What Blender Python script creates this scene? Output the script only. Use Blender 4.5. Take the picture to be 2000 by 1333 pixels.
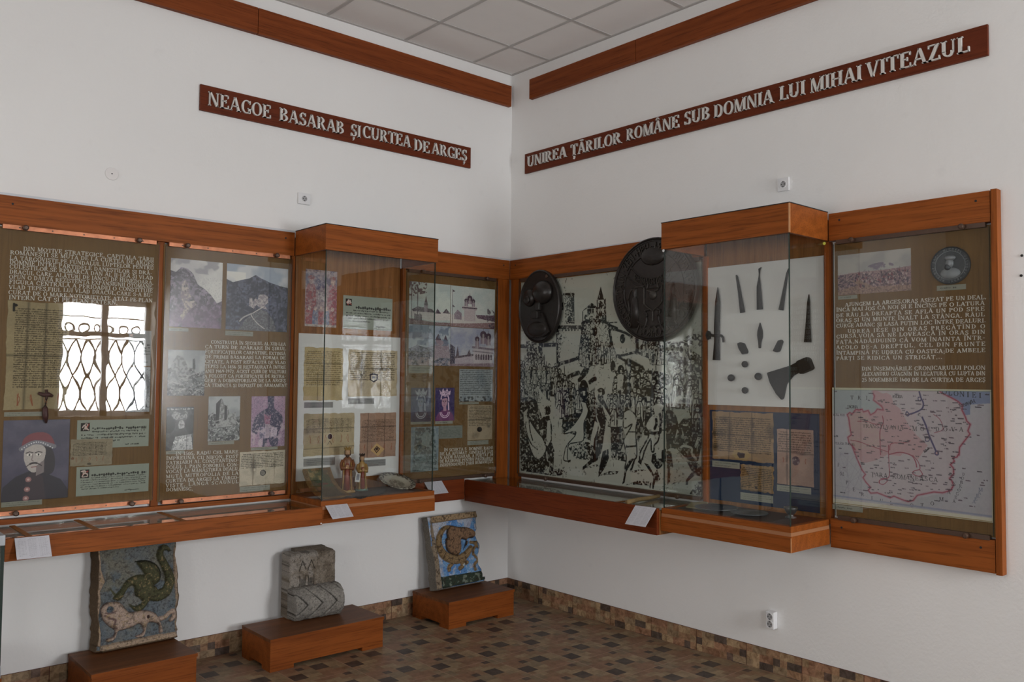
import bpy, bmesh, math, random
import numpy as np
from mathutils import Vector, Matrix
for o in list(bpy.data.objects): bpy.data.objects.remove(o)
SC = bpy.context.scene
COL = SC.collection
# ---------------------------------------------------------------- camera
CAM_LOC=(-4.2571,-4.8531,1.5956)
CAM_R=(0.749711,-0.661698,0.009448)
CAM_U=(-0.036356,-0.026928,0.998976)
CAM_F=(0.660766,0.749287,0.044244)
CAM_LENS=30.1990

cd = bpy.data.cameras.new('camera'); cam = bpy.data.objects.new('camera', cd); COL.objects.link(cam)
cd.sensor_width = 36; cd.lens = CAM_LENS; cd.clip_start = .05
m = Matrix.Identity(4)
for i in range(3):
    m[i][0] = CAM_R[i]; m[i][1] = CAM_U[i]; m[i][2] = -CAM_F[i]; m[i][3] = CAM_LOC[i]
cam.matrix_world = m
SC.camera = cam
# ---------------------------------------------------------------- daylight and exposure
ROOM_X, ROOM_Y, ROOM_H = -8.0, -7.5, 3.91
WINDOWS = [(-1.3, -.1, 1.05, 2.62), (-4.5, -3.2, 1.05, 2.62), (-7.3, -6.1, 1.05, 2.62)]   # x0,x1,z0,z1 in the front wall
world = bpy.data.worlds.new('world'); SC.world = world; world.use_nodes = True
world.node_tree.nodes['Background'].inputs[0].default_value = (.75, .85, 1, 1)
world.node_tree.nodes['Background'].inputs[1].default_value = 1.0
for k, (a, b, c, d) in enumerate(WINDOWS):
    ld = bpy.data.lights.new('window_daylight', 'AREA'); ld.shape = 'RECTANGLE'; ld.size = b-a+.1; ld.size_y = d-c+.1
    ld.energy = (190, 65, 20)[k]; ld.color = (.97, .985, 1)
    lo = bpy.data.objects.new('window_daylight', ld); COL.objects.link(lo)
    lo.location = ((a+b)/2, ROOM_Y-.42, (c+d)/2); lo.rotation_euler = (math.pi/2, 0, 0)   # just outside the opening, facing +y
FILL_WINDOWS = [(-2.75, -1.5, 1.05, 2.62), (-5.9, -4.6, 1.05, 2.62)]   # y0,y1,z0,z1 in the unseen back wall, added to light the right wall
for k, (a, b, c, d) in enumerate(FILL_WINDOWS):  # added fill; the first also fits a faint reflection in the right panels
    ld = bpy.data.lights.new('window_daylight', 'AREA'); ld.shape = 'RECTANGLE'; ld.size = b-a+.1; ld.size_y = d-c+.1
    ld.energy = 72; ld.color = (1, .98, .955)
    lo = bpy.data.objects.new('window_daylight', ld); COL.objects.link(lo)
    lo.location = (ROOM_X-.35, (a+b)/2, (c+d)/2); lo.rotation_euler = (math.pi/2, 0, -math.pi/2)
VS = SC.view_settings
VS.view_transform = 'Standard'; VS.look = 'None'; VS.gamma = 1; VS.use_curve_mapping = False
VS.exposure = 0.7
SC.cycles.transparent_max_bounces = 24
SC.cycles.max_bounces = 10; SC.cycles.diffuse_bounces = 6
SC.cycles.caustics_reflective = False; SC.cycles.caustics_refractive = False
# ---------------------------------------------------------------- helpers
def lin(c):
    c = c/255.
    return c/12.92 if c <= .04045 else ((c+.055)/1.055)**2.4
def A(r, g, b, k=1.0): return tuple(min(.9, lin(v)*k) for v in (r, g, b))
ALB = 1.7      # albedo of a surface seen as (r,g,b) in the dim room light
def S(r, g, b):
    y = .3*r+.6*g+.1*b; return A(r+(y-r)*.14, g+(y-g)*.14, b+(y-b)*.14, ALB)

def tag(o, label=None, cat=None, group=None, kind=None):
    if label: o['label'] = label
    if cat: o['category'] = cat
    if group: o['group'] = group
    if kind: o['kind'] = kind
    return o
class N:
    """tiny node helper"""
    def __init__(s, name):
        s.m = bpy.data.materials.new(name); s.m.use_nodes = True; s.t = s.m.node_tree; s.p = s.t.nodes['Principled BSDF']; s.out = s.t.nodes['Material Output']
    def n(s, typ, **kw):
        x = s.t.nodes.new(typ)
        for k, v in kw.items():
            if k.startswith('i_'):
                key = k[2:]; key = int(key) if key.isdigit() else key.replace('_', ' ')
                x.inputs[key].default_value = v
            else: setattr(x, k, v)
        return x
    def l(s, a, b): s.t.links.new(a, b)
    def coord(s, kind='Object', scale=(1, 1, 1), rot=(0, 0, 0)):
        c = s.n('ShaderNodeTexCoord'); mp = s.n('ShaderNodeMapping'); s.l(c.outputs[kind], mp.inputs[0])
        mp.inputs['Scale'].default_value = scale; mp.inputs['Rotation'].default_value = rot
        return mp.outputs[0]
    def noise(s, vec, scale, detail=3, rough=.5, dist=0):
        x = s.n('ShaderNodeTexNoise'); s.l(vec, x.inputs['Vector'])
        x.inputs['Scale'].default_value = scale; x.inputs['Detail'].default_value = detail; x.inputs['Roughness'].default_value = rough; x.inputs['Distortion'].default_value = dist
        return x.outputs['Fac']
    def ramp(s, fac, stops):
        x = s.n('ShaderNodeValToRGB'); s.l(fac, x.inputs[0]); e = x.color_ramp.elements
        while len(e) < len(stops): e.new(.5)
        for q, (p, c) in zip(e, stops): q.position = p; q.color = (*c, 1) if len(c) == 3 else c
        return x.outputs[0]
    def mixc(s, fac, a, b, mode='MIX'):
        x = s.n('ShaderNodeMix', data_type='RGBA', blend_type=mode)
        for sock, v in ((x.inputs[0], fac), (x.inputs[6], a), (x.inputs[7], b)):
            if isinstance(v, (int, float)): sock.default_value = v
            elif isinstance(v, tuple): sock.default_value = (*v, 1)
            else: s.l(v, sock)
        return x.outputs[2]
    def bump(s, h, strength=.3, dist=.01):
        x = s.n('ShaderNodeBump'); s.l(h, x.inputs['Height']); x.inputs['Strength'].default_value = strength; x.inputs['Distance'].default_value = dist
        s.l(x.outputs[0], s.p.inputs['Normal'])
    def base(s, c):
        if isinstance(c, tuple): s.p.inputs['Base Color'].default_value = (*c, 1)
        else: s.l(c, s.p.inputs['Base Color'])
    def fin(s, rough=.6, metal=0, spec=.5):
        s.p.inputs['Roughness'].default_value = rough; s.p.inputs['Metallic'].default_value = metal; s.p.inputs['Specular IOR Level'].default_value = spec
        return s.m

def m_wall(name, c):
    q = N(name); v = q.coord()
    n1 = q.noise(v, 1.1, 4); n2 = q.noise(v, 9, 5, .6); n3 = q.noise(v, 60, 3)
    col = q.mixc(q.ramp(n1, [(.35, (0, 0, 0)), (.7, (1, 1, 1))]), tuple(x*.965 for x in c), c)
    col = q.mixc(q.ramp(n2, [(.62, (0, 0, 0)), (.75, (.35, .35, .35))]), col, tuple(x*.88 for x in c))
    q.base(col)
    mx = q.n('ShaderNodeMath', operation='MULTIPLY_ADD'); q.l(n2, mx.inputs[0]); mx.inputs[1].default_value = 1.5; q.l(n3, mx.inputs[2])
    q.bump(mx.outputs[0], .2, .005)
    return q.fin(.75, 0, .25)
def m_wood(name, c0, c1, horiz=True, rough=.45, gl=1.0):
    q = N(name)
    v = q.coord('Object', (.9, 9, 9) if horiz else (9, 9, .9))
    n = q.noise(v, 1.6, 4, .55, .6)
    w = q.n('ShaderNodeTexWave', wave_type='RINGS', rings_direction='X' if horiz else 'Z'); q.l(v, w.inputs['Vector'])
    w.inputs['Scale'].default_value = .6; w.inputs['Distortion'].default_value = 11; w.inputs['Detail'].default_value = 3; w.inputs['Detail Scale'].default_value = .8
    v2 = q.coord('Object', (5, 130, 130) if horiz else (130, 130, 5))
    f = q.noise(v2, 1.0, 3, .6)
    col = q.mixc(q.ramp(w.outputs['Fac'], [(.2, (.3, .3, .3)), (.9, (.9, .9, .9))]), c1, c0)
    col = q.mixc(q.ramp(n, [(.35, (0, 0, 0)), (.7, (.55, .55, .55))]), col, tuple(x*1.25 for x in c0))
    col = q.mixc(q.ramp(f, [(.5, (0, 0, 0)), (.68, (.6, .6, .6))]), col, tuple(x*.55 for x in c1))
    q.base(col); q.bump(f, .12, .002)
    return q.fin(rough, 0, .14*gl)
def m_plain(name, c, rough=.5, metal=0, spec=.5, var=.12, scale=30, bump=0):
    q = N(name); v = q.coord(); n = q.noise(v, scale, 4, .6)
    q.base(q.mixc(n, tuple(x*(1-var) for x in c), tuple(x*(1+var) for x in c)))
    if bump: q.bump(n, bump, .003)
    return q.fin(rough, metal, spec)
def m_attr(name, rough=.6, spec=.3, bump=0, grain=.0):
    q = N(name); a = q.n('ShaderNodeAttribute', attribute_name='Col')
    c = a.outputs['Color']
    if grain:
        v = q.coord(); n = q.noise(v, 140, 3, .6)
        c = q.mixc(1.0, c, q.ramp(n, [(.3, (1-grain,)*3), (.7, (1,)*3)]), 'MULTIPLY')
        if bump: q.bump(n, bump, .004)
    q.base(c)
    return q.fin(rough, 0, spec)
def m_glass(name, tint=(.9, .94, .92), wav=.0):
    q = N(name); q.t.nodes.remove(q.p)
    tr = q.n('ShaderNodeBsdfTransparent'); tr.inputs[0].default_value = (*tint, 1)
    gl = q.n('ShaderNodeBsdfGlossy'); gl.inputs['Roughness'].default_value = .004; gl.inputs[0].default_value = (1, 1, 1, 1)
    fr = q.n('ShaderNodeFresnel'); gm = q.n('ShaderNodeNewGeometry'); ir = q.n('ShaderNodeMix', data_type='FLOAT')
    ir.inputs[2].default_value = 1.5; ir.inputs[3].default_value = 1/1.5; q.l(gm.outputs['Backfacing'], ir.inputs[0]); q.l(ir.outputs[0], fr.inputs[0])   # same reflectance from both sides of a thin pane
    mx = q.n('ShaderNodeMixShader'); q.l(fr.outputs[0], mx.inputs[0]); q.l(tr.outputs[0], mx.inputs[1]); q.l(gl.outputs[0], mx.inputs[2])
    if wav:
        v = q.coord('Object', (1.0, 1, .6)); n = q.noise(v, 5, 2)
        b = q.n('ShaderNodeBump'); q.l(n, b.inputs['Height']); b.inputs['Strength'].default_value = wav; b.inputs['Distance'].default_value = .004
        q.l(b.outputs[0], gl.inputs['Normal'])
    q.l(mx.outputs[0], q.out.inputs[0])
    return q.m

M = {}
M['wall_l'] = m_wall('plaster_white', (.79, .785, .775))
M['wall_d'] = m_wall('plaster_beige', (.40, .37, .33))
M['ceil_tile'] = m_plain('ceiling_tile', (.76, .735, .715), .9, 0, .1, .03, 8, .1)
M['ceil_bar'] = m_plain('ceiling_bar', (.46, .44, .425), .6, 0, .3, .03)
M['wood'] = m_wood('oak_veneer', (.265, .073, .013), (.175, .044, .007))
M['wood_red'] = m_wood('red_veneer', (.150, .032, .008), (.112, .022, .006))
M['woodv'] = m_wood('oak_veneer_upright', (.26, .07, .011), (.18, .046, .007), False)
M['woodd'] = m_wood('oak_inside', (.27, .115, .035), (.17, .066, .018), False, .5)
M['wood_edge'] = m_plain('raw_edge', (.5, .26, .12), .6, 0, .2, .2, 60)
M['stripe'] = m_plain('edge_band', (.33, .15, .07), .5, 0, .3, .1, 60)
M['trim'] = m_wood('beam_wood', (.20, .05, .013), (.135, .031, .008))
M['sign'] = m_wood('sign_wood', (.125, .026, .009), (.105, .021, .008))
def m_veneer(name, c0, c1):
    q = N(name); v = q.coord('Object', (14, 14, 1.2)); n = q.noise(v, 1.2, 5, .6, 1.2); f = q.noise(q.coord('Object', (160, 160, 5)), 1, 3, .6)
    col = q.mixc(q.ramp(n, [(.3, (0, 0, 0)), (.7, (1, 1, 1))]), c1, c0)
    q.base(q.mixc(q.ramp(f, [(.5, (0, 0, 0)), (.7, (.45, .45, .45))]), col, tuple(x*.6 for x in c1)))
    return q.fin(.6, 0, .2)
M['panel'] = m_veneer('panel_oak', (.185, .103, .035), (.145, .077, .024))
M['plinth_top'] = m_wood('plinth_top', (.16, .06, .022), (.09, .034, .013))
M['plinth'] = m_wood('plinth_wood', (.215, .058, .011), (.16, .04, .007))
M['letter'] = m_plain('letter_foam', (.62, .60, .57), .7, 0, .2, .06, 40)
M['tletter'] = m_plain('letter_cream', (.74, .71, .64), .6, 0, .3, .05)
M['glass'] = m_glass('glass', (.955, .965, .96), .12)
M['glasst'] = m_glass('glass_top', (.9, .93, .91), .1)
M['edge'] = m_plain('glass_edge', (.02, .035, .03), .2, 0, .6, .05)
M['copper'] = m_plain('copper', (.40, .16, .085), .42, .8, .5, .45, 25, .5)
M['knob'] = m_plain('bolt_bronze', (.08, .045, .03), .4, .4, .5, .2)
M['white'] = m_plain('white_plastic', (.72, .72, .73), .35, 0, .5, .02)
M['black'] = m_plain('black_hole', (.008, .008, .008), .7)
M['iron'] = m_plain('forged_iron', (.011, .011, .012), .7, 0, .22, .5, 60, .6)
M['bronze'] = m_plain('dark_cast', (.020, .016, .014), .34, .25, .5, .4, 40, .3)
M['board'] = m_plain('board_white', (.70, .70, .68), .8, 0, .2, .03, 20)
M['blue'] = m_plain('board_blue', (.010, .024, .06), .8, 0, .2, .1, 30)
M['stone'] = m_attr('carved_stone', .92, .15, .9, .45)
M['paint'] = m_attr('printed_paper', .65, .25)
M['gloss'] = m_attr('photo_print', .42, .35)
M['parch'] = m_attr('parchment', .75, .2, .15, .12)
M['pewter'] = m_plain('pewter', (.12, .125, .13), .38, .8, .5, .3, 30, .2)
M['tray'] = m_plain('tray_dark', (.045, .022, .014), .5, 0, .3, .2, 20)
M['alu'] = m_plain('cabinet_metal', (.36, .38, .4), .45, .5, .5, .05)

# mesh makers -------------------------------------------------------
def link(name, me, mat, parent=None, loc=None, rz=None):
    o = bpy.data.objects.new(name, me); COL.objects.link(o)
    if mat is not None and not me.materials: me.materials.append(mat)
    if parent: o.parent = parent
    if loc is not None: o.location = loc
    if rz is not None: o.rotation_euler = (0, 0, rz)
    return o
class MB:
    def __init__(s): s.v = []; s.f = []
    def box(s, x0, x1, y0, y1, z0, z1):
        b = len(s.v)
        s.v += [(x, y, z) for x in (x0, x1) for y in (y0, y1) for z in (z0, z1)]
        s.f += [tuple(b+i for i in q) for q in ((0, 1, 3, 2), (4, 6, 7, 5), (0, 4, 5, 1), (2, 3, 7, 6), (0, 2, 6, 4), (1, 5, 7, 3))]
        return s
    def prism(s, pts, y0, y1):
        """outline in (x,z), extruded from y0 (front) to y1"""
        b = len(s.v); n = len(pts)
        s.v += [(x, y0, z) for x, z in pts] + [(x, y1, z) for x, z in pts]
        s.f += [tuple(range(b, b+n)), tuple(range(b+2*n-1, b+n-1, -1))]
        s.f += [(b+i, b+n+i, b+n+(i+1) % n, b+(i+1) % n) for i in range(n)]
        return s
    def loft(s, rings, n=16, cap=True):
        """rings: (cx,cy,z,rx,ry)"""
        b = len(s.v)
        for cx, cy, z, rx, ry in rings:
            s.v += [(cx+rx*math.cos(2*math.pi*k/n), cy+ry*math.sin(2*math.pi*k/n), z) for k in range(n)]
        for i in range(len(rings)-1):
            for k in range(n):
                a = b+i*n+k; c = b+i*n+(k+1) % n
                s.f.append((a, c, c+n, a+n))
        if cap:
            s.f.append(tuple(b+k for k in reversed(range(n)))); e = b+(len(rings)-1)*n; s.f.append(tuple(e+k for k in range(n)))
        return s
    def tube(s, pts, rads, n=8):
        b = len(s.v); P = [Vector(p) for p in pts]
        if isinstance(rads, (int, float)): rads = [rads]*len(P)
        for i, p in enumerate(P):
            t = (P[min(i+1, len(P)-1)]-P[max(i-1, 0)]).normalized()
            u = t.cross(Vector((0, 0, 1)));  u = u if u.length > .1 else t.cross(Vector((1, 0, 0))); u.normalize(); w = t.cross(u)
            s.v += [tuple(p+rads[i]*(math.cos(2*math.pi*k/n)*u+math.sin(2*math.pi*k/n)*w)) for k in range(n)]
        for i in range(len(P)-1):
            for k in range(n):
                a = b+i*n+k; c = b+i*n+(k+1) % n; s.f.append((a, a+n, c+n, c))
        s.f.append(tuple(b+k for k in range(n))); e = b+(len(P)-1)*n; s.f.append(tuple(e+k for k in reversed(range(n))))
        return s
    def disc_y(s, cx, cz, r, y0, y1, n=20, ry=None):
        return s.prism([(cx+r*math.cos(2*math.pi*k/n), cz+(ry or r)*math.sin(2*math.pi*k/n)) for k in range(n)], y0, y1)
    def mesh(s, name, bevel=0, smooth=False):
        me = bpy.data.meshes.new(name); me.from_pydata(s.v, [], s.f); me.validate()
        bm = bmesh.new(); bm.from_mesh(me); bmesh.ops.recalc_face_normals(bm, faces=bm.faces)
        if bevel: bmesh.ops.bevel(bm, geom=list(bm.edges), offset=bevel, segments=2, profile=.6, affect='EDGES', clamp_overlap=True)
        bm.to_mesh(me); bm.free()
        if smooth: me.polygons.foreach_set('use_smooth', [True]*len(me.polygons))
        return me
    def obj(s, name, mat, parent=None, bevel=0, smooth=False, loc=None, rz=None):
        return link(name, s.mesh(name, bevel, smooth), M[mat] if isinstance(mat, str) else mat, parent, loc, rz)
HP = math.pi/2
def onwall(w, s, z, d=0):
    """world location and turn of a point on the left ('L') or right ('R') wall; s runs to the viewer's right, d is the distance off the wall"""
    return ((s, -d, z), 0) if w == 'L' else ((-d, -s, z), -HP)
def empty(name, w, s, z, d=0):
    o = bpy.data.objects.new(name, None); COL.objects.link(o); o.empty_display_size = .1
    loc, rz = onwall(w, s, z, d); o.location = loc; o.rotation_euler = (0, 0, rz)
    return o
class WB(MB):
    """boxes in wall coordinates (s, d, z) relative to an origin on the wall"""
    def __init__(s, o=(0, 0, 0)): super().__init__(); s.o = o
    def b(s, s0, s1, d0, d1, z0, z1):
        a, q, e = s.o
        s.box(s0-a, s1-a, -(d1-q), -(d0-q), z0-e, z1-e); return s
    def pr(s, pts, d0, d1):
        a, q, e = s.o
        s.prism([(x-a, z-e) for x, z in pts], -(d1-q), -(d0-q)); return s
def attr_mesh(name, verts, faces, cols):
    """mesh with one colour per vertex"""
    me = bpy.data.meshes.new(name)
    verts = np.asarray(verts, np.float32); faces = np.asarray(faces, np.int32)
    k = faces.shape[1]
    me.vertices.add(len(verts)); me.vertices.foreach_set('co', verts.ravel())
    me.loops.add(faces.size); me.loops.foreach_set('vertex_index', faces.ravel())
    me.polygons.add(len(faces)); me.polygons.foreach_set('loop_start', np.arange(0, faces.size, k, dtype=np.int32))
    me.update(calc_edges=True); me.validate()
    c = np.ones((len(verts), 4), np.float32); c[:, :3] = cols
    at = me.color_attributes.new('Col', 'FLOAT_COLOR', 'POINT'); at.data.foreach_set('color', c.ravel())
    return me
# ================================================================ room
def room():
    # floor: patchwork tiles of 0.342 m, eight by eight patches each
    rows = ['.aa.bbbc', 'DDaabbb.', 'DDcc..ca', '..ccEEaa', 'bbd.EEaa', 'bbb.aa..', 'c..aa..c', 'ca.bb.ec']
    pal = {'.': S(104, 80, 58), 'a': S(112, 94, 69), 'b': S(105, 77, 57), 'c': S(100, 85, 64), 'D': S(56, 47, 41), 'E': S(62, 53, 46), 'd': S(62, 52, 45), 'e': S(70, 56, 48)}
    rnd = random.Random(3); T = .342; c = T/8
    def cell(i, j): return pal[rows[j % 8][i % 8]]
    def sheet(name, org, ux, uz, nx, nz, i0, j0, mat):
        v = []; f = []; col = []
        for j in range(nz):
            for i in range(nx):
                b = len(v); k = rnd.uniform(.88, 1.1)
                for a, e in ((0, 0), (1, 0), (1, 1), (0, 1)):
                    v.append(tuple(org[q]+ux[q]*(i+a)*c+uz[q]*(j+e)*c for q in range(3))); col.append(tuple(x*k for x in cell(i+i0, j+j0)))
                f.append((b, b+1, b+2, b+3))
        return link(name, attr_mesh(name, v, f, col), mat)
    q = N('floor_tiles'); a = q.n('ShaderNodeAttribute', attribute_name='Col'); v = q.coord()
    n1 = q.noise(v, 22, 4, .65); n2 = q.noise(v, 110, 2)
    cc = q.mixc(1.0, a.outputs['Color'], q.ramp(n1, [(.3, (.72, .68, .66)), (.7, (1.12, 1.12, 1.12))]), 'MULTIPLY')
    br = q.n('ShaderNodeTexBrick'); br.offset = 0; br.inputs['Scale'].default_value = 1; br.inputs['Brick Width'].default_value = T; br.inputs['Row Height'].default_value = T
    br.inputs['Mortar Size'].default_value = .0022; br.inputs['Mortar Smooth'].default_value = .1
    mp = q.n('ShaderNodeMapping'); mp.inputs['Location'].default_value = (T*20+.02, T*20+.036, 0); tc = q.n('ShaderNodeTexCoord'); q.l(tc.outputs['Object'], mp.inputs[0]); q.l(mp.outputs[0], br.inputs['Vector'])
    q.base(q.mixc(br.outputs['Fac'], cc, S(120, 92, 74))); q.bump(n2, .15, .002)
    fm = q.fin(.5, 0, .3)
    nx, ny = int(8.0/c)+1, int(7.5/c)+1
    # patches line up with the grout joints
    o = sheet('floor', (-.02-T*24, -.036-T*22, 0), (1, 0, 0), (0, 1, 0), 8*24+1, 8*22+1, 0, 0, fm)
    tag(o, kind='structure')
    q = N('skirting_tiles'); a = q.n('ShaderNodeAttribute', attribute_name='Col'); v = q.coord(); n1 = q.noise(v, 26, 5, .7, .8)
    q.base(q.mixc(1.0, a.outputs['Color'], q.ramp(n1, [(.35, (.5, .42, .36)), (.62, (1.15, 1.1, 1.08))]), 'MULTIPLY')); q.bump(n1, .3, .004)
    bmt = q.fin(.5, 0, .3)
    for w, ln in (('L', 8.0), ('R', 7.5)):
        v = []; f = []; col = []
        t = 0; k = 0; x = -.012 if w == 'L' else .012
        pal2 = {kk: tuple(min(.9, y*1.35) for y in vv) for kk, vv in pal.items()}
        grout = S(70, 30, 22)
        ntile = int(ln/T)
        for ti in range(ntile):
            for i in range(8):
                for j in range(3):
                    b = len(v); g = .0035
                    s0 = (ti*T+i*c+(g if i == 0 else 0)); s1 = (ti*T+(i+1)*c)
                    z0, z1 = j*.04, (j+1)*.04
                    kk = rnd.uniform(.9, 1.12); cl = tuple(y*kk for y in pal2[rows[(j*2+ti*3) % 8][(i+ti*5) % 8]])
                    for s_, z_ in ((s0, z0), (s1, z0), (s1, z1), (s0, z1)):
                        v.append((-s_-.001, -.008, z_) if w == 'L' else (-.008, -s_-.001, z_)); col.append(cl)
                    f.append((b, b+1, b+2, b+3))
        # body of the skirting behind the tile faces, its top edge and joints
        b = len(v)
        for s_ in (0.0, ln):
            for y_ in (.0, .0072):
                for z_ in (0, .1205):
                    v.append((-s_, -y_, z_) if w == 'L' else (-y_, -s_, z_)); col.append(grout)
        f += [(b+2, b+6, b+7, b+3), (b+1, b+3, b+7, b+5), (b, b+4, b+6, b+2)]
        o = link('baseboard_left' if w == 'L' else 'baseboard_right', attr_mesh('baseboard', v, f, col), bmt); tag(o, kind='structure')
    # walls (the two in view, and the two behind the camera that close the room)
    def slab(name, x0, x1, y0, y1, z0, z1, mat='wall_l'):
        tag(MB().box(x0, x1, y0, y1, z0, z1).obj(name, mat), kind='structure')
    slab('wall_left', ROOM_X-.2, .2, 0, .2, -.02, ROOM_H+.02)
    slab('wall_right', 0, .2, ROOM_Y-.3, 0, -.02, ROOM_H+.02)
    bw = MB(); ys = [ROOM_Y-.3]
    for a, b, c0, d in sorted(FILL_WINDOWS):
        bw.box(ROOM_X-.2, ROOM_X, ys[-1], a, -.02, ROOM_H+.02); bw.box(ROOM_X-.2, ROOM_X, a, b, -.02, c0); bw.box(ROOM_X-.2, ROOM_X, a, b, d, ROOM_H+.02); ys.append(b)
    bw.box(ROOM_X-.2, ROOM_X, ys[-1], 0, -.02, ROOM_H+.02)
    tag(bw.obj('wall_back', 'wall_d'), kind='structure')
    fw = MB(); xs = [ROOM_X]
    ws = sorted(WINDOWS)
    for a, b, c0, d in ws:
        fw.box(xs[-1], a, ROOM_Y-.3, ROOM_Y, -.02, ROOM_H+.02); fw.box(a, b, ROOM_Y-.3, ROOM_Y, -.02, c0); fw.box(a, b, ROOM_Y-.3, ROOM_Y, d, ROOM_H+.02); xs.append(b)
    fw.box(xs[-1], 0, ROOM_Y-.3, ROOM_Y, -.02, ROOM_H+.02)
    tag(fw.obj('wall_front', 'wall_d'), kind='structure')
    gm = m_plain('grille_iron', (.10, .10, .10), .5)
    for k, (a, b, c0, d) in enumerate(WINDOWS+FILL_WINDOWS):  # the last two are the added fill windows of the unseen back wall
        e = bpy.data.objects.new('window_%d' % (k+1), None); COL.objects.link(e); tag(e, kind='structure')
        if k < len(WINDOWS): e.location = ((a+b)/2, ROOM_Y-.15, c0)
        else: e.location = (ROOM_X-.1, (a+b)/2, c0); e.rotation_euler = (0, 0, -HP)
        w2 = (b-a)/2; h = d-c0
        fr = MB(); y = 0
        for x0, x1, z0, z1 in ((-w2, -w2+.07, 0, h), (w2-.07, w2, 0, h), (-w2, w2, 0, .07), (-w2, w2, h-.07, h), (-.04, .04, 0, h), (-w2, w2, h*.68, h*.68+.06)):
            fr.box(x0, x1, y-.03, y+.03, z0, z1)
        fr.obj('window_frame', 'white', e)
        g = MB(); nb = 6
        for i in range(nb+1):
            x = -w2+.08+(2*w2-.16)*i/nb; zz = [0, .25, .5, .75, 1]
            for sg in (-1, 1):
                pts = [(x+sg*.09*math.sin(t*math.pi*2), -.1, h*(.02+.64*t)) for t in [q/16 for q in range(17)]]
                pts = [(max(-w2+.02, min(w2-.02, p[0])), p[1], p[2]) for p in pts]
                g.tube(pts, .013, 5)
            if i < nb: g.tube([(x+.1+.055*math.cos(t), -.1, h*.75+.055*math.sin(t)) for t in [q*math.pi/6 for q in range(13)]], .013, 5)
        for zz in (.02, .66, .85): g.tube([(-w2, -.1, h*zz), (w2, -.1, h*zz)], .009, 5)
        g.obj('window_grille', gm, e)
    # ceiling: 0.6 m tiles in a thin grid
    slab('ceiling', ROOM_X-.2, .2, ROOM_Y-.3, .2, ROOM_H, ROOM_H+.1, 'ceil_tile')
    g = MB(); t = .012
    for k in range(13):
        x = -.393-.6*k
        if x > ROOM_X: g.box(x-t, x+t, ROOM_Y, 0, ROOM_H-.004, ROOM_H)
        y = -.421-.6*k
        if y > ROOM_Y: g.box(ROOM_X, 0, y-t, y+t, ROOM_H-.0045, ROOM_H)
    g.box(ROOM_X, 0, -.022, 0, ROOM_H-.005, ROOM_H); g.box(-.022, 0, ROOM_Y, 0, ROOM_H-.0052, ROOM_H)
    tag(g.obj('trim_1', 'ceil_bar'), kind='structure')
room()
# ---------------------------------------------------------------- wooden beams under the ceiling
def beams():
    for w, parts, z0, z1, k in (('L', [(-2.06, -.035), (-4.1, -2.063), (-6.1, -4.103)], 3.653, 3.811, 2), ('R', [(.23, 1.249), (1.252, 3.3), (3.303, 5.4)], 3.664, 3.812, 3)):
        s0 = (parts[0][0]+parts[0][1])/2
        e = empty('trim_%d' % k, w, s0, z0); tag(e, kind='structure')
        for a, b in parts:
            WB((s0, 0, z0)).b(a, b, .002, .034, z0, z1).obj('beam_board', 'trim', e, .002)
beams()
# ---------------------------------------------------------------- fixed wooden frames
WOODP = []
def frame(w, label, s_lo, s_hi, rails, stiles, extra=None):
    so = (s_lo+s_hi)/2
    e = empty('exhibit_surround', w, so, .74); tag(e, label, 'surround')
    for a, b, z0, z1, nm in rails:
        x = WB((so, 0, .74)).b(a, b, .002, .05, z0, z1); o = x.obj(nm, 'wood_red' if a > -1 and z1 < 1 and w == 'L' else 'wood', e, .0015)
        if nm == 'top_rail' or z1 < 1 and w == 'R':
            for t in (a+.06, b-.06): MB().disc_y(t-so, z1-.04-.74, .0055, -.0512, -.0495, 10).obj('screw', 'black', o)
    for a, b, z0, z1, d1 in stiles:
        WB((so, 0, .74)).b(a, b, .002, d1, z0, z1).obj('stile', 'woodv', e, .0015)
    return e
frame('L', 'long orange-brown wooden frame on the left wall holding the text panels', -3.385, -.05,
      [(-3.385, -1.802, 2.335, 2.479, 'top_rail'), (-.985, -.05, 2.335, 2.479, 'top_rail'), (-3.385, -1.80, .86, .885, 'bottom_rail'), (-.985, -.456, .743, .887, 'bottom_rail')],
      [(-2.612, -2.572, .885, 2.335, .026), (-1.815, -1.793, .885, 2.335, .045), (-1.0, -.978, .885, 2.335, .045), (-.158, -.05, .74, 2.335, .046)])
frame('R', 'orange-brown wooden frame on the right wall around the engraving and map', .0, 3.4,
      [(.052, 1.779, 2.335, 2.479, 'top_rail'), (2.588, 3.374, 2.335, 2.479, 'top_rail'), (2.588, 3.374, .743, .891, 'bottom_rail')],
      [(.06, .147, .74, 2.335, .044), (1.787, 1.815, .86, 2.335, .045), (2.560, 2.586, .86, 2.335, .045), (3.377, 3.404, .738, 2.483, .052)])
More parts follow.
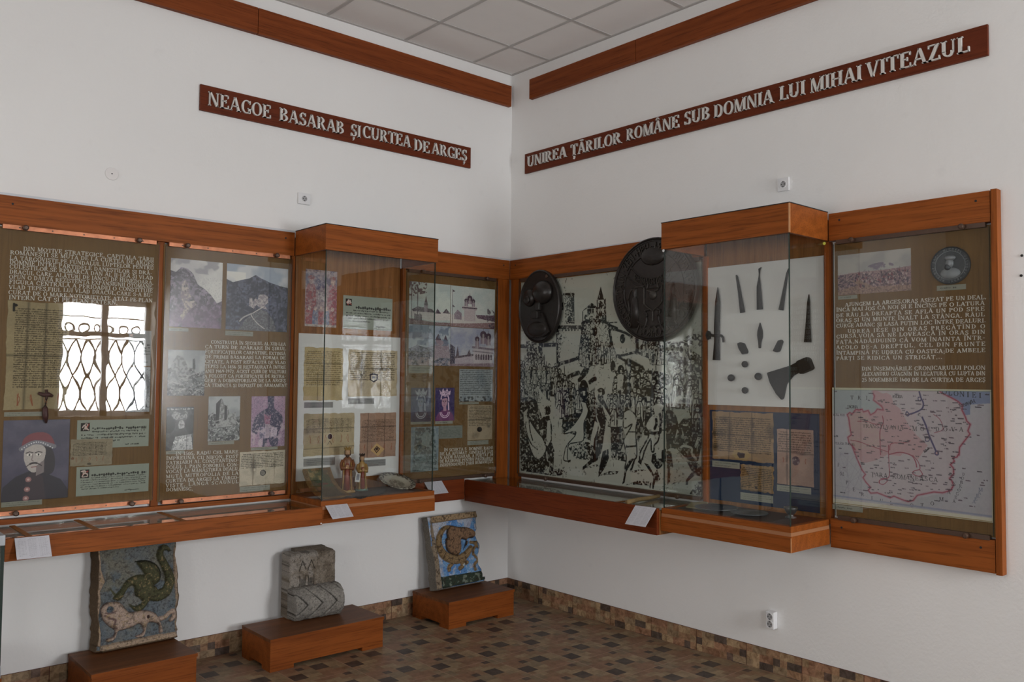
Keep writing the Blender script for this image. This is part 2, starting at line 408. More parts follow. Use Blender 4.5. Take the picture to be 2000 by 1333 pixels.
# ---------------------------------------------------------------- boards under glass
def panel(w, label, s0, s1, z0, z1, mat='panel', knobs=(.15, .85), strip='copper', bot=True, gz=None):
    so = (s0+s1)/2
    e = empty('exhibit_board', w, so, z0); tag(e, label, 'panel')
    WB((so, 0, z0)).b(s0, s1, .003, .028, z0, z1).obj('backboard', mat, e)
    WB((so, 0, z0)).b(s0+.004, s1-.004, .046, .050, z0+.008, z1-.01).obj('glass_pane', 'glass', e)
    for a, b in ((s0+.003, s0+.0045), (s1-.0045, s1-.003)): WB((so, 0, z0)).b(a, b, .0458, .0502, z0+.008, z1-.01).obj('glass_edge', 'edge', e)
    for zz in (z1-.012, z0-.012) if bot else (z1-.012,):
        st = WB((so, 0, z0)).b(s0+.02, s1-.02, .030, .054, zz, zz+.022).obj('clamp_strip', strip, e, .001)
        for t in knobs:
            k = MB(); x = s0+(s1-s0)*t-so; zc = zz+.011-z0
            k.loft([(0, 0, 0, .007, .007), (0, 0, .014, .007, .007), (0, 0, .015, .014, .014), (0, 0, .027, .013, .013), (0, 0, .030, .008, .008)], 14)
            k.v = [(x+a, -.054-c, zc+b) for a, b, c in k.v]
            k.obj('clamp_knob', 'knob', st, smooth=False)
        for i in range(5): MB().disc_y(s0+(s1-s0)*(.12+.19*i)-so, zz+.011-z0, .004, -.0552, -.053, 8).obj('rivet', 'knob', st)
    return e
P1 = panel('L', 'leftmost oak panel with white relief text above a yellowed parchment', -3.385, -2.606, .915, 2.325, 'panel')
P2 = panel('L', 'oak panel with castle photographs and two blocks of relief text', -2.578, -1.812, .905, 2.325, 'panel')
P3 = panel('L', 'oak panel in the room corner with four old church views', -.975, -.162, .90, 2.325, 'panel', strip='knob')
PM = panel('R', 'wide glazed panel holding the black and white battle engraving', .15, 1.785, .90, 2.325, 'woodd', (.2, .9), strip='knob')
PB = panel('R', 'rightmost brown panel with relief text above the pink map', 2.609, 3.372, .90, 2.325, 'panel', strip='knob')
# ---------------------------------------------------------------- projecting glass cases
def case(w, label, s0, s1, dd, hz, tz, inner):
    so = (s0+s1)/2; zo = tz[0]
    e = empty('display_case', w, so, zo); tag(e, label, 'display case')
    X = lambda: WB((so, 0, zo))
    h0, h1 = hz; t = .02
    X().b(s0, s1, dd-t, dd, h0, h1).b(s0, s0+t, .05, dd-t, h0, h1).b(s1-t, s1, .05, dd-t, h0, h1).b(s0+t, s1-t, .05, dd-t, h1-.03, h1-.012).obj('hood', 'wood', e, .0015)
    X().b(s0-.002, s1+.002, .05, dd+.002, h1, h1+.004).obj('hood_cover', 'black', e)
    if w == 'R': X().b(s1-.0065, s1+.0006, dd-.006, dd+.0006, h0+.001, h1-.001).obj('edge_strip', 'wood_edge', e); X().b(s1-.003, s1+.0006, dd-.003, dd+.0006, tz[0]+.001, tz[1]-.055).obj('edge_strip', 'wood_edge', e)
    t0, t1 = tz
    rim = t1-.036
    tr = X().b(s0, s1, dd-t, dd, t0, rim-.012).b(s0, s0+t, .052, dd-t, t0, rim-.012).b(s1-t, s1, .052, dd-t, t0, rim-.012).obj('tray_front', 'wood', e, .0012)
    X().b(s0+.002, s1-.002, dd-t, dd-.002, rim-.012, rim+.006).b(s0+.002, s0+t, .052, dd-t, rim-.012, rim+.006).b(s1-t, s1-.002, .052, dd-t, rim-.012, rim+.006).obj('edge_band', 'stripe', e)
    X().b(s0+.003, s1-.003, dd-.05, dd-.003, rim+.006, t1).b(s0+.003, s0+.035, .052, dd-.05, rim+.006, t1).b(s1-.035, s1-.003, .052, dd-.05, rim+.006, t1).obj('tray_rim', 'wood', e, .001)
    X().b(s0+t, s1-t, .03, dd-.05, t1-.02, t1-.003).obj('tray_floor', 'tray', e)
    X().b(s0+.02, s1-.02, .003, .024, t1-.03, h1-.032).obj('back_panel', 'woodd', e)
    g = .006
    for nm, a in (('front_glass', (s0+.012, s1-.012, dd-.018, dd-.012, t1-.004, h0+.05)), ('side_glass', (s0+.012, s0+.018, .052, dd-.018, t1-.004, h0+.05)), ('side_glass', (s1-.018, s1-.012, .052, dd-.018, t1-.004, h0+.05))):
        o = X().b(*a).obj(nm, 'glass', e)
    for a in (s0+.0105, s1-.0135): X().b(a, a+.003, dd-.0195, dd-.0105, t1-.004, h0+.03).obj('glass_edge', 'edge', e)
    return e
CL = case('L', 'projecting glass case on the left wall with statuettes and a plate inside', -1.797, -.99, .424, (2.337, 2.4865), (.757, .884), None)
CR = case('R', 'projecting glass case on the right wall with iron weapons inside', 1.779, 2.584, .425, (2.337, 2.4865), (.757, .884), None)
# ---------------------------------------------------------------- shelves with glass tops
def shelf(w, label, s0, s1, dd, z0, z1, bars):
    so = (s0+s1)/2
    e = empty('display_shelf', w, so, z0); tag(e, label, 'shelf')
    X = lambda: WB((so, 0, z0))
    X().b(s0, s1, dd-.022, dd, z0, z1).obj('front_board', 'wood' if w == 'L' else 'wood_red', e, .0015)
    X().b(s0, s1, .052 if w == 'L' else .05, dd-.022, z0, z0+.018).b(s0, s0+.02, .052, dd-.022, z0+.018, z1-.014).b(s1-.02, s1, .052, dd-.022, z0+.018, z1-.014).obj('case_body', 'woodd', e)
    X().b(s0+.002, s1-.002, .054, dd-.023, z1-.012, z1-.006).obj('glass_top', 'glasst', e)
    for b in bars: X().b(b-.012, b+.012, .054, dd-.023, z1-.0055, z1-.002).obj('glass_bar', 'woodd', e)
    return e
SL = shelf('L', 'long low wooden shelf with glass top under the left wall panels', -3.385, -1.80, .45, .756, .857, (-3.28, -2.99, -2.575))
SR = shelf('R', 'dark red-brown shelf with glass top under the battle engraving', .05, 1.776, .455, .733, .8815, (1.45,))
# ---------------------------------------------------------------- plinths
def plinth(label, x0, x1, y0, y1, h):
    e = bpy.data.objects.new('plinth', None); COL.objects.link(e); cx, cy = (x0+x1)/2, (y0+y1)/2; e.location = (cx, cy, 0); tag(e, label, 'plinth', 'wooden plinths under the carved stones')
    a, b = (x1-x0)/2, (y1-y0)/2
    MB().box(-a, a, -b, b, .022, h-.018).obj('box_body', 'plinth', e, .0015)
    MB().box(-a-.003, a+.003, -b-.004, b, h-.018, h).obj('top_board', 'plinth_top', e, .0012)
    MB().box(-a-.0035, a+.0035, -b-.0055, -b-.0041, h-.0172, h-.0008).obj('front_edging', 'plinth', e)
    for sx in (-1, 1):
        for sy in (-1, 1):
            MB().box(min(sx*a, sx*(a-.14)), max(sx*a, sx*(a-.14)), min(sy*b, sy*(b-.1)), max(sy*b, sy*(b-.1)), 0, .022).obj('foot', 'plinth', e)
    return e
PLX = [(-3.005, -2.505, -.452, -.05, .18), (-2.112, -1.396, -.474, -.118, .177), (-.888, -.338, -.452, -.05, .172)]
plinth('low wooden plinth under the dragon and lion stone, nearest the left edge', *PLX[0])
plinth('wide low wooden plinth under the plain grey stepped stone', *PLX[1])
plinth('small wooden plinth under the blue painted stone in the corner', *PLX[2])
# ---------------------------------------------------------------- small wall fittings
def socket(w, label, s, z, wd, ht, th, holes, group=None):
    e = empty('wall_socket', w, s, z); tag(e, label, 'socket')
    MB().box(-wd/2, wd/2, -th, -.001, -ht/2, ht/2).obj('socket_plate', 'white', e, .003)
    for zc in holes:
        r = .0215
        k = MB(); n = 24
        for i in range(n):
            a0, a1 = 2*math.pi*i/n, 2*math.pi*(i+1)/n
            b = len(k.v)
            for a in (a0, a1):
                for q in (r, r-.004): k.v += [(q*math.cos(a), -th-.002, zc+q*math.sin(a)), (q*math.cos(a), -th+.0005, zc+q*math.sin(a))]
            k.f += [(b, b+4, b+6, b+2), (b, b+1, b+5, b+4), (b+2, b+6, b+7, b+3)]
        k.obj('socket_ring', 'white', e)
        MB().disc_y(0, zc, r-.004, -th-.0006, -th+.001, 24).obj('socket_well', m_sock, e)
        for dx in (-.009, .009): MB().disc_y(dx, zc, .003, -th-.0012, -th, 10).obj('pin_hole', 'black', e)
        for dz in (.011, -.016): MB().box(-.003, .003, -th-.0012, -th, zc+dz, zc+dz+.005).obj('earth_clip', 'black', e)
    return e
m_sock = m_plain('socket_recess', (.34, .34, .345), .5, 0, .3, .03)
socket('L', 'square white single socket on the left wall above the frame', -1.724, 2.706, .082, .07, .016, (0,))
socket('R', 'square white single socket on the right wall above the weapon case', 2.300, 2.69, .07, .075, .012, (0,))
socket('R', 'white double socket low on the right wall near the skirting', 2.223, .289, .05, .092, .04, (.02, -.021))
e = empty('junction_box', 'L', -2.854, 2.676); tag(e, 'round flat white junction box cover on the left wall above the text panel', 'junction box')
MB().disc_y(0, 0, .034, -.006, -.0005, 32).obj('cover_disc', m_plain('cap_white', (.74, .72, .71), .5, 0, .3, .02), e, .002)
MB().disc_y(0, 0, .0035, -.0072, -.0055, 10).obj('screw', 'black', e)
k = 0
for s, z, lb in ((3.487,2.172, 'upper one of two small dark screws at the right edge of the right wall'), (3.483,2.082, 'lower one of two small dark screws at the right edge of the right wall')):
    e = empty('wall_screw', 'R', s, z); tag(e, lb, 'screw', 'dark screws in the wall')
    MB().loft([(0, 0, 0, .006, .006), (0, 0, .003, .006, .006), (0, 0, .005, .003, .003)], 10).obj('screw_head', 'black', e).rotation_euler = (HP, 0, 0)
# cabinet cut off by the left edge of the view
e = bpy.data.objects.new('glass_cabinet', None); COL.objects.link(e); e.location = (-3.392, -.06, 0); tag(e, 'glass cabinet with grey metal edges cut off at the left border', 'cabinet')
MB().box(-.9, .0, -.45, 0, 0, .262).obj('base', 'plinth', e, .002)
MB().box(-.9, -.004, -.45, -.004, .262, .315).obj('sill_frame', 'alu', e, .002)
MB().box(-.9, -.004, -.45, -.004, .84, .885).obj('top_frame', 'alu', e, .002)
for x, y in ((-.02, -.02), (-.02, -.446), (-.9, -.02), (-.9, -.446)): MB().box(x, x+.014, y, y+.014, .315, .84).obj('corner_post', 'edge', e)
MB().box(-.89, -.02, -.44, -.434, .315, .84).obj('front_glass', 'glass', e)
MB().box(-.012, -.008, -.43, -.02, .315, .84).obj('side_glass', 'glass', e)

# pale paint line on the plaster just above the wooden rails
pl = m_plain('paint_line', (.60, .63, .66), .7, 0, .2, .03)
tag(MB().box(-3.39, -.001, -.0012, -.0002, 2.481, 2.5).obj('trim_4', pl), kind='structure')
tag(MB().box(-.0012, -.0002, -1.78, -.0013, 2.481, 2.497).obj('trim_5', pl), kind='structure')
for s_, d_, z_, mt in ((2.575, .07, 2.322, 'yellow'), (1.795, .425, 2.329, 'white')):
    if mt == 'yellow': mt = m_plain('yellow_sticker', S(190, 190, 60), .6)
    MB().disc_y(s_-(1.779+2.584)/2, z_-.757, .008, -d_-.0012, -d_, 12).obj('dot_sticker', mt, CR)
s_, z_ = -1.808,.765
MB().disc_y(s_-(-3.385-1.80)/2, z_-.756, .0045, -.4535, -.4495, 10).obj('pin_head', 'white', SL)
# ================================================================ drawing by numbers: a small numpy canvas
class Cv:
    """colour (and height) raster; u,v in 0..1 from the top left"""
    def __init__(s, wm, hm, bg, res=.002, seed=1):
        s.W = max(8, int(wm/res)); s.H = max(6, int(hm/res)); s.asp = wm/hm
        s.a = np.empty((s.H, s.W, 3), np.float32); s.a[:] = bg; s.h = np.zeros((s.H, s.W), np.float32)
        s.r = np.random.RandomState(seed)
        s.Y, s.X = np.mgrid[0:s.H, 0:s.W].astype(np.float32); s.X = (s.X+.5)/s.W; s.Y = (s.Y+.5)/s.H
    def put(s, m, col, k=1.0):
        m = np.clip(m.astype(np.float32), 0, 1)[..., None]*k
        s.a = s.a*(1-m)+np.asarray(col, np.float32)*m
    def noise(s, sc, oct=3, seed=None):
        r = s.r if seed is None else np.random.RandomState(seed)
        o = np.zeros((s.H, s.W), np.float32); am = 1; t = 0
        for k in range(oct):
            n = max(2, int(sc*2**k)); m = max(2, int(n*s.asp))
            g = r.rand(n+2, m+2).astype(np.float32)
            y = s.Y*n; x = s.X*m; yi = y.astype(int); xi = x.astype(int); fy = y-yi; fx = x-xi
            fy = fy*fy*(3-2*fy); fx = fx*fx*(3-2*fx)
            o += am*((g[yi, xi]*(1-fx)+g[yi, xi+1]*fx)*(1-fy)+(g[yi+1, xi]*(1-fx)+g[yi+1, xi+1]*fx)*fy); t += am; am *= .55
        return o/t
    def box(s, pts, pad=.02):
        p = np.asarray(pts, np.float32)
        x0 = max(0, int((p[:, 0].min()-pad)*s.W)); x1 = min(s.W, int((p[:, 0].max()+pad)*s.W)+2)
        y0 = max(0, int((p[:, 1].min()-pad)*s.H)); y1 = min(s.H, int((p[:, 1].max()+pad)*s.H)+2)
        return slice(y0, max(y0, y1)), slice(x0, max(x0, x1))
    def mpoly(s, pts):
        m = np.zeros((s.H, s.W), bool); b = s.box(pts); X, Y = s.X[b], s.Y[b]; q = np.zeros(X.shape, bool)
        n = len(pts)
        for i in range(n):
            (xa, ya), (xb, yb) = pts[i], pts[(i+1) % n]
            if ya == yb: continue
            q ^= ((ya > Y) != (yb > Y)) & (X < (xb-xa)*(Y-ya)/(yb-ya)+xa)
        m[b] = q; return m
    def poly(s, pts, col, k=1.0): m = s.mpoly(pts); s.put(m, col, k); return m
    def dist(s, pts, wds, pad=.1, closed=False):
        """distance to a polyline, in units of the height; with the local half width"""
        D = np.full((s.H, s.W), 9., np.float32); b = s.box(pts, pad); X, Y = s.X[b]*s.asp, s.Y[b]
        d = np.full(X.shape, 9., np.float32); n = len(pts)
        if not hasattr(wds, '__len__'): wds = [wds]*n
        for i in range(n if closed else n-1):
            xa, ya = pts[i][0]*s.asp, pts[i][1]; xb, yb = pts[(i+1) % n][0]*s.asp, pts[(i+1) % n][1]
            L2 = (xb-xa)**2+(yb-ya)**2+1e-12; t = np.clip(((X-xa)*(xb-xa)+(Y-ya)*(yb-ya))/L2, 0, 1)
            d = np.minimum(d, np.hypot(X-xa-t*(xb-xa), Y-ya-t*(yb-ya))/(wds[i]+(wds[(i+1) % n]-wds[i])*t))
        D[b] = d; return D
    def line(s, pts, w, col, k=1.0):
        """w = full width as a part of the height"""
        m = np.clip((1.0-s.dist(pts, np.asarray(w)/2 if hasattr(w, '__len__') else w/2))*3+.6, 0, 1); s.put(m, col, k); return m > .5
    def ell(s, cx, cy, rx, ry, col, k=1.0, rot=0):
        c, n = math.cos(rot), math.sin(rot); X = (s.X-cx)*s.asp; Y = s.Y-cy
        m = ((X*c+Y*n)/(rx*s.asp))**2+((-X*n+Y*c)/ry)**2 < 1; s.put(m, col, k); return m
    def tex(s, m, col, sc=20, thr=.5, soft=.12, k=1.0, oct=3): s.put(m*np.clip((s.noise(sc, oct)-thr)/soft+.5, 0, 1), col, k)
    def grain(s, amt=.1, sc=40): s.a *= (1+amt*(s.noise(sc, 2)-.5)*2)[..., None]
    def script(s, u0, u1, v0, v1, rows, col, k=.8, fill=.62, ind=0, word=.05, jag=1.0, last=1.0):
        """rows of small illegible handwriting or typing"""
        ch = (v1-v0)/rows
        lw = ch*.42/s.asp
        for i in range(rows):
            y = v0+(i+.5)*ch; a = u0+(ind if i == 0 else 0); e = u1-(0 if i < rows-1 else (u1-u0)*(1-last))-s.r.rand()*.02
            n = max(2, int((e-a)/lw)); hh = (.35+.65*s.r.rand(n)*jag)*fill*.5; gap = s.r.rand(n) < word*2.2; off = (s.r.rand(n)-.5)*.2*jag
            xi = np.clip(((s.X[0]-a)/lw).astype(int), 0, n-1); ins = (s.X[0] >= a) & (s.X[0] < e); fr = ((s.X[0]-a)/lw) % 1
            st = np.where((fr > .12) & (fr < .8), hh[xi], hh[xi]*.35)*ch; st = np.where(ins & ~gap[xi], st, 0); cy = y+off[xi]*ch
            m = np.clip((st[None, :]-np.abs(s.Y-cy[None, :]))*s.H+.2, 0, 1)*(st > 0)[None, :]
            s.put(m, col, k)
    # heights for carved stone
    def raise_(s, m, h): s.h = np.maximum(s.h, m*h)
    def blob(s, pts, h, soft=.03):
        m = s.mpoly(pts); d = s.dist(pts, 1.0, closed=True); p = np.clip(d/soft, 0, 1); s.raise_(m*np.sqrt(1-(1-p)**2), h); return m
    def stroke(s, pts, w, h):
        d = s.dist(pts, np.asarray(w)/2 if hasattr(w, '__len__') else w/2); s.raise_(np.sqrt(np.clip(1-d*d, 0, 1)), h); return d < 1
def smooth(pts, n=4):
    """a rounder line through the given points"""
    P = [Vector((*p, 0)) for p in pts]; o = []
    for i in range(len(P)-1):
        a, b, c, d = P[max(i-1, 0)], P[i], P[i+1], P[min(i+2, len(P)-1)]
        for k in range(n):
            t = k/n; q = .5*((2*b)+(c-a)*t+(2*a-5*b+4*c-d)*t*t+(3*b-a-3*c+d)*t**3); o.append((q.x, q.y))
    return o+[tuple(pts[-1])]
def grid_mesh(name, cv, w, h, th, warp=None, hs=1.0, back=True):
    """front face = canvas (x to the right, z up from 0, facing -y at y=-th), with sides and a back at y=0"""
    H, W = cv.H, cv.W
    x = np.linspace(-w/2, w/2, W, dtype=np.float32)[None, :].repeat(H, 0); z = np.linspace(h, 0, H, dtype=np.float32)[:, None].repeat(W, 1); y = -th-cv.h*hs
    if warp: x, y, z = warp(x, y, z, cv)
    v = np.stack([x, y, z], -1).reshape(-1, 3); col = cv.a.reshape(-1, 3)
    i = np.arange(H*W).reshape(H, W); f = np.stack([i[1:, :-1], i[1:, 1:], i[:-1, 1:], i[:-1, :-1]], -1).reshape(-1, 4)
    rim = np.concatenate([i[0, :], i[1:, -1], i[-1, -2::-1], i[-2:0:-1, 0]]); n = len(rim)
    bv = v[rim].copy(); bv[:, 1] = 0; b0 = len(v); nb = b0+np.arange(n)
    f2 = np.stack([rim, nb, np.roll(nb, -1), np.roll(rim, -1)], -1)[:, ::-1]
    V = np.concatenate([v, bv]); Cc = np.concatenate([col, col[rim]*.9]); F = np.concatenate([f, f2])
    if back:
        c0 = len(V); V = np.concatenate([V, [[0, 0, h/2]]]).astype(np.float32); Cc = np.concatenate([Cc, [Cc.mean(0)]])
        k = np.arange(n-n % 2); F = np.concatenate([F, np.stack([np.full(n//2, c0), nb[(np.arange(0, n-1, 2)+2) % n][:n//2], nb[np.arange(0, n-1, 2)+1][:n//2], nb[np.arange(0, n-1, 2)][:n//2]], -1)])
    return attr_mesh(name, V, F, Cc)
def rag(amt=.004, sc=9, curl=.0):
    def f(x, y, z, cv):
        w = x.max()-x.min(); h = z.max(); e = np.clip(1-np.minimum(cv.X, 1-cv.X)*w/.02, 0, 1); g = np.clip(1-np.minimum(cv.Y, 1-cv.Y)*h/.02, 0, 1)
        x = x+(cv.noise(sc, 3)-.5)*2*amt*e*np.sign(.5-cv.X); z = z+(cv.noise(sc, 3)-.5)*2*amt*g*np.sign(cv.Y-.5)
        y = y-(cv.noise(4, 2)-.3)*.002
        return x, y, z
    return f
def card(name, label, cat, w, q, d, cv, mat='paint', th=.0012, warp=None, group=None, rot=0):
    s0, s1, z0, z1 = q
    o = link(name, grid_mesh(name, cv, s1-s0, z1-z0, th, warp), M[mat])
    loc, rz = onwall(w, (s0+s1)/2, z0, d); o.location = loc; o.rotation_euler = (0, rot, rz)
    return tag(o, label, cat, group)
def canvas(q, bg, res=.002, seed=1): return Cv(q[1]-q[0], q[3]-q[2], bg, res, seed)
INK = S(20, 18, 16)
def caption(w, q, d, label, rows=2, col=None):
    cv = canvas(q, col or S(112, 112, 100), .0014, int(abs(q[0])*997) % 999)
    cv.script(.08, .94, .12, .9, rows, S(38, 38, 36), .8, .5, .04, .04, .6, .7)
    return card('caption_label', label, 'label', w, q, d, cv, group='small typed captions under the exhibits')
# ================================================================ slab-serif capitals made of strokes
class Font:
    T, t = .16, .075     # thick and thin stroke, cap height = 1
    def __init__(s, T=.16, t=.075, serif=.1, sh=.055): s.T, s.t, s.sf, s.sh = T, t, serif, sh; s.cache = {}
    def q(s, o, *p): o.append(list(p))
    def bar(s, o, x0, x1, y0, y1): s.q(o, (x0, y0), (x1, y0), (x1, y1), (x0, y1))
    def ser(s, o, xc, y, wd, top): 
        e = s.sf
        if s.sf: s.bar(o, xc-wd/2-e, xc+wd/2+e, (1-s.sh) if top else 0, 1 if top else s.sh) if y is None else s.bar(o, xc-wd/2-e, xc+wd/2+e, y, y+s.sh)
    def stem(s, o, x, w=None, y0=0, y1=1, sv='tb'):
        w = w or s.T; s.bar(o, x-w/2, x+w/2, y0, y1)
        if 't' in sv: s.ser(o, x, y1-s.sh, w, 1)
        if 'b' in sv: s.ser(o, x, y0, w, 0)
    def diag(s, o, x0, y0, x1, y1, w): s.q(o, (x0-w/2, y0), (x0+w/2, y0), (x1+w/2, y1), (x1-w/2, y1))
    def arc(s, o, cx, cy, rx, ry, a0, a1, n=12):
        pr = None
        for k in range(n+1):
            a = math.radians(a0+(a1-a0)*k/n); c, sn = math.cos(a), math.sin(a); w = s.t+(s.T-s.t)*c*c
            p = ((cx+rx*c, cy+ry*sn), (cx+(rx-w)*c, cy+(ry-min(w, s.t*1.15 if abs(sn) > .8 else w))*sn))
            if pr: s.q(o, pr[0], p[0], p[1], pr[1])
            pr = p
    def glyph(s, ch):
        if ch in s.cache: return s.cache[ch]
        o = []; T, t = s.T, s.t; base = {'Ă': 'A', 'Â': 'A', 'Î': 'I', 'Ș': 'S', 'Ț': 'T'}.get(ch, ch); b = base; w = .8
        tick = lambda x, y, up, l=.2: s.bar(o, x-t/2, x+t/2, y, y+l if up else y-l) if False else s.bar(o, x-t*.55, x+t*.55, min(y, y+(l if up else -l)), max(y, y+(l if up else -l)))
        if b == 'A': s.diag(o, .12, 0, .44, 1, t); s.diag(o, .8, 0, .46, 1, T); s.bar(o, .22, .68, .3, .3+t); s.ser(o, .12, 0, t, 0); s.ser(o, .8, 0, T, 0); w = .95
        elif b == 'B': s.stem(o, .2); s.arc(o, .3, .755, .4, .245, -90, 90); s.arc(o, .3, .27, .47, .27, -90, 90); s.bar(o, .2, .34, 1-t, 1); s.bar(o, .2, .34, 0, t); s.bar(o, .2, .34, .5, .5+t); w = .84
        elif b in 'CG':
            s.arc(o, .5, .5, .43, .5, 48, 312, 16); tick(.8, .97, False, .26)
            if b == 'C': tick(.8, .03, True, .2)
            else: s.stem(o, .76, T, 0.02, .42, 't')
            w = .92
        elif b == 'D': s.stem(o, .2); s.arc(o, .32, .5, .52, .5, -90, 90, 14); s.bar(o, .2, .36, 1-t, 1); s.bar(o, .2, .36, 0, t); w = .92
        elif b in 'EF':
            s.stem(o, .2, sv='tb'); s.bar(o, .2, .7, 1-t, 1); tick(.69, 1, False, .24); s.bar(o, .2, .52, .5, .5+t); tick(.52, .41, True, .24)
            if b == 'E': s.bar(o, .2, .72, 0, t); tick(.72, 0, True, .26)
            w = .82 if b == 'E' else .78
        elif b == 'H': s.stem(o, .2); s.stem(o, .76); s.bar(o, .2, .76, .48, .48+t); w = .98
        elif b == 'I': s.stem(o, .22); w = .44
        elif b == 'J': s.stem(o, .36, T, .22, 1, 't'); s.arc(o, .22, .22, .22, .22, 180, 360, 8); w = .58
        elif b == 'K': s.stem(o, .2); s.diag(o, .26, .4, .72, 1, t); s.diag(o, .8, 0, .4, .6, T); s.ser(o, .72, .945, t, 1); s.ser(o, .8, 0, T, 0); w = .95
        elif b == 'L': s.stem(o, .2); s.bar(o, .2, .7, 0, t); tick(.7, 0, True, .3); w = .78
        elif b == 'M': s.stem(o, .16, t); s.diag(o, .56, 0, .2, 1, T); s.diag(o, .54, 0, .92, 1, t); s.stem(o, .96, T); w = 1.16
        elif b == 'N': s.stem(o, .16, t); s.diag(o, .78, 0, .18, 1, T); s.stem(o, .8, t, 0, 1, 't'); w = .98
        elif b in 'OQ':
            s.arc(o, .48, .5, .44, .5, 0, 360, 22); w = .96
            if b == 'Q': s.diag(o, .8, -.12, .5, .2, T)
        elif b == 'P': s.stem(o, .2); s.arc(o, .3, .73, .44, .27, -90, 90); s.bar(o, .2, .34, 1-t, 1); s.bar(o, .2, .34, .46, .46+t); w = .78
        elif b == 'R': s.stem(o, .2); s.arc(o, .3, .74, .42, .26, -90, 90); s.bar(o, .2, .34, 1-t, 1); s.bar(o, .2, .4, .48, .48+t); s.diag(o, .8, 0, .44, .5, T); s.ser(o, .82, 0, T*.6, 0); w = .92
        elif b == 'S': s.arc(o, .36, .745, .28, .255, 35, 250, 12); s.arc(o, .36, .275, .31, .275, 75, -155, 12); s.diag(o, .52, .42, .2, .6, T*1.1); tick(.59, .98, False, .24); tick(.09, .02, True, .24); w = .72
        elif b == 'T': s.stem(o, .43, sv='b'); s.bar(o, .06, .8, 1-t, 1); tick(.07, 1, False, .26); tick(.79, 1, False, .26); w = .86
        elif b == 'U': s.stem(o, .2, T, .3, 1, 't'); s.stem(o, .76, t, .3, 1, 't'); s.arc(o, .46, .34, .34, .34, 180, 360, 12); w = .96
        elif b in 'VW':
            s.diag(o, .4, 0, .1, 1, T); s.diag(o, .44, 0, .74, 1, t); s.ser(o, .1, .945, T, 1); s.ser(o, .74, .945, t, 1); w = .86
            if b == 'W': s.diag(o, .9, 0, .62, 1, T); s.diag(o, .94, 0, 1.2, 1, t); w = 1.3
        elif b == 'X': s.diag(o, .78, 0, .12, 1, T); s.diag(o, .12, 0, .76, 1, t); [s.ser(o, x, y, t, 0) for x, y in ((.12, 0), (.78, 0), (.12, .945), (.76, .945))]; w = .92
        elif b == 'Y': s.diag(o, .44, .45, .1, 1, T); s.diag(o, .44, .45, .78, 1, t); s.stem(o, .44, T, 0, .47, 'b'); w = .88
        elif b == 'Z': s.bar(o, .08, .72, 1-t, 1); s.bar(o, .06, .74, 0, t); s.diag(o, .16, 0, .62, 1, T); tick(.09, 1, False, .22); tick(.73, 0, True, .24); w = .8
        elif b == '0': s.arc(o, .34, .5, .3, .5, 0, 360, 18); w = .68
        elif b == '1': s.stem(o, .28, sv='b'); s.diag(o, .14, .82, .26, 1, t); w = .52
        elif b == '2': s.arc(o, .32, .72, .26, .28, 160, -20, 10); s.diag(o, .12, 0, .5, .62, T*.9); s.bar(o, .08, .6, 0, t*1.5); w = .66
        elif b == '4': s.stem(o, .46, sv='b'); s.diag(o, .08, .28, .42, 1, t); s.bar(o, .04, .62, .24, .24+t); w = .68
        elif b == '5': s.bar(o, .14, .56, 1-t*1.4, 1); s.bar(o, .14, .14+t, .5, 1); s.arc(o, .3, .3, .3, .3, 130, -150, 12); w = .66
        elif b == '6': s.arc(o, .34, .28, .28, .28, 0, 360, 14); s.arc(o, .5, .4, .44, .6, 110, 190, 8); w = .68
        elif b == '7': s.bar(o, .08, .6, 1-t*1.4, 1); s.diag(o, .24, 0, .52, 1, T); w = .64
        elif b == '8': s.arc(o, .33, .74, .24, .26, 0, 360, 14); s.arc(o, .33, .27, .28, .27, 0, 360, 14); w = .68
        elif b == '9': s.arc(o, .34, .7, .28, .3, 0, 360, 14); s.arc(o, .18, .6, .44, .6, -70, 10, 8); w = .68
        elif b == '3': s.arc(o, .28, .74, .26, .26, 150, -90, 10); s.arc(o, .28, .27, .3, .27, 90, -150, 10); w = .66
        elif b == '.': s.bar(o, .1, .26, 0, .15); w = .34
        elif b == ',': s.bar(o, .1, .26, 0, .15); s.diag(o, .12, -.15, .2, 0, .09); w = .34
        elif b == ';': s.bar(o, .1, .26, 0, .15); s.diag(o, .12, -.15, .2, 0, .09); s.bar(o, .1, .26, .45, .6); w = .34
        elif b == '-': s.bar(o, .08, .4, .42, .52); w = .48
        elif b == '·': s.bar(o, .1, .24, .42, .56); w = .34
        elif b == ' ': w = .42
        if ch == 'Ă': s.arc(o, .45, 1.24, .2, .14, 190, 350, 6)
        if ch in 'ÂÎ': x = .45 if ch == 'Â' else .22; s.diag(o, x-.16, 1.06, x, 1.24, t*1.2); s.diag(o, x+.16, 1.06, x, 1.24, t*1.2)
        if ch in 'ȘȚ': x = .36 if ch == 'Ș' else .43; s.bar(o, x-.06, x+.07, -.2, -.07); s.diag(o, x-.05, -.33, x+.03, -.18, .07)
        s.cache[ch] = (o, w); return s.cache[ch]
    def width(s, tx): return sum(s.glyph(c)[1] for c in tx)
F1 = Font(); F2 = Font(.19, .07, .075, .05)
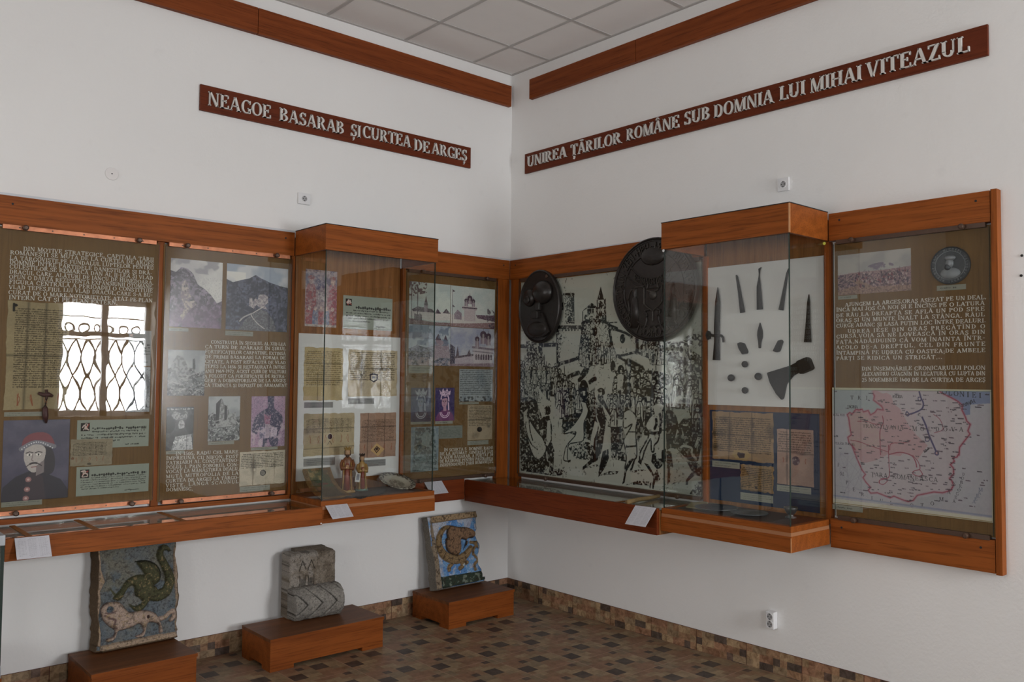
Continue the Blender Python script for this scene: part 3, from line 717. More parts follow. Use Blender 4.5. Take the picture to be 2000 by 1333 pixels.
def add_glyph(mb, font, ch, x, z, h, sx, y0, y1, org=(0, 0), shear=0):
    o, w = font.glyph(ch)
    for p in o:
        P = [(x+a*sx-org[0], z+shear*(a*sx)+b*h-org[1]) for a, b in p]
        ar = sum(P[i][0]*P[(i+1) % 4][1]-P[(i+1) % 4][0]*P[i][1] for i in range(4))
        if ar < 0: P = P[::-1]
        k = len(mb.v); mb.v += [(a, y0, b) for a, b in P]+[(a, y1, b) for a, b in P]
        mb.f += [(k, k+1, k+2, k+3), (k, k+4, k+5, k+1), (k+1, k+5, k+6, k+2), (k+2, k+6, k+7, k+3), (k+3, k+7, k+4, k)]
    return w*sx
def raw_obj(mb, name, mat, parent=None):
    me = bpy.data.meshes.new(name); me.from_pydata(mb.v, [], mb.f); return link(name, me, M[mat], parent)
def text_line(parent, tx, P, d, cap, seed=0):
    """one line of raised letters on a panel, from baseline point P[0] to P[1] in wall coordinates"""
    ox, oz = PO[parent.name]; (s0, z0), (s1, z1) = P; r = random.Random(len(tx)*7+seed)
    W = s1-s0; n = len(tx); nat = F1.width(tx)*cap
    sx = cap*min(1.12, max(.78, W/nat*.95))
    trk = (W-F1.width(tx)*sx)/max(1, n-1); mb = MB(); x = s0; sl = (z1-z0)/W
    for ch in tx:
        x += add_glyph(mb, F1, ch, x, z0+(x-s0)*sl+r.uniform(-.0015, .0015), cap, sx, -d-.0025, -d, (ox, oz))+trk
    return raw_obj(mb, 'text_line', 'tletter', parent)
PO = {}
for p_, s0_, s1_, z0_ in ((P1, -3.385, -2.606, .915), (P2, -2.578, -1.812, .905), (P3, -.975, -.162, .90), (PB, 2.609, 3.372, .90)): PO[p_.name] = ((s0_+s1_)/2, z0_)
# ---------------------------------------------------------------- raised text on the panels
text_line(P1, 'DIN MOTIVE STRATEGICE, CAPITALA ȚĂRII', [(-3.268,2.216),(-2.631,2.222)], .0285, 0.0205)
text_line(P1, 'ROMÂNEȘTI SE MUTĂ DE LA CURTEA DE ARGEȘ', [(-3.325,2.191),(-2.631,2.2)], .0285, 0.0205)
text_line(P1, 'LA TÂRGOVIȘTE,PE FUNDALUL LUPTELOR PENTRU', [(-3.326,2.164),(-2.63,2.176)], .0285, 0.0205)
text_line(P1, 'DOMNIE ÎNTRE PARTIDELE DANEȘTILOR ȘI DRĂ-', [(-3.326,2.143),(-2.638,2.146)], .0285, 0.0205)
text_line(P1, 'CULEȘTILOR.SE REMARCĂ DAN AL II-LEA ȘI VLAD', [(-3.326,2.12),(-2.633,2.121)], .0285, 0.0205)
text_line(P1, 'DRACUL CARE, ALĂTURI DE IANCU DE HUNEDOARA,', [(-3.325,2.094),(-2.63,2.096)], .0285, 0.0205)
text_line(P1, 'OPUN O DÂRZĂ REZISTENȚĂ EXPANSIUNII OTOMANE.', [(-3.326,2.069),(-2.629,2.073)], .0285, 0.0205)
text_line(P1, 'FIGURA CENTRALĂ A PERIOADEI O CONSTITUIE', [(-3.325,2.044),(-2.633,2.05)], .0285, 0.0205)
text_line(P1, 'VLAD ȚEPEȘ,FIUL LUI VLAD DRACUL,CARE S-A BU-', [(-3.325,2.018),(-2.633,2.026)], .0285, 0.0205)
text_line(P1, 'CURAT DE O MARE NOTORIETATE ATÂT PE PLAN', [(-3.327,1.992),(-2.632,1.996)], .0285, 0.0205)
text_line(P1, 'INTERN CÂT ȘI PE PLAN EXTERN.', [(-3.324,1.967),(-2.813,1.972)], .0285, 0.0205)
text_line(P2, 'CONSTRUITĂ ÎN SECOLUL AL XIII-LEA', [(-2.301,1.781),(-1.837,1.784)], .0285, 0.0195)
text_line(P2, 'CA TURN DE APĂRARE ÎN ȘIRUL', [(-2.334,1.754),(-1.836,1.757)], .0285, 0.0195)
text_line(P2, 'FORTIFICAȚIILOR CARPATINE, EXTINSĂ', [(-2.333,1.726),(-1.836,1.727)], .0285, 0.0195)
text_line(P2, 'DE PRIMII BASARABI LA FORMA DE', [(-2.332,1.697),(-1.835,1.701)], .0285, 0.0195)
text_line(P2, 'CETATE, A FOST REFĂCUTĂ DE VLAD', [(-2.332,1.669),(-1.834,1.673)], .0285, 0.0195)
text_line(P2, 'ȚEPEȘ LA 1456 ȘI RESTAURATĂ ÎNTRE', [(-2.333,1.641),(-1.834,1.645)], .0285, 0.0195)
text_line(P2, 'ANII 1969-1972. ACEST CUIB DE VULTURI', [(-2.332,1.614),(-1.831,1.617)], .0285, 0.0195)
text_line(P2, 'A FOLOSIT CA FORTIFICAȚIE DE RETRA-', [(-2.334,1.586),(-1.832,1.59)], .0285, 0.0195)
text_line(P2, 'GERE A DOMNITORILOR DE LA ARGEȘ', [(-2.333,1.561),(-1.832,1.563)], .0285, 0.0195)
text_line(P2, 'CA TEMNIȚĂ ȘI DEPOZIT DE ARMAMENT', [(-2.334,1.533),(-1.823,1.535)], .0285, 0.0195)
text_line(P2, 'ÎN 1505, RADU CEL MARE', [(-2.484,1.154),(-2.122,1.148)], .0285, 0.019)
text_line(P2, 'ÎMPREUNĂ CU NIFON, FOST', [(-2.535,1.131),(-2.121,1.12)], .0285, 0.019)
text_line(P2, 'PATRIARH AL CONSTANTINO-', [(-2.535,1.106),(-2.118,1.099)], .0285, 0.019)
text_line(P2, 'POLUL I, PRIN SOBORUL CON-', [(-2.534,1.082),(-2.118,1.073)], .0285, 0.019)
text_line(P2, 'VOCAT LA MĂNĂSTIREA DEALU,', [(-2.535,1.058),(-2.116,1.049)], .0285, 0.019)
text_line(P2, 'MUTĂ MITROPOLIA DE LA', [(-2.534,1.031),(-2.118,1.025)], .0285, 0.019)
text_line(P2, 'CURTEA DE ARGEȘ LA TÂRGO-', [(-2.535,1.007),(-2.116,.998)], .0285, 0.019)
text_line(P2, 'VIȘTE, LÂNGĂ SCAUNUL', [(-2.533,.982),(-2.117,.975)], .0285, 0.019)
text_line(P2, 'DOMNESC.', [(-2.531,.958),(-2.383,.954)], .0285, 0.019)
text_line(P3, 'ÎN SCURTA S  DOMNIE RADU', [(-.626,1.085),(-.179,1.082)], .0285, 0.0215)
text_line(P3, 'DE LA AFUMAT ,GINERELE LUI', [(-.663,1.06),(-.179,1.055)], .0285, 0.0215)
text_line(P3, 'N AGOE BASARAB, A PURTAT 20', [(-.662,1.034),(-.179,1.032)], .0285, 0.0215)
text_line(P3, 'DE RĂZBOAIE PENTRU PĂSTRAREA', [(-.662,1.008),(-.178,1.006)], .0285, 0.0215)
text_line(P3, 'INDEPENDENȚEI ȚĂRII ROMÂNEȘTI.', [(-.661,.982),(-.175,.982)], .0285, 0.0215)
text_line(PB, 'AJUNGEM LA ARGEȘ,ORAȘ AȘEZAT PE UN DEAL,', [(2.665,1.987),(3.346,1.984)], .0285, 0.0195)
text_line(PB, 'ÎNCĂ MAI JOS CA NOI ȘI E ÎNCINS PE O LATURĂ', [(2.617,1.962),(3.339,1.957)], .0285, 0.0195)
text_line(PB, 'DE RÂU,LA DREAPTA SE AFLĂ UN POD SPRE', [(2.616,1.933),(3.338,1.93)], .0285, 0.0195)
text_line(PB, 'ORAȘ ȘI UN MUNTE ÎNALT LA STÂNGA. RÂUL', [(2.616,1.906),(3.338,1.903)], .0285, 0.0195)
text_line(PB, 'CURGE ADÂNC ȘI LASĂ PUȚIN LOC ÎNTRE DEALURI.', [(2.616,1.879),(3.342,1.876)], .0285, 0.0195)
text_line(PB, 'UDREA IESE DIN ORAȘ PREGĂTIND O', [(2.678,1.849),(3.339,1.849)], .0285, 0.0195)
text_line(PB, 'CURSĂ.VOIA SĂ NE LOVEASCĂ ÎN ORAȘ DIN', [(2.616,1.824),(3.339,1.823)], .0285, 0.0195)
text_line(PB, 'FAȚĂ,NĂDĂJDUIND CĂ VOM ÎNAINTA ÎNTR-', [(2.615,1.795),(3.338,1.796)], .0285, 0.0195)
text_line(PB, 'ACOLO DE-A DREPTUL. CEL DIN FRUNTE', [(2.615,1.766),(3.339,1.769)], .0285, 0.0195)
text_line(PB, 'ÎNTÂMPINĂ PE UDREA CU OASTEA;DE AMBELE', [(2.615,1.737),(3.339,1.739)], .0285, 0.0195)
text_line(PB, 'PĂRȚI SE RIDICĂ UN STRIGĂT...', [(2.615,1.71),(3.147,1.711)], .0285, 0.0195)
text_line(PB, 'DIN ÎNSEMNĂRILE CRONICARULUI POLON', [(2.752,1.655),(3.338,1.659)], .0285, 0.0195)
text_line(PB, 'ALEXANDRU GUAGNIN ÎN LEGĂTURĂ CU LUPTA DIN', [(2.752,1.628),(3.337,1.633)], .0285, 0.0195)
text_line(PB, '25 NOIEMBRIE 1600 DE LA CURTEA DE ARGEȘ', [(2.752,1.599),(3.337,1.604)], .0285, 0.0195)
# ---------------------------------------------------------------- title boards
def sign(w, label, s0, s1, z0, z1, words, cap, sl):
    so = (s0+s1)/2; e = empty('title_sign', w, so, z0); tag(e, label, 'sign')
    WB((so, 0, z0)).b(s0, s1, .002, .018, z0, z1).obj('board', 'sign', e, .0015)
    for tx, P in words:
        a, b = P[0][0], P[1][0]; k = (b-a)/(F2.width(tx)-.12); k *= .965; x = a-.05*k
        for ch in tx:
            mb = MB(); z = (P[0][1]+P[1][1])/2; wd = F2.glyph(ch)[1]*k
            add_glyph(mb, F2, ch, 0, 0, cap, k, -.013, 0)
            o = raw_obj(mb, 'letter', 'letter', e); o.location = (x-so, -.019, z-z0); x += wd
sign('L', 'shorter dark red title board with raised pale capitals, on the left wall', -2.393, -.409, 3.121, 3.272, [('NEAGOE', [(-2.35,3.163),(-1.953,3.149)]), ('BASARAB', [(-1.907,3.156),(-1.448,3.162)]), ('ȘI', [(-1.41,3.161),(-1.337,3.162)]), ('CURTEA', [(-1.322,3.169),(-.932,3.17)]), ('DE', [(-.911,3.16),(-.781,3.159)]), ('ARGEȘ', [(-.763,3.162),(-.444,3.164)])], .080, 0)
sign('R', 'longer dark red title board with raised pale capitals, on the right wall', .17, 3.364, 3.119, 3.266, [('UNIREA', [(.211,3.165),(.626,3.157)]), ('ȚĂRILOR', [(.661,3.156),(1.136,3.159)]), ('ROMÂNE', [(1.173,3.162),(1.61,3.159)]), ('SUB', [(1.639,3.162),(1.828,3.165)]), ('DOMNIA', [(1.857,3.164),(2.262,3.153)]), ('LUI', [(2.292,3.159),(2.448,3.158)]), ('MIHAI', [(2.478,3.158),(2.771,3.154)]), ('VITEAZUL', [(2.794,3.165),(3.303,3.149)])], .078, 0)
# ================================================================ exhibits on the left wall
PC = lambda r, g, b: S(r, g, b)
def parchment(q, bg, rows, ink, v0=.08, v1=.7, u0=.08, u1=.94, folds=(), stain=None, sig=None, seed=1, k=.7):
    bg = (min(.85, bg[0]*1.22), min(.8, bg[1]*1.17), min(.7, bg[2]*1.45)); ink = tuple(x*.55 for x in ink); k = min(1, k*1.3)
    cv = canvas(q, bg, .0015, seed)
    cv.tex(np.ones((cv.H, cv.W)), tuple(x*.72 for x in bg), 5, .55, .25, .55); cv.grain(.08, 60)
    for f in folds: cv.line([(f[0], f[1]), (f[2], f[3])], .03, tuple(x*.45 for x in bg), .55); cv.line([(f[0], f[1]), (f[2], f[3])], .008, tuple(x*.2 for x in bg), .6)
    if stain:
        for (a, b, rx, ry, kk) in stain: m = cv.ell(a, b, rx, ry, bg, 0); d = np.clip(1-np.hypot((cv.X-a)/rx, (cv.Y-b)/ry), 0, 1); cv.put(d*(cv.noise(9, 3) > .35), tuple(x*.1 for x in bg), kk)
    cv.script(u0, u1, v0, v1, rows, ink, k, .8, .04, .03)
    if sig:
        for i in range(sig[0]):
            u = u0+(u1-u0)*(i+.5)/sig[0]+cv.r.uniform(-.02, .02)
            for j in range(3): cv.line(smooth([(u+cv.r.uniform(-.02, .02), sig[1]+cv.r.rand()*.03), (u+cv.r.uniform(-.03, .03), (sig[1]+sig[2])/2), (u+cv.r.uniform(-.02, .02), sig[2])]), .007, S(120, 58, 30), .8)
    return cv
RED = S(110, 30, 28)
# ---- first panel
q = (-3.327,-3.047,1.42,1.96)
cv = parchment(q, S(118, 106, 66), 36, S(58, 48, 26), .06, .8, .12, .97, [(.33, 0, .3, 1), (.62, 0, .6, 1), (0, .5, 1, .5)], None, (4, .84, .96), 3, .75)
cv.line([(.1, .03), (.1, .09)], .02, INK); cv.ell(.13, .04, .03, .012, INK)
LP1 = card('parchment', 'large yellowed parchment with close handwriting below the leftmost raised text', 'parchment', 'L', q, .0285, cv, 'parch', .0015, rag(.006))
e = empty('seal_tassel', 'L', -3.146,1.405, .032); tag(e, 'dark red wax seal with hanging tassel below the large parchment', 'seal')
m_wax = m_plain('dark_wax', (.045, .014, .012), .5, 0, .4, .5, 60, .6)
MB().tube([(-.035, -.006, .098), (-.01, -.009, .088), (.012, -.009, .09), (.032, -.006, .082)], [.007, .011, .012, .007], 8).obj('wax_lump', m_wax, e, smooth=True)
MB().tube([(.002, -.006, .115), (.004, -.009, .07), (0, -.008, .045)], [.008, .006, .004], 7).obj('cord', m_wax, e, smooth=True)
MB().tube([(0, -.009, .048), (-.003, -.011, .02), (0, -.011, -.02), (.006, -.009, -.055)], [.006, .014, .015, .004], 9).obj('tassel', m_wax, e, smooth=True)
caption('L', (-3.326,-3.137,1.387,1.409), .0285, 'caption strip directly under the large yellowed parchment')
# generic bust of a man in a red cap
q = (-3.327,-3.027,.968,1.368)
cv = canvas(q, S(52, 48, 68), .0017, 5); cv.tex(np.ones((cv.H, cv.W)), S(74, 70, 88), 6, .5, .4, .6)
cv.poly([(0, 1), (.02, .82), (.2, .7), (.42, .63), (.62, .66), (.88, .76), (1, .9), (1, 1)], S(28, 24, 36)); cv.poly([(.3, 1), (.37, .7), (.46, .64), (.6, .7), (.66, 1)], S(44, 32, 40))
cv.poly(smooth([(.6, .3), (.72, .36), (.78, .5), (.76, .66), (.62, .68), (.55, .5)]), S(32, 27, 36))
cv.poly(smooth([(.33, .34), (.31, .45), (.34, .55), (.4, .63), (.48, .655), (.57, .6), (.62, .5), (.63, .36), (.5, .3), (.33, .34)]), S(150, 140, 134)); cv.poly([(.5, .58), (.62, .5), (.62, .66), (.5, .7)], S(104, 92, 92))
for x in (.395, .53): cv.ell(x, .435, .035, .013, S(196, 188, 180)); cv.ell(x, .435, .013, .013, S(20, 18, 20)); cv.line([(x-.05, .413), (x, .398), (x+.05, .41)], .012, S(44, 36, 38))
cv.line([(.445, .43), (.43, .5), (.455, .515)], .009, S(100, 84, 82)); cv.line([(.43, .588), (.5, .586)], .012, S(112, 62, 60)); cv.line(smooth([(.36, .575), (.41, .548), (.46, .538), (.52, .545), (.58, .575)]), [.01]*4+[.022]*8+[.012]*5, S(36, 28, 30))
cv.poly(smooth([(.27, .36), (.3, .24), (.42, .17), (.6, .16), (.72, .22), (.76, .34), (.5, .27), (.27, .36)]), S(104, 40, 48)); cv.line(smooth([(.27, .36), (.48, .28), (.76, .34)]), .05, S(96, 94, 102))
for i in range(14): cv.ell(.28+.035*i, .355-.08*math.sin(math.pi*i/13)+.005, .009, .007, S(188, 186, 188))
for y in (.74, .86, .97): cv.ell(.39-(y-.74)*.12, y, .045, .032, S(128, 84, 82)); cv.ell(.39-(y-.74)*.12, y, .02, .014, S(168, 138, 130))
cv.grain(.12, 70)
card('portrait_print', 'painted portrait print of a moustached man in a red cap, bottom left panel', 'portrait', 'L', q, .0285, cv, 'gloss')
caption('L', (-3.325,-3.145,.943,.968), .0285, 'caption strip under the portrait of the man in a red cap')
def textcard(q, d, label, rows, w='L', initial=S(40, 20, 22), col=S(118, 124, 112), seed=2, u0=.06, foot=True, v0=.22):
    cv = canvas(q, col, .0015, seed); cv.grain(.04, 8)
    if initial is not None:
        a = .12*1.0; hgt = a*cv.asp
        cv.poly([(.05, .1), (.05+a, .1), (.05+a, .1+hgt), (.05, .1+hgt)], INK)
        for i in range(4): cv.line(smooth([(.06+a*cv.r.rand()*.85, .12+hgt*.8*cv.r.rand()) for _ in range(4)]), .025, S(170, 150, 140) if i else S(140, 50, 44))
        cv.script(.08+a, .96, v0, v0+.18, 1, S(20, 20, 20), .95, .6, 0, .05)
        cv.script(u0, .96, v0+.14, .8, rows-1, S(20, 20, 20), .95, .6, a+.02, .05, 1, .6)
    else: cv.script(u0, .95, .12, .88, rows, S(36, 38, 36), .85, .5, .08, .04, .7, .8)
    if foot: cv.script(.66, .86, .84, .95, 1, S(20, 20, 20), .95, .6, 0, .03)
    return card('text_card', label, 'card', w, q, d, cv)
textcard((-2.993,-2.632,1.213,1.361), .0285, 'pale green handwritten text card with initial, right of the portrait, upper of two', 5)
textcard((-2.989,-2.626,.969,1.119), .0285, 'pale green handwritten text card with initial, right of the portrait, lower of two', 7, seed=4)
textcard((-2.75,-2.633,1.648,1.84), .0285, 'narrow text card with red initial above the engraved bearded head', 6, seed=6, col=S(118, 118, 116))
q = (-3.022,-2.818,1.125,1.262)
cv = parchment(q, S(112, 104, 74), 9, S(54, 46, 30), .12, .62, .06, .86, (), None, (5, .66, .84), 8); cv.ell(.45, .93, .05, .04, INK, .7); cv.ell(.06, .7, .035, .05, S(96, 58, 34), .8)
card('letter_sheet', 'small tan handwritten sheet overlapping the two pale green cards', 'document', 'L', q, .031, cv, 'parch', .001, rag(.003))
q = (-2.757,-2.632,1.399,1.642)
cv = canvas(q, S(134, 136, 138), .0017, 9); cv.ell(.5, .46, .47, .44, S(100, 102, 104)); cv.poly(smooth([(.1, .9), (.3, .66), (.7, .66), (.92, .9)]), S(60, 60, 62))
cv.ell(.48, .42, .2, .24, S(160, 160, 158)); cv.poly(smooth([(.2, .3), (.32, .12), (.66, .1), (.8, .3), (.5, .24), (.2, .3)]), S(40, 40, 40)); cv.poly(smooth([(.28, .5), (.34, .72), (.5, .84), (.66, .7), (.68, .5), (.5, .62), (.28, .5)]), S(70, 70, 70))
for x in (.4, .57): cv.ell(x, .38, .03, .014, INK)
cv.line([(.49, .38), (.46, .48)], .01, S(90, 90, 90)); cv.tex(np.ones((cv.H, cv.W)), S(50, 50, 50), 60, .62, .05, .7)
card('engraved_portrait', 'grey engraved head of a bearded man, right edge of leftmost panel', 'engraving', 'L', q, .0285, cv)
# ---- second panel: photographs
def hills(cv, pts, col, dark, sc=40):
    m = cv.poly(pts, col); cv.tex(m, tuple(x*.55 for x in dark), 11, .5, .1, .85, 4); cv.tex(m, tuple(min(.8, x*1.7) for x in col), 24, .58, .07, .6); cv.tex(m, tuple(x*.4 for x in dark), 30, .55, .06, .8); return m
q = (-2.538,-2.242,1.869,2.252)
cv = canvas(q, S(142, 138, 138), .0017, 11); cv.tex(np.ones((cv.H, cv.W)), S(166, 164, 158), 4, .5, .3, .8); cv.tex((cv.Y < .2).astype(float), S(104, 100, 106), 6, .58, .1, .8)
hills(cv, [(0, .18), (.1, .2), (.2, .12), (.32, .14), (.42, .2), (.52, .36), (.66, .42), (.78, .5), (.9, .62), (1, .58), (1, 1), (0, 1)], S(96, 86, 98), S(62, 54, 66), 60)
cv.tex((cv.Y > .55)*np.clip((cv.Y-.5)*2, 0, 1), S(98, 72, 96), 7, .42, .25, .8); m = cv.poly([(.22, .36), (.28, .3), (.33, .36), (.36, .5), (.4, .54), (.32, .62), (.46, .6), (.5, .66), (.36, .76), (.24, .9), (.2, .84), (.28, .7), (.2, .56)], S(140, 126, 120)); cv.tex(m, S(84, 72, 82), 40, .5, .1, .8)
for x, y in ((.27, .4), (.31, .39), (.28, .47)): cv.ell(x, y, .012, .02, S(50, 42, 50))
cv.tex((cv.Y > .25)*1., S(60, 52, 66), 90, .64, .06, .3)
cv.a = np.minimum(cv.a*1.15, .8); card('cliff_photo', 'faded mauve photograph of a ruined castle high on a cliff', 'photograph', 'L', q, .0285, cv, 'gloss')
caption('L', (-2.539,-2.431,1.845,1.862), .0285, 'caption strip under the mauve cliff castle photograph', 1)
q = (-2.216,-1.831,1.867,2.253)
cv = canvas(q, S(116, 124, 136), .0017, 12); cv.tex((cv.Y < .3).astype(float), S(164, 162, 160), 4, .55, .2, .7); cv.tex((cv.X < .3)*(cv.Y > .12)*(cv.Y < .32)*1., S(176, 172, 164), 3, .4, .2, .8)
hills(cv, [(0, .24), (.1, .28), (.22, .24), (.36, .2), (.46, .14), (.56, .19), (.7, .24), (.86, .28), (1, .3), (1, 1), (0, 1)], S(58, 60, 78), S(40, 42, 60), 70)
m = cv.poly([(.2, 1), (.3, .84), (.42, .74), (.55, .66), (.66, .7), (.76, .82), (.82, 1)], S(62, 60, 66)); cv.tex(m, S(92, 92, 96), 60, .52, .1, .8)
m = cv.poly([(.36, .62), (.37, .5), (.41, .5), (.42, .56), (.46, .5), (.5, .52), (.52, .44), (.6, .43), (.66, .45), (.67, .55), (.62, .6), (.66, .66), (.55, .64), (.48, .6), (.44, .66)], S(142, 132, 132)); cv.tex(m, S(92, 84, 92), 40, .5, .1, .7)
cv.line(smooth([(.6, .62), (.44, .72), (.4, .76), (.5, .88), (.62, .96)]), .013, S(150, 142, 138)); cv.line(smooth([(.4, .74), (.28, .8), (.22, .86)]), .02, S(130, 124, 122)); cv.tex((cv.Y > .25)*1., S(36, 40, 52), 90, .62, .06, .35)
cv.a = np.minimum(cv.a*1.12, .8); card('castle_photo', 'bluish photograph of castle ruins before a wooded mountain', 'photograph', 'L', q, .0285, cv, 'gloss')
caption('L', (-2.217,-2.048,1.833,1.86), .0285, 'caption strip under the bluish castle ruins photograph')
def rocks(q, seed, tower, sky=(.0, .3)):
    cv = canvas(q, S(136, 138, 138), .0017, seed); cv.tex(np.ones((cv.H, cv.W)), S(104, 108, 110), 5, .5, .3, .7)
    m = cv.poly([(0, .42), (.15, .36), (.3, .44), (.5, .38), (.68, .4), (.8, .5), (1, .44), (1, 1), (0, 1)], S(84, 86, 86)); cv.tex(m, S(22, 24, 26), 14, .5, .1, .9); cv.tex(m, S(142, 142, 140), 34, .62, .06, .8)
    for p, c in tower: mm = cv.poly(p, c); cv.tex(mm, tuple(x*.35 for x in c), 26, .52, .1, .8)
    for i in range(16): y = .5+.5*cv.r.rand(); x = cv.r.rand(); cv.line(smooth([(x, y), (x+.1, y+cv.r.uniform(-.05, .05)), (x+.22, y+cv.r.uniform(-.04, .08))]), .012, (S(26, 27, 28), S(150, 150, 148))[i % 2], .8)
    return cv
q = (-2.539,-2.332,1.485,1.741)
cv = rocks(q, 13, [([(.06, .75), (.1, .3), (.24, .12), (.4, .16), (.52, .34), (.6, .75)], S(120, 122, 122)), ([(.66, .42), (.66, .2), (.72, .18), (.74, .42)], S(46, 48, 50))])
card('rock_engraving', 'grey engraving of rocky gorge with a tower, left of the raised text', 'engraving', 'L', q, .0285, cv)
q = (-2.539,-2.388,1.182,1.422)
cv = canvas(q, S(44, 44, 46), .0016, 14); cv.ell(.5, .52, .7, .5, S(66, 66, 68)); cv.ell(.1, .4, .22, .2, S(26, 26, 28)); cv.ell(.92, .4, .24, .22, S(26, 26, 28))
cv.poly(smooth([(.18, .2), (.28, .1), (.5, .14), (.72, .1), (.8, .22), (.66, .3), (.34, .3), (.18, .2)]), S(150, 150, 150)); cv.tex(cv.mpoly([(.16, .1), (.84, .1), (.84, .32), (.16, .32)])*1., S(50, 50, 52), 30, .5, .06, .9)
cv.ell(.55, .42, .11, .12, S(158, 158, 158)); cv.poly(smooth([(.46, .5), (.55, .6), (.66, .5), (.56, .5)]), S(60, 60, 62)); [cv.ell(x, .41, .02, .012, INK) for x in (.52, .6)]
cv.poly([(.12, .62), (.46, .52), (.68, .54), (.9, .62), (.96, .86), (.1, .86)], S(56, 56, 58)); cv.poly([(.34, .68), (.92, .64), (.98, 1), (.2, 1), (.28, .84)], S(156, 156, 156)); cv.line([(.74, .66), (.76, 1)], .012, S(60, 60, 60))
cv.line([(.3, .82), (.52, .78), (.7, .74)], .05, S(180, 180, 178)); cv.tex(np.ones((cv.H, cv.W)), S(20, 20, 22), 40, .58, .08, .6); cv.script(.02, .98, .02, .08, 1, S(180, 180, 178), .9, .9, 0, .1)
card('crowned_photo', 'black and white fresco photograph of a crowned figure, lower left', 'photograph', 'L', q, .0285, cv, 'gloss')
caption('L', (-2.537,-2.436,1.162,1.179), .0285, 'caption strip under the black and white crowned figure', 1)
q = (-2.305,-2.117,1.223,1.48)
cv = rocks(q, 15, [([(.24, .7), (.24, .16), (.42, .06), (.5, .2), (.6, .2), (.66, .4), (.86, .36), (.88, .66)], S(128, 128, 126)), ([(.24, .6), (.24, .16), (.4, .04), (.36, .2), (.33, .6)], S(28, 28, 30)), ([(.5, .55), (.5, .2), (.58, .22), (.58, .52)], S(34, 34, 36))])
card('ruin_photo', 'black and white photograph of a jagged ruined tower on rocks', 'photograph', 'L', q, .0285, cv, 'gloss')
caption('L', (-2.303,-2.149,1.203,1.221), .0285, 'caption strip under the jagged ruined tower photograph', 1)
q = (-2.047,-1.832,1.178,1.479)
cv = canvas(q, S(128, 96, 122), .0017, 16); cv.tex(np.ones((cv.H, cv.W)), S(152, 118, 138), 4, .5, .3, .8)
N1 = S(36, 34, 64); cv.poly([(.47, .0), (.66, .0), (.66, .24), (.47, .24)], N1); cv.poly(smooth([(.47, .24), (.3, .3), (.12, .42), (.02, .66), (.18, .74), (.24, .6), (.28, .92), (.3, 1), (.44, 1), (.5, .84), (.6, .98), (.78, 1), (.82, .72), (.92, .56), (.9, .38), (.7, .26), (.66, .22)]), N1)
cv.poly([(.36, .34), (.5, .4), (.58, .36), (.54, .56), (.4, .54)], S(122, 70, 96)); m = cv.poly([(.24, .6), (.58, .6), (.54, .82), (.26, .84)], S(70, 66, 92)); cv.tex(m, S(150, 132, 150), 26, .52, .08, .8); cv.poly([(.58, .62), (.76, .62), (.76, .8), (.58, .8)], S(160, 144, 158)); cv.poly([(.26, .84), (.36, .82), (.34, 1), (.24, 1)], S(156, 130, 146)); cv.tex(np.ones((cv.H, cv.W)), S(150, 130, 146), 46, .6, .06, .5); cv.tex(np.ones((cv.H, cv.W)), S(60, 50, 80), 60, .6, .06, .5); cv.tex((cv.Y > .55)*1., S(160, 140, 150), 16, .58, .06, .6); cv.grain(.1, 60)
card('figure_photo', 'purple toned photograph of a carved standing figure with tall hat', 'photograph', 'L', q, .0285, cv, 'gloss')
caption('L', (-2.045,-1.876,1.16,1.176), .0285, 'caption strip under the purple toned figure photograph', 1)
q = (-2.112,-1.827,.956,1.154)
cv = parchment(q, S(150, 142, 108), 9, S(50, 42, 26), .06, .5, .03, .97, (), [(.3, .42, .09, .42, .9), (.76, .42, .05, .16, .8)], None, 17, .8)
cv.line([(.3, .1), (.29, .98)], .03, S(70, 50, 26), .6); cv.line([(.77, .06), (.76, .9)], .012, S(70, 50, 26), .6); cv.ell(.51, .65, .065, .09, S(30, 28, 28)); cv.ell(.51, .65, .05, .07, S(104, 100, 90)); cv.tex(cv.ell(.51, .65, .05, .07, INK, 0)*1., S(40, 36, 34), 20, .5, .05, .9)
card('sealed_document', 'cream burnt-edged document with round black stamp, bottom of second panel', 'document', 'L', q, .0285, cv, 'parch', .0015, rag(.003))
caption('L', (-2.108,-1.92,.921,.952), .0285, 'caption strip under the cream document with round stamp')
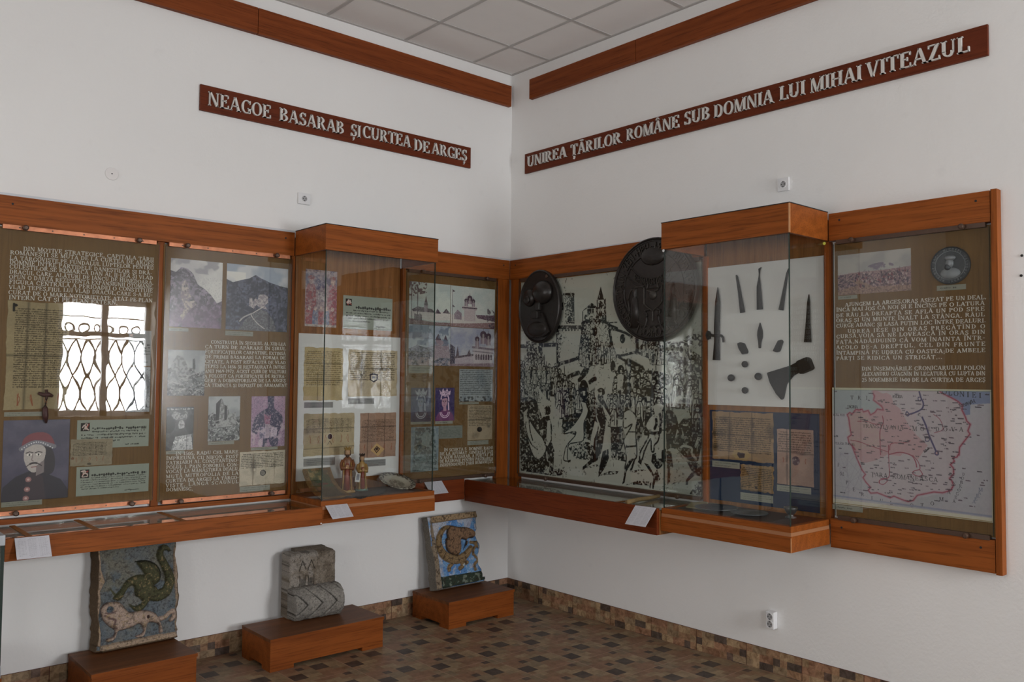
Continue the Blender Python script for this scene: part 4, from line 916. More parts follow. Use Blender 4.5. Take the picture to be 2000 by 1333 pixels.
# ---- corner panel
def church(q, seed, sky, sky2, draw):
    cv = canvas(q, sky, .0017, seed); cv.tex(np.ones((cv.H, cv.W)), sky2, 4, .5, .3, .8); draw(cv); cv.tex(np.ones((cv.H, cv.W)), S(70, 56, 64), 110, .66, .05, .22); cv.tex((cv.Y > .45)*1., S(160, 156, 154), 60, .6, .06, .25); cv.a = np.minimum(cv.a*1.28, .8); return cv
DK, MD, LT = S(58, 42, 52), S(104, 88, 96), S(150, 142, 136)
def dome(cv, x, y, r, h): cv.poly([(x-r, y+h), (x-r, y), (x+r, y), (x+r, y+h)], MD); cv.ell(x, y, r*1.15, r*cv.asp*1.0, DK); cv.line([(x, y-r*cv.asp*1.7), (x, y)], .012, DK); cv.line([(x, y+.01), (x, y+h)], r*.9, LT, .5)
def d1(cv):
    cv.poly([(0, .7), (.3, .62), (.7, .68), (1, .66), (1, .86), (.5, .9), (0, .8)], LT); cv.poly([(.06, .66), (.2, .58), (.55, .62), (.62, .7), (.1, .7)], DK); cv.poly([(.36, .7), (.36, .54), (.44, .54), (.44, .7)], MD); cv.poly([(.35, .54), (.4, .32), (.45, .54)], DK)
    cv.poly([(.62, .72), (.68, .6), (.78, .72)], DK); cv.poly([(.8, .7), (.9, .58), (1, .7)], DK); cv.poly([(.84, .7), (1, .7), (1, .8), (.84, .8)], LT); cv.poly([(0, .86), (.3, .9), (.7, .93), (1, .92), (1, 1), (0, 1)], S(88, 66, 66))
    for x in (.06, .2): cv.line([(x, .9), (x, .1)], .02, DK)
    cv.tex(((cv.X < .42) & (cv.Y < .34-.3*np.maximum(0, cv.X-.1)))*1., DK, 22, .5, .06, .9)
    for i in range(6): cv.line([(.14+.03*i, .9), (.14+.03*i, .76+.02*(i % 2))], .03, DK)
def d2(cv):
    cv.poly([(0, .7), (.3, .74), (.6, .72), (1, .68), (1, 1), (0, 1)], LT); cv.poly([(.56, .68), (1, .66), (1, .82), (.6, .76)], S(74, 50, 62)); cv.poly([(0, .92), (.4, .9), (1, .84), (1, 1), (0, 1)], S(104, 76, 76))
    cv.poly([(.26, .48), (.58, .48), (.58, .56), (.55, .58), (.55, .84), (.3, .84), (.3, .58), (.26, .56)], S(138, 124, 124)); cv.line([(.26, .52), (.58, .52)], .03, DK)
    for x in (.34, .42, .5): dome(cv, x, .34 if x != .42 else .28, .035 if x != .42 else .05, .14)
    cv.poly([(.08, .82), (.08, .68), (.15, .58), (.24, .66), (.24, .82)], MD); cv.line([(.04, .98), (.04, .1)], .012, DK); cv.poly([(.04, .1), (.1, .14), (.04, .16)], DK); cv.poly([(.04, .46), (.1, .52), (.04, .52)], DK); cv.tex((cv.X > .82)*(cv.Y > .5)*1., DK, 12, .5, .08, .9)
def d3(cv):
    m = hills(cv, [(0, .6), (.2, .5), (.4, .56), (.62, .5), (1, .58), (1, 1), (0, 1)], S(84, 84, 96), S(56, 58, 72), 30); cv.poly([(.6, .8), (.6, .42), (.78, .36), (.96, .46), (1, .8)], S(112, 98, 104))
    for x, y, r in ((.7, .36, .06), (.88, .38, .045)): cv.poly([(x-r, y+.22), (x-r, y), (x+r, y), (x+r, y+.22)], MD); cv.poly([(x-r*1.3, y), (x, y-.16), (x+r*1.3, y)], DK)
    cv.tex((cv.Y > .8)*1., S(126, 112, 112), 10, .5, .1, .8); cv.tex((cv.Y < .5)*1., S(74, 84, 100), 7, .55, .1, .8)
def d4(cv):
    cv.poly([(0, .44), (.1, .52), (.1, 1), (0, 1)], S(44, 36, 52)); cv.poly([(.1, .8), (.5, .72), (.52, .95), (.12, .98)], S(128, 116, 122)); cv.line([(.1, .78), (.5, .7)], .05, DK); cv.poly([(.36, .74), (.42, .56), (.48, .74)], DK); cv.poly([(.12, .76), (.16, .48), (.2, .76)], DK)
    cv.poly([(.52, .46), (.96, .5), (.96, .98), (.52, .98)], S(136, 126, 128)); cv.line([(.5, .5), (.98, .54)], .05, S(84, 70, 80)); cv.line([(.5, .6), (.97, .64)], .03, S(90, 78, 86))
    for i in range(7): cv.poly([(.56+.058*i, .82), (.56+.058*i, .7), (.58+.058*i, .67), (.6+.058*i, .7), (.6+.058*i, .82)], DK)
    for x, y, r in ((.6, .28, .045), (.74, .16, .065), (.86, .2, .055)): dome(cv, x, y, r, .24)
    cv.poly([(0, .95), (1, .9), (1, 1), (0, 1)], S(96, 76, 84))
vv = [((-.937,-.587,1.965,2.255), S(130, 138, 134), S(148, 152, 142), d1, 'church view with tall dark trees, top left of four in the corner panel'),
      ((-.583,-.175,1.963,2.254), S(138, 144, 140), S(152, 152, 146), d2, 'church view with flag pole and domes, top right of four in the corner panel'),
      ((-.936,-.583,1.683,1.962), S(112, 120, 132), S(132, 136, 138), d3, 'misty church view with bare hills, bottom left of four in the corner panel'),
      ((-.581,-.178,1.684,1.96), S(110, 112, 128), S(132, 130, 134), d4, 'large domed church view, bottom right of four in the corner panel')]
for i, (q, a, b, fn, lb) in enumerate(vv): card('church_view', lb, 'picture', 'L', q, .0285, church(q, 21+i, a, b, fn), 'gloss', group='church views in the corner panel')
caption('L', (-.934,-.737,1.63,1.68), .0285, 'caption strip under the misty bottom left church view')
q = (-.498,-.19,1.431,1.663); cv = canvas(q, S(104, 112, 116), .0017, 27); cv.tex(np.ones((cv.H, cv.W)), S(128, 132, 132), 3, .5, .3, .8); cv.script(.03, .98, .02, .8, 14, S(26, 28, 30), .95, .7, 0, .02); cv.tex((cv.Y > .84)*1., S(36, 38, 40), 14, .5, .08, .9)
card('inscription_photo', 'grey photograph of a closely carved inscription, right of corner panel', 'photograph', 'L', q, .0285, cv, 'gloss'); caption('L', (-.496,-.318,1.412,1.427), .0285, 'caption strip under the carved inscription photograph', 1)
def crowned(q, seed, bg, skin, robe, gold):
    cv = canvas(q, bg, .0016, seed); cv.tex(np.ones((cv.H, cv.W)), tuple(x*1.5 for x in bg), 8, .55, .15, .7); cv.poly(smooth([(.0, 1), (.12, .8), (.4, .66), (.64, .66), (.9, .8), (1, 1)]), robe)
    cv.poly(smooth([(.36, .34), (.34, .5), (.44, .6), (.54, .58), (.62, .46), (.6, .32), (.36, .34)]), skin); cv.poly([(.42, .54), (.56, .54), (.58, .7), (.42, .7)], skin)
    cv.poly([(.26, .2), (.2, .06), (.32, .14), (.4, .02), (.5, .13), (.6, .01), (.68, .13), (.82, .05), (.76, .22), (.5, .28)], gold); cv.line(smooth([(.3, .34), (.34, .24), (.5, .2), (.66, .26), (.7, .4)]), .04, gold); cv.tex((cv.Y < .3)*1., bg, 40, .55, .05, .7)
    for x in (.42, .54): cv.ell(x, .42, .025, .014, INK); cv.line([(x-.04, .395), (x+.04, .393)], .012, INK)
    cv.line([(.48, .42), (.46, .48)], .01, robe); cv.line([(.44, .53), (.5, .53)], .014, S(120, 50, 60))
    for r in (.14, .2): cv.line([(.5+r*math.cos(a)*1.2, .74+r*.8*math.sin(a)) for a in [math.pi*k/10 for k in range(11)]], .025, gold)
    cv.line([(.68, .46), (.7, .66)], .04, gold); cv.grain(.1, 50); return cv
q = (-.911,-.743,1.298,1.53); card('crowned_portrait', 'dark blue portrait of a crowned man, left of two in the corner panel', 'portrait', 'L', q, .0285, crowned(q, 31, S(38, 46, 72), S(92, 98, 112), S(40, 40, 62), S(130, 134, 140)), 'gloss'); caption('L', (-.911,-.742,1.281,1.298), .0285, 'caption strip under the dark blue crowned portrait', 1)
q = (-.707,-.54,1.299,1.53); card('crowned_portrait', 'purple portrait of a crowned woman with necklace in the corner panel', 'portrait', 'L', q, .0285, crowned(q, 32, S(44, 32, 74), S(150, 112, 128), S(92, 40, 84), S(178, 150, 170)), 'gloss'); caption('L', (-.705,-.553,1.278,1.298), .0285, 'caption strip under the purple crowned portrait', 1)
q = (-.906,-.674,.958,1.263); cv = canvas(q, S(92, 104, 110), .0017, 33); cv.poly([(.16, .03), (.82, .02), (.98, .96), (.06, 1)], S(58, 68, 68)); cv.tex(np.ones((cv.H, cv.W)), S(112, 122, 120), 22, .56, .08, .7); cv.script(.2, .9, .5, .96, 13, S(104, 112, 110), .8, .6, 0, .02); cv.poly(smooth([(.4, .46), (.4, .2), (.56, .1), (.7, .2), (.66, .42), (.84, .46)]), S(120, 130, 126), .6); cv.line(smooth([(.2, .5), (.2, .42), (.5, .44), (.52, .5)]), .02, S(30, 36, 36))
card('stone_photo', 'grey photograph of a carved tomb slab, lower left of corner panel', 'photograph', 'L', q, .0285, cv, 'gloss')
textcard((-.671,-.465,1.175,1.264), .0285, 'small grey typed card right of the tomb slab photograph', 7, initial=None, col=S(92, 96, 88), seed=35, foot=False)
q = (-.419,-.189,1.155,1.405); cv = parchment(q, S(126, 112, 78), 13, S(58, 46, 28), .04, .6, .05, .95, [(0, .43, 1, .4)], [(.32, .86, .2, .12, .5), (.85, .62, .12, .06, .9)], None, 36); cv.ell(.48, .7, .1, .075, S(28, 20, 16)); cv.poly([(.4, .66), (.56, .66), (.56, .76)], S(28, 20, 16))
card('sealed_letter', 'tan letter with a dark wax spot, right of the corner panel', 'document', 'L', q, .0285, cv, 'parch', .0012, rag(.002)); caption('L', (-.418,-.223,1.12,1.15), .0285, 'caption strip under the tan letter with wax spot')
# ---- inside the left case
q = (-1.711,-1.49,1.911,2.268); cv = canvas(q, S(130, 112, 112), .0017, 41); cv.tex((cv.Y < .35)*1., S(70, 64, 88), 10, .45, .1, .9)
for x, c in ((.18, S(128, 70, 70)), (.86, S(132, 72, 82))): cv.poly(smooth([(x-.16, 1), (x-.16, .5), (x-.1, .26), (x+.1, .26), (x+.16, .5), (x+.16, 1)]), c); cv.ell(x, .2, .07, .06, S(158, 130, 116)); cv.ell(x, .14, .1, .04, S(120, 60, 56))
cv.poly([(.4, .56), (.4, .4), (.46, .36), (.5, .2), (.56, .36), (.64, .4), (.64, .56)], S(104, 92, 104)); cv.tex(cv.mpoly([(.4, .36), (.64, .36), (.64, .56), (.4, .56)])*1., S(166, 156, 150), 30, .5, .05, .8)
for i in range(5): x = .14+.18*i; cv.poly(smooth([(x-.09, 1), (x-.07, .72), (x+.07, .72), (x+.09, 1)]), (S(140, 74, 76), S(96, 104, 126))[i % 2]); cv.ell(x, .68, .05, .04, S(166, 142, 128))
cv.poly([(0, .955), (1, .955), (1, 1), (0, 1)], S(150, 140, 130)); cv.tex(np.ones((cv.H, cv.W)), S(150, 136, 132), 30, .55, .1, .5); cv.tex(np.ones((cv.H, cv.W)), S(84, 66, 76), 40, .56, .06, .5)
card('fresco_photo', 'colour photograph of a fresco with two standing founders in the left case', 'photograph', 'L', q, .0245, cv, 'gloss')
textcard((-1.443,-1.069,1.909,2.123), .0245, 'pale typed card with small portrait initial in the left case', 6, seed=42, v0=.26)
q = (-1.751,-1.003,.957,1.866)
tag(WB(((q[0]+q[1])/2, 0, q[2])).b(q[0], q[1], .0245, .0295, q[2], q[3]).obj('mounting_board', 'board', None, .001), 'white mounting board with four old charters in the left case', 'board'); o = bpy.data.objects['mounting_board']; o.location, _ = onwall('L', (q[0]+q[1])/2, q[2])
dd = .0298
q = (-1.712,-1.441,1.451,1.781); card('charter', 'plain tan charter, top left of four on the white board', 'document', 'L', q, dd, parchment(q, S(140, 126, 78), 17, S(92, 76, 42), .06, .72, .06, .95, [(.0, .3, 1, .3), (0, .62, 1, .62), (.35, .5, .35, 1)], None, None, 43, .6), 'parch', .0015, rag(.006), 'charters on the white board')
q = (-1.401,-1.029,1.473,1.776); cv = parchment(q, S(146, 134, 94), 15, S(70, 58, 36), .04, .66, .04, .96, [(.27, 0, .26, 1), (.66, 0, .66, 1), (0, .4, 1, .4)], [(.27, .5, .07, .45, .9), (.68, .4, .3, .05, .9), (.66, .2, .03, .3, .8)], None, 44); cv.poly([(.43, .52), (.5, .49), (.6, .52), (.6, .64), (.52, .7), (.43, .64)], S(36, 32, 42)); cv.poly([(.455, .54), (.57, .54), (.57, .63), (.51, .665), (.455, .63)], S(150, 140, 120)); cv.poly([(.48, .56), (.55, .56), (.55, .61), (.48, .61)], S(52, 44, 54))
card('charter', 'charter with dark burnt folds and shield stamp, top right of four', 'document', 'L', q, dd, cv, 'parch', .0015, rag(.005), 'charters on the white board')
q = (-1.707,-1.35,1.106,1.369); cv = parchment(q, S(132, 120, 80), 12, S(62, 50, 30), .12, .46, .05, .96, [(0, .36, 1, .36), (.37, 0, .37, .7), (0, .83, 1, .8)], [(.1, .42, .3, .1, .4)], (6, .5, .7), 45); cv.poly([(.51, .46), (.585, .55), (.51, .65), (.44, .55)], S(160, 150, 130)); cv.ell(.512, .555, .045, .065, S(40, 20, 30)); cv.line([(.47, .74), (.51, .66), (.55, .74)], .012, S(50, 30, 30))
card('charter', 'charter with diamond seal and red signatures, bottom left of four', 'document', 'L', q, dd, cv, 'parch', .0015, rag(.004), 'charters on the white board')
q = (-1.305,-1.03,1.075,1.365); cv = parchment(q, S(124, 98, 70), 15, S(62, 42, 24), .15, .62, .04, .96, [(0, .31, 1, .31), (0, .64, 1, .63), (.22, 0, .2, 1), (.68, 0, .67, 1)], None, (5, .68, .84), 46); cv.poly([(.46, .68), (.68, .82), (.5, .98), (.29, .83)], S(160, 128, 80)); cv.poly([(.46, .74), (.56, .81), (.46, .91), (.38, .82)], S(50, 32, 26)); cv.poly([(.46, .765), (.53, .815), (.46, .885), (.41, .82)], S(134, 100, 64)); cv.ell(.465, .81, .035, .03, S(36, 24, 20))
card('charter', 'brown charter with large paper diamond seal, bottom right of four', 'document', 'L', q, dd, cv, 'parch', .0015, rag(.003), 'charters on the white board')
GC = S(104, 104, 102)
caption('L', (-1.706,-1.507,1.405,1.44), dd, 'caption strip under the top left charter', 3, GC); caption('L', (-1.397,-1.202,1.425,1.462), dd, 'caption strip under the top right charter', 3, GC)
caption('L', (-1.703,-1.485,1.045,1.093), dd, 'caption strip under the bottom left charter', 3, GC); caption('L', (-1.279,-1.107,1.018,1.061), dd, 'caption strip under the bottom right charter', 3, GC)
# ================================================================ exhibits on the right wall


def engraving():
    q = (.156,1.771,.912,2.308)
    PAP, K = S(152, 153, 142), S(12, 13, 14)
    cv = canvas(q, PAP, .0021, 51); ON = np.ones((cv.H, cv.W)); P = lambda pts: cv.poly(pts, K); W_ = lambda pts: cv.poly(pts, PAP)
    def shade(pts, thr=.5, sc=70, k=1): cv.tex(cv.mpoly(pts)*1., K, sc*1.9, thr, .08, k, 2)
    def grad(pts, x0, x1, sc=220):
        m = cv.mpoly(pts)*1.; t = np.clip((cv.X-x0)/(x1-x0), 0, 1); cv.put(m*(cv.noise(sc, 2) > .25+.55*t), K)
    cv.tex(ON, S(140, 141, 130), 4, .5, .3, .6)
    # towers and walls
    t = [(.278,.084),(.337,.088),(.34,.233),(.281,.233)]
    shade(t, .62, 60); grad(t, t[1][0], t[1][0]-.06); cv.line([t[0], t[1]], .012, K); cv.line([t[1], t[2]], .006, K)
    for p in ([(.294,.153),(.295,.128),(.301,.118),(.305,.129),(.305,.154)], [(.31,.154),(.309,.129),(.314,.119),(.318,.13),(.319,.154)], [(.304,.218),(.303,.201),(.31,.195),(.318,.202),(.318,.218)]): P(p)
    P([(.263,.129),(.274,.122),(.276,.165),(.267,.164)])
    P([(.493,.063),(.473,.127),(.512,.129)]); t = [(.473,.129),(.511,.129),(.514,.23),(.478,.227)]; shade(t, .64); cv.line([t[0], t[3]], .006, K); P([(.511,.129),(.521,.122),(.526,.235),(.514,.232)]); cv.ell(*[(.493,.154)][0], .011, .02, K); cv.ell(*[(.493,.194)][0], .01, .014, K)
    P([(.442,.138),(.473,.162),(.472,.167),(.416,.164),(.39,.177),(.39,.174)]); P([(.416,.165),(.455,.168),(.456,.193),(.418,.19)]); cv.line([(.391,.177),(.392,.225)], .006, K); cv.line([(.47,.166),(.474,.207)], .01, K)
    shade([(.392,.191),(.513,.194),(.513,.23),(.393,.225)], .55, 50)
    cv.line(smooth([(.388,.237),(.417,.229),(.466,.227),(.513,.234),(.541,.248)]), .014, K); cv.line(smooth([(.388,.23),(.417,.222),(.466,.221),(.513,.228),(.541,.241)]), .006, K)
    t = [(.388,.237),(.541,.248),(.574,.397),(.367,.41)]; grad(t, t[0][0]-.03, t[0][0]+.12); tt = [t[1], t[2], (t[2][0]-.16, t[2][1]), (t[1][0]-.1, t[1][1])]
    m = cv.mpoly(tt)*1.; cv.put(m*(cv.noise(220, 2) > .95-.55*np.clip((cv.X-t[1][0]+.1)/.14, 0, 1)), K); cv.line([(.541,.26),(.569,.397)], .012, K); cv.line([(.391,.241),(.369,.402)], .008, K); cv.ell(*[(.461,.277)][0], .014, .024, K)
    cv.line([(.237,.247),(.383,.254)], .018, K); cv.line([(.266,.257),(.383,.261)], .006, K)
    for i in range(7): x0 = .165*(580+i*32)+1005
    for c in ([(.282,.267),(.3,.267),(.318,.267),(.336,.268),(.354,.268),(.371,.268)], [(.427,.24),(.444,.239),(.461,.239),(.478,.241),(.495,.245)], [(.556,.271),(.572,.278)]):
        for x, y in c: cv.line([(x+.011*math.cos(a), y-.014*math.sin(a)) for a in [math.pi*k/6 for k in range(7)]], .006, K)
    t = [(.234,.255),(.271,.258),(.254,.444),(.239,.448)]; grad(t, t[0][0]-.01, t[0][0]+.05)
    cv.line([(.541,.252),(.583,.269)], .014, K); cv.line([(.546,.24),(.582,.24)], .006, K)
    # hill outlines, right wall and right tower
    cv.line(smooth([(.239,.45),(.259,.431),(.311,.42),(.371,.402)]), .018, K); cv.line(smooth([(.436,.433),(.488,.414),(.535,.404),(.585,.398)]), .016, K)
    for t in ([(.378,.497),(.422,.445),(.441,.433)], [(.377,.443),(.431,.412),(.44,.408)], [(.302,.5),(.343,.484),(.373,.476)], [(.365,.52),(.407,.48),(.423,.458)], [(.429,.525),(.455,.508),(.466,.506)]): cv.line(smooth(t), [.004]+[.022]*(len(smooth(t))-2)+[.004], K)
    cv.line(smooth([(.571,.397),(.619,.395),(.655,.387),(.69,.384),(.746,.405),(.794,.417),(.837,.415)]), .012, K); cv.line(smooth([(.59,.402),(.634,.423),(.67,.44),(.72,.464)]), [.012]*5+[.034]*7+[.02], K)
    cv.line([(.543,.283),(.567,.395)], .014, K); cv.line([(.688,.324),(.689,.384)], .02, K); cv.ell(*[(.613,.318)][0], .014, .022, K); cv.line(smooth([(.546,.27),(.587,.278),(.628,.292),(.664,.313)]), .012, K); shade([(.628,.289),(.689,.318),(.687,.381),(.665,.336)], .6)
    t = [(.868,.341),(.932,.342),(.947,.431),(.869,.416)]; shade(t, .42, 45); W_([(.9,.355),(.916,.35),(.93,.422),(.895,.417)]); cv.ell(*[(.905,.375)][0], .009, .015, K); P([(.868,.342),(.91,.339),(.941,.357),(.938,.372),(.916,.347),(.875,.352)]); cv.line([(.837,.406),(.892,.42),(.948,.434)], .035, K)
    shade([(.837,.339),(.868,.338),(.869,.407),(.838,.406)], .42, 50); shade([(.906,.334),(.953,.305),(.974,.297),(.999,.325),(.999,.369),(.963,.358)], .48, 40); shade([(.945,.375),(.997,.407),(.998,.453),(.948,.434)], .36, 60); shade([(.73,.467),(.778,.465),(.838,.482),(.861,.516),(.809,.552),(.795,.515),(.734,.489)], .42, 40); shade([(.802,.49),(.841,.482),(.864,.519),(.838,.527),(.799,.552)], .32, 50)
    # crowds: dark upright figures with pale faces and coats
    def crowd(pts, n, h, dens=1.0, seed=0):
        r = random.Random(seed); xs = [p[0] for p in pts]; ys = [p[1] for p in pts]; m = cv.mpoly(pts); L = []
        cv.put(m*1., K, .25+.35*min(1, dens)); cv.tex(m*1., K, 120, .56-.1*dens, .06, 1, 2)
        for _ in range(n*6):
            x, y = r.uniform(min(xs), max(xs)), r.uniform(min(ys), max(ys))
            if m[min(cv.H-1, max(0, int(y*cv.H))), min(cv.W-1, max(0, int(x*cv.W)))]: L.append((y, x))
            if len(L) >= n: break
        for y, x in sorted(L):
            k = h*r.uniform(.85, 1.2); b = k*.19/cv.asp; l = r.uniform(-.25, .25)*b; q_ = lambda pts, c: cv.poly([(x+a*b, y+v*k) for a, v in pts], c)
            q_([(-1.5, .75), (-1.25, -.12), (-.7, -.3), (.7, -.3), (1.3, -.1), (1.5, .75)], K); cv.ell(x+l, y-.45*k, b*.8, k*.17, K)
            cv.ell(x+l, y-.41*k, b*.5, k*.1, PAP)
            if r.random() < .75: q_([(-1.15, .7), (-.95, -.08), (-.45, -.24), (.5, -.24), (.95, -.06), (1.05, .7)], PAP); cv.line([(x+.1*b, y-.2*k), (x+r.uniform(-.5, .5)*b, y+.6*k)], k*.05, K); cv.line([(x-.5*b, y+.02*k), (x-.7*b, y+.4*k), (x+.2*b, y+.3*k)], k*.045, K)
            else: q_([(.2, .6), (.4, -.15), (.9, -.02), (.95, .6)], PAP)
            if r.random() < .22: cv.line([(x+b, y+.2*k), (x+b*r.uniform(-.5, 1.5), y-k*1.1)], .005, K)
            cv.line([(x+l-.3*b, y-.42*k), (x+l+.35*b, y-.42*k)], k*.03, K)
    crowd([(.373,.364),(.429,.342),(.492,.342),(.548,.357),(.572,.393),(.441,.421),(.372,.41)], 34, .05, .6, 1); crowd([(.693,.366),(.718,.342),(.759,.347),(.836,.357),(.837,.412),(.773,.407),(.718,.389)], 30, .05, 1.4, 2)
    shade([(.039,.313),(.144,.31),(.146,.419),(.045,.416)], .42, 40); cv.line([(.144,.336),(.236,.335)], .02, K); cv.line([(-.001,.336),(.04,.339)], .02, K); cv.line([(.235,.272),(.239,.448)], .008, K)
    crowd([(.002,.443),(.163,.447),(.183,.532),(.225,.57),(.112,.603),(0,.589)], 60, .06, .9, 3); crowd([(.004,.437),(.073,.408),(.185,.442),(.25,.465),(.25,.499),(.006,.496)], 36, .055, .8, 4)
    crowd([(.193,.476),(.275,.482),(.343,.533),(.371,.588),(.346,.67),(.256,.672),(.219,.588)], 24, .075, 1., 5); crowd([(.569,.518),(.613,.48),(.667,.475),(.734,.523),(.769,.576),(.75,.644),(.67,.652),(.571,.622)], 34, .085, .5, 6)
    crowd([(.87,.48),(.905,.457),(.994,.453),(.999,.683),(.97,.684),(.935,.588),(.881,.558)], 30, .085, 1.3, 7); crowd([(.426,.605),(.467,.592),(.484,.666),(.454,.685)], 8, .06, .8, 8); crowd([(.534,.6),(.589,.578),(.591,.698),(.556,.682)], 9, .07, 1., 9)
    crowd([(.721,.57),(.816,.558),(.836,.612),(.831,.688),(.751,.691)], 16, .1, .5, 10)
    # dark masses of the foreground
    t = [(-.006,.604),(.1,.603),(.151,.712),(.188,.776),(.226,.867),(.217,.993),(.14,.991),(.01,.988)]; shade(t, .3, 60); shade([(.279,.689),(.335,.679),(.389,.651),(.464,.685),(.435,.801),(.303,.771)], .3, 70); shade([(.305,.849),(.392,.812),(.445,.809),(.478,.851),(.447,.897),(.35,.895)], .42, 60); shade([(.551,.734),(.612,.724),(.633,.773),(.606,.838),(.553,.849)], .25, 70); shade([(.553,.841),(.63,.843),(.631,.886),(.553,.877)], .42, 60)
    shade([(.245,.709),(.302,.689),(.347,.742),(.304,.78),(.253,.783)], .3, 60)
    # pale ground in front
    W_([(.232,.913),(.394,.901),(.595,.924),(.597,.992),(.286,.996),(.205,.99),(.256,.953)])
    W_([(.553,.884),(.631,.886),(.686,.874),(.833,.87),(.933,.863),(.998,.909),(1.002,.998),(.828,.998),(.555,.995)])
    for t in ([(.21,.966),(.256,.953),(.308,.967),(.263,.987),(.217,.993)], [(.395,.941),(.468,.913),(.51,.914),(.437,.933)], [(.49,.964),(.54,.938),(.595,.933),(.585,.947)], [(.629,.993),(.692,.966),(.753,.963),(.746,.983),(.688,.984)], [(.652,.928),(.714,.91),(.737,.915),(.676,.931)], [(.799,.994),(.849,.976),(.828,.99)], [(.846,.966),(.895,.946),(.864,.964)], [(.941,.996),(.988,.929),(1.001,.941),(.999,.996)]): shade(t, .42, 70)
    # fallen banner and its bearer
    b = smooth([(.021,.682),(.058,.657),(.05,.7),(.085,.743),(.117,.779),(.178,.833),(.173,.871),(.15,.905),(.126,.92),(.101,.914),(.076,.877),(.049,.811),(.026,.754),(.021,.682)]); W_(b); cv.line(b, .008, K)
    for t in ([(.035,.744),(.056,.811),(.081,.848)], [(.06,.715),(.071,.782),(.087,.824)], [(.088,.853),(.119,.87)]): cv.line(smooth(t), .008, K)
    W_([(.117,.548),(.173,.608),(.226,.644),(.262,.681),(.251,.713),(.235,.77),(.211,.729),(.186,.683),(.144,.65),(.127,.589)])
    P(smooth([(.162,.655),(.18,.643),(.197,.654),(.198,.682),(.175,.692),(.157,.679),(.162,.655)])); W_([(.156,.664),(.168,.659),(.169,.683),(.158,.688)]); P([(.151,.702),(.192,.692),(.211,.747),(.208,.841),(.193,.982),(.158,.985),(.172,.852),(.141,.797)])
    W_([(.181,.72),(.199,.715),(.204,.813),(.184,.847),(.172,.843)]); W_([(.126,.774),(.158,.763),(.153,.787)]); W_([(.175,.95),(.195,.953),(.193,.982),(.158,.987)]); W_([(.173,.876),(.182,.875),(.186,.926),(.18,.922)])
    W_([(.251,.709),(.274,.708),(.27,.773),(.261,.893),(.252,.893),(.25,.774)]); W_([(.278,.772),(.295,.771),(.296,.831),(.282,.832)])
    # pale horse with rider at the centre left
    h = smooth([(.377,.606),(.404,.608),(.426,.632),(.422,.677),(.401,.722),(.4,.802),(.349,.819),(.31,.835),(.306,.912),(.323,.907),(.284,.909),(.299,.84),(.348,.787),(.35,.764),(.287,.779),(.292,.767),(.336,.738),(.389,.669),(.386,.633),(.377,.606)], 3); W_(h); cv.line(h, .006, K)
    P([(.426,.641),(.442,.632),(.469,.684),(.486,.737),(.472,.834),(.451,.831),(.435,.792),(.402,.758),(.417,.704)]); cv.ell(*[(.399,.561)][0], .028, .05, K); W_([(.392,.565),(.408,.564),(.407,.588),(.396,.588)]); P([(.377,.615),(.399,.597),(.426,.601),(.442,.645),(.427,.668),(.41,.623)])
    # bearded rider in front
    P(smooth([(.475,.559),(.493,.548),(.513,.554),(.519,.574),(.511,.596),(.556,.678),(.541,.7),(.499,.631),(.478,.596),(.485,.574),(.475,.559)])); W_([(.485,.571),(.503,.569),(.502,.583),(.491,.587)]); W_([(.494,.618),(.52,.644),(.551,.687),(.539,.709),(.515,.674)])
    P([(.468,.614),(.499,.622),(.531,.7),(.517,.761),(.503,.849),(.478,.895),(.452,.897),(.451,.84),(.476,.79),(.496,.736),(.474,.684)]); W_([(.464,.707),(.485,.719),(.476,.755),(.461,.79),(.456,.826),(.44,.822),(.445,.774)]); W_([(.526,.7),(.541,.717),(.517,.744),(.543,.821),(.539,.838),(.508,.84),(.517,.761)]); P([(.447,.888),(.473,.895),(.421,.93),(.395,.948),(.395,.932)]); P([(.508,.849),(.539,.834),(.544,.873),(.52,.926),(.485,.973),(.485,.951)]); W_([(.539,.856),(.554,.863),(.572,.913),(.565,.923),(.544,.881)])
    for i in range(5): cv.line([(.466,.632),(.486,.637)][:1]+[([(.486,.637)][0][0], [(.486,.637)][0][1])], .004, PAP)
    # white horse and rider at the centre right
    h = smooth([(.619,.66),(.647,.645),(.671,.659),(.691,.686),(.684,.728),(.685,.777),(.689,.819),(.686,.864),(.655,.877),(.628,.918),(.635,.871),(.628,.822),(.621,.787),(.645,.748),(.664,.712),(.633,.73),(.618,.724),(.62,.688),(.619,.66)], 3); W_(h); cv.line(h, .007, K); cv.line([(.634,.817),(.685,.81)], .008, K); cv.line([(.645,.748),(.684,.746)], .005, K); P([(.624,.685),(.636,.686),(.634,.692),(.626,.692)])
    P([(.689,.679),(.711,.675),(.727,.727),(.697,.79),(.685,.777)]); P([(.628,.918),(.651,.884),(.675,.868),(.636,.931),(.627,.981),(.613,.993),(.62,.964)]); P([(.675,.868),(.686,.864),(.664,.925),(.652,.926)])
    h = smooth([(.749,.681),(.771,.66),(.794,.656),(.805,.683),(.802,.737),(.795,.778),(.777,.8),(.774,.827),(.762,.824),(.758,.773),(.728,.83),(.717,.865),(.704,.873),(.709,.831),(.746,.767),(.746,.74),(.732,.716),(.749,.681)], 3); W_(h); cv.line(h, .008, K); cv.line([(.746,.743),(.773,.747),(.802,.742)], .014, K); cv.line(smooth([(.785,.684),(.787,.704),(.778,.725)]), .014, K)
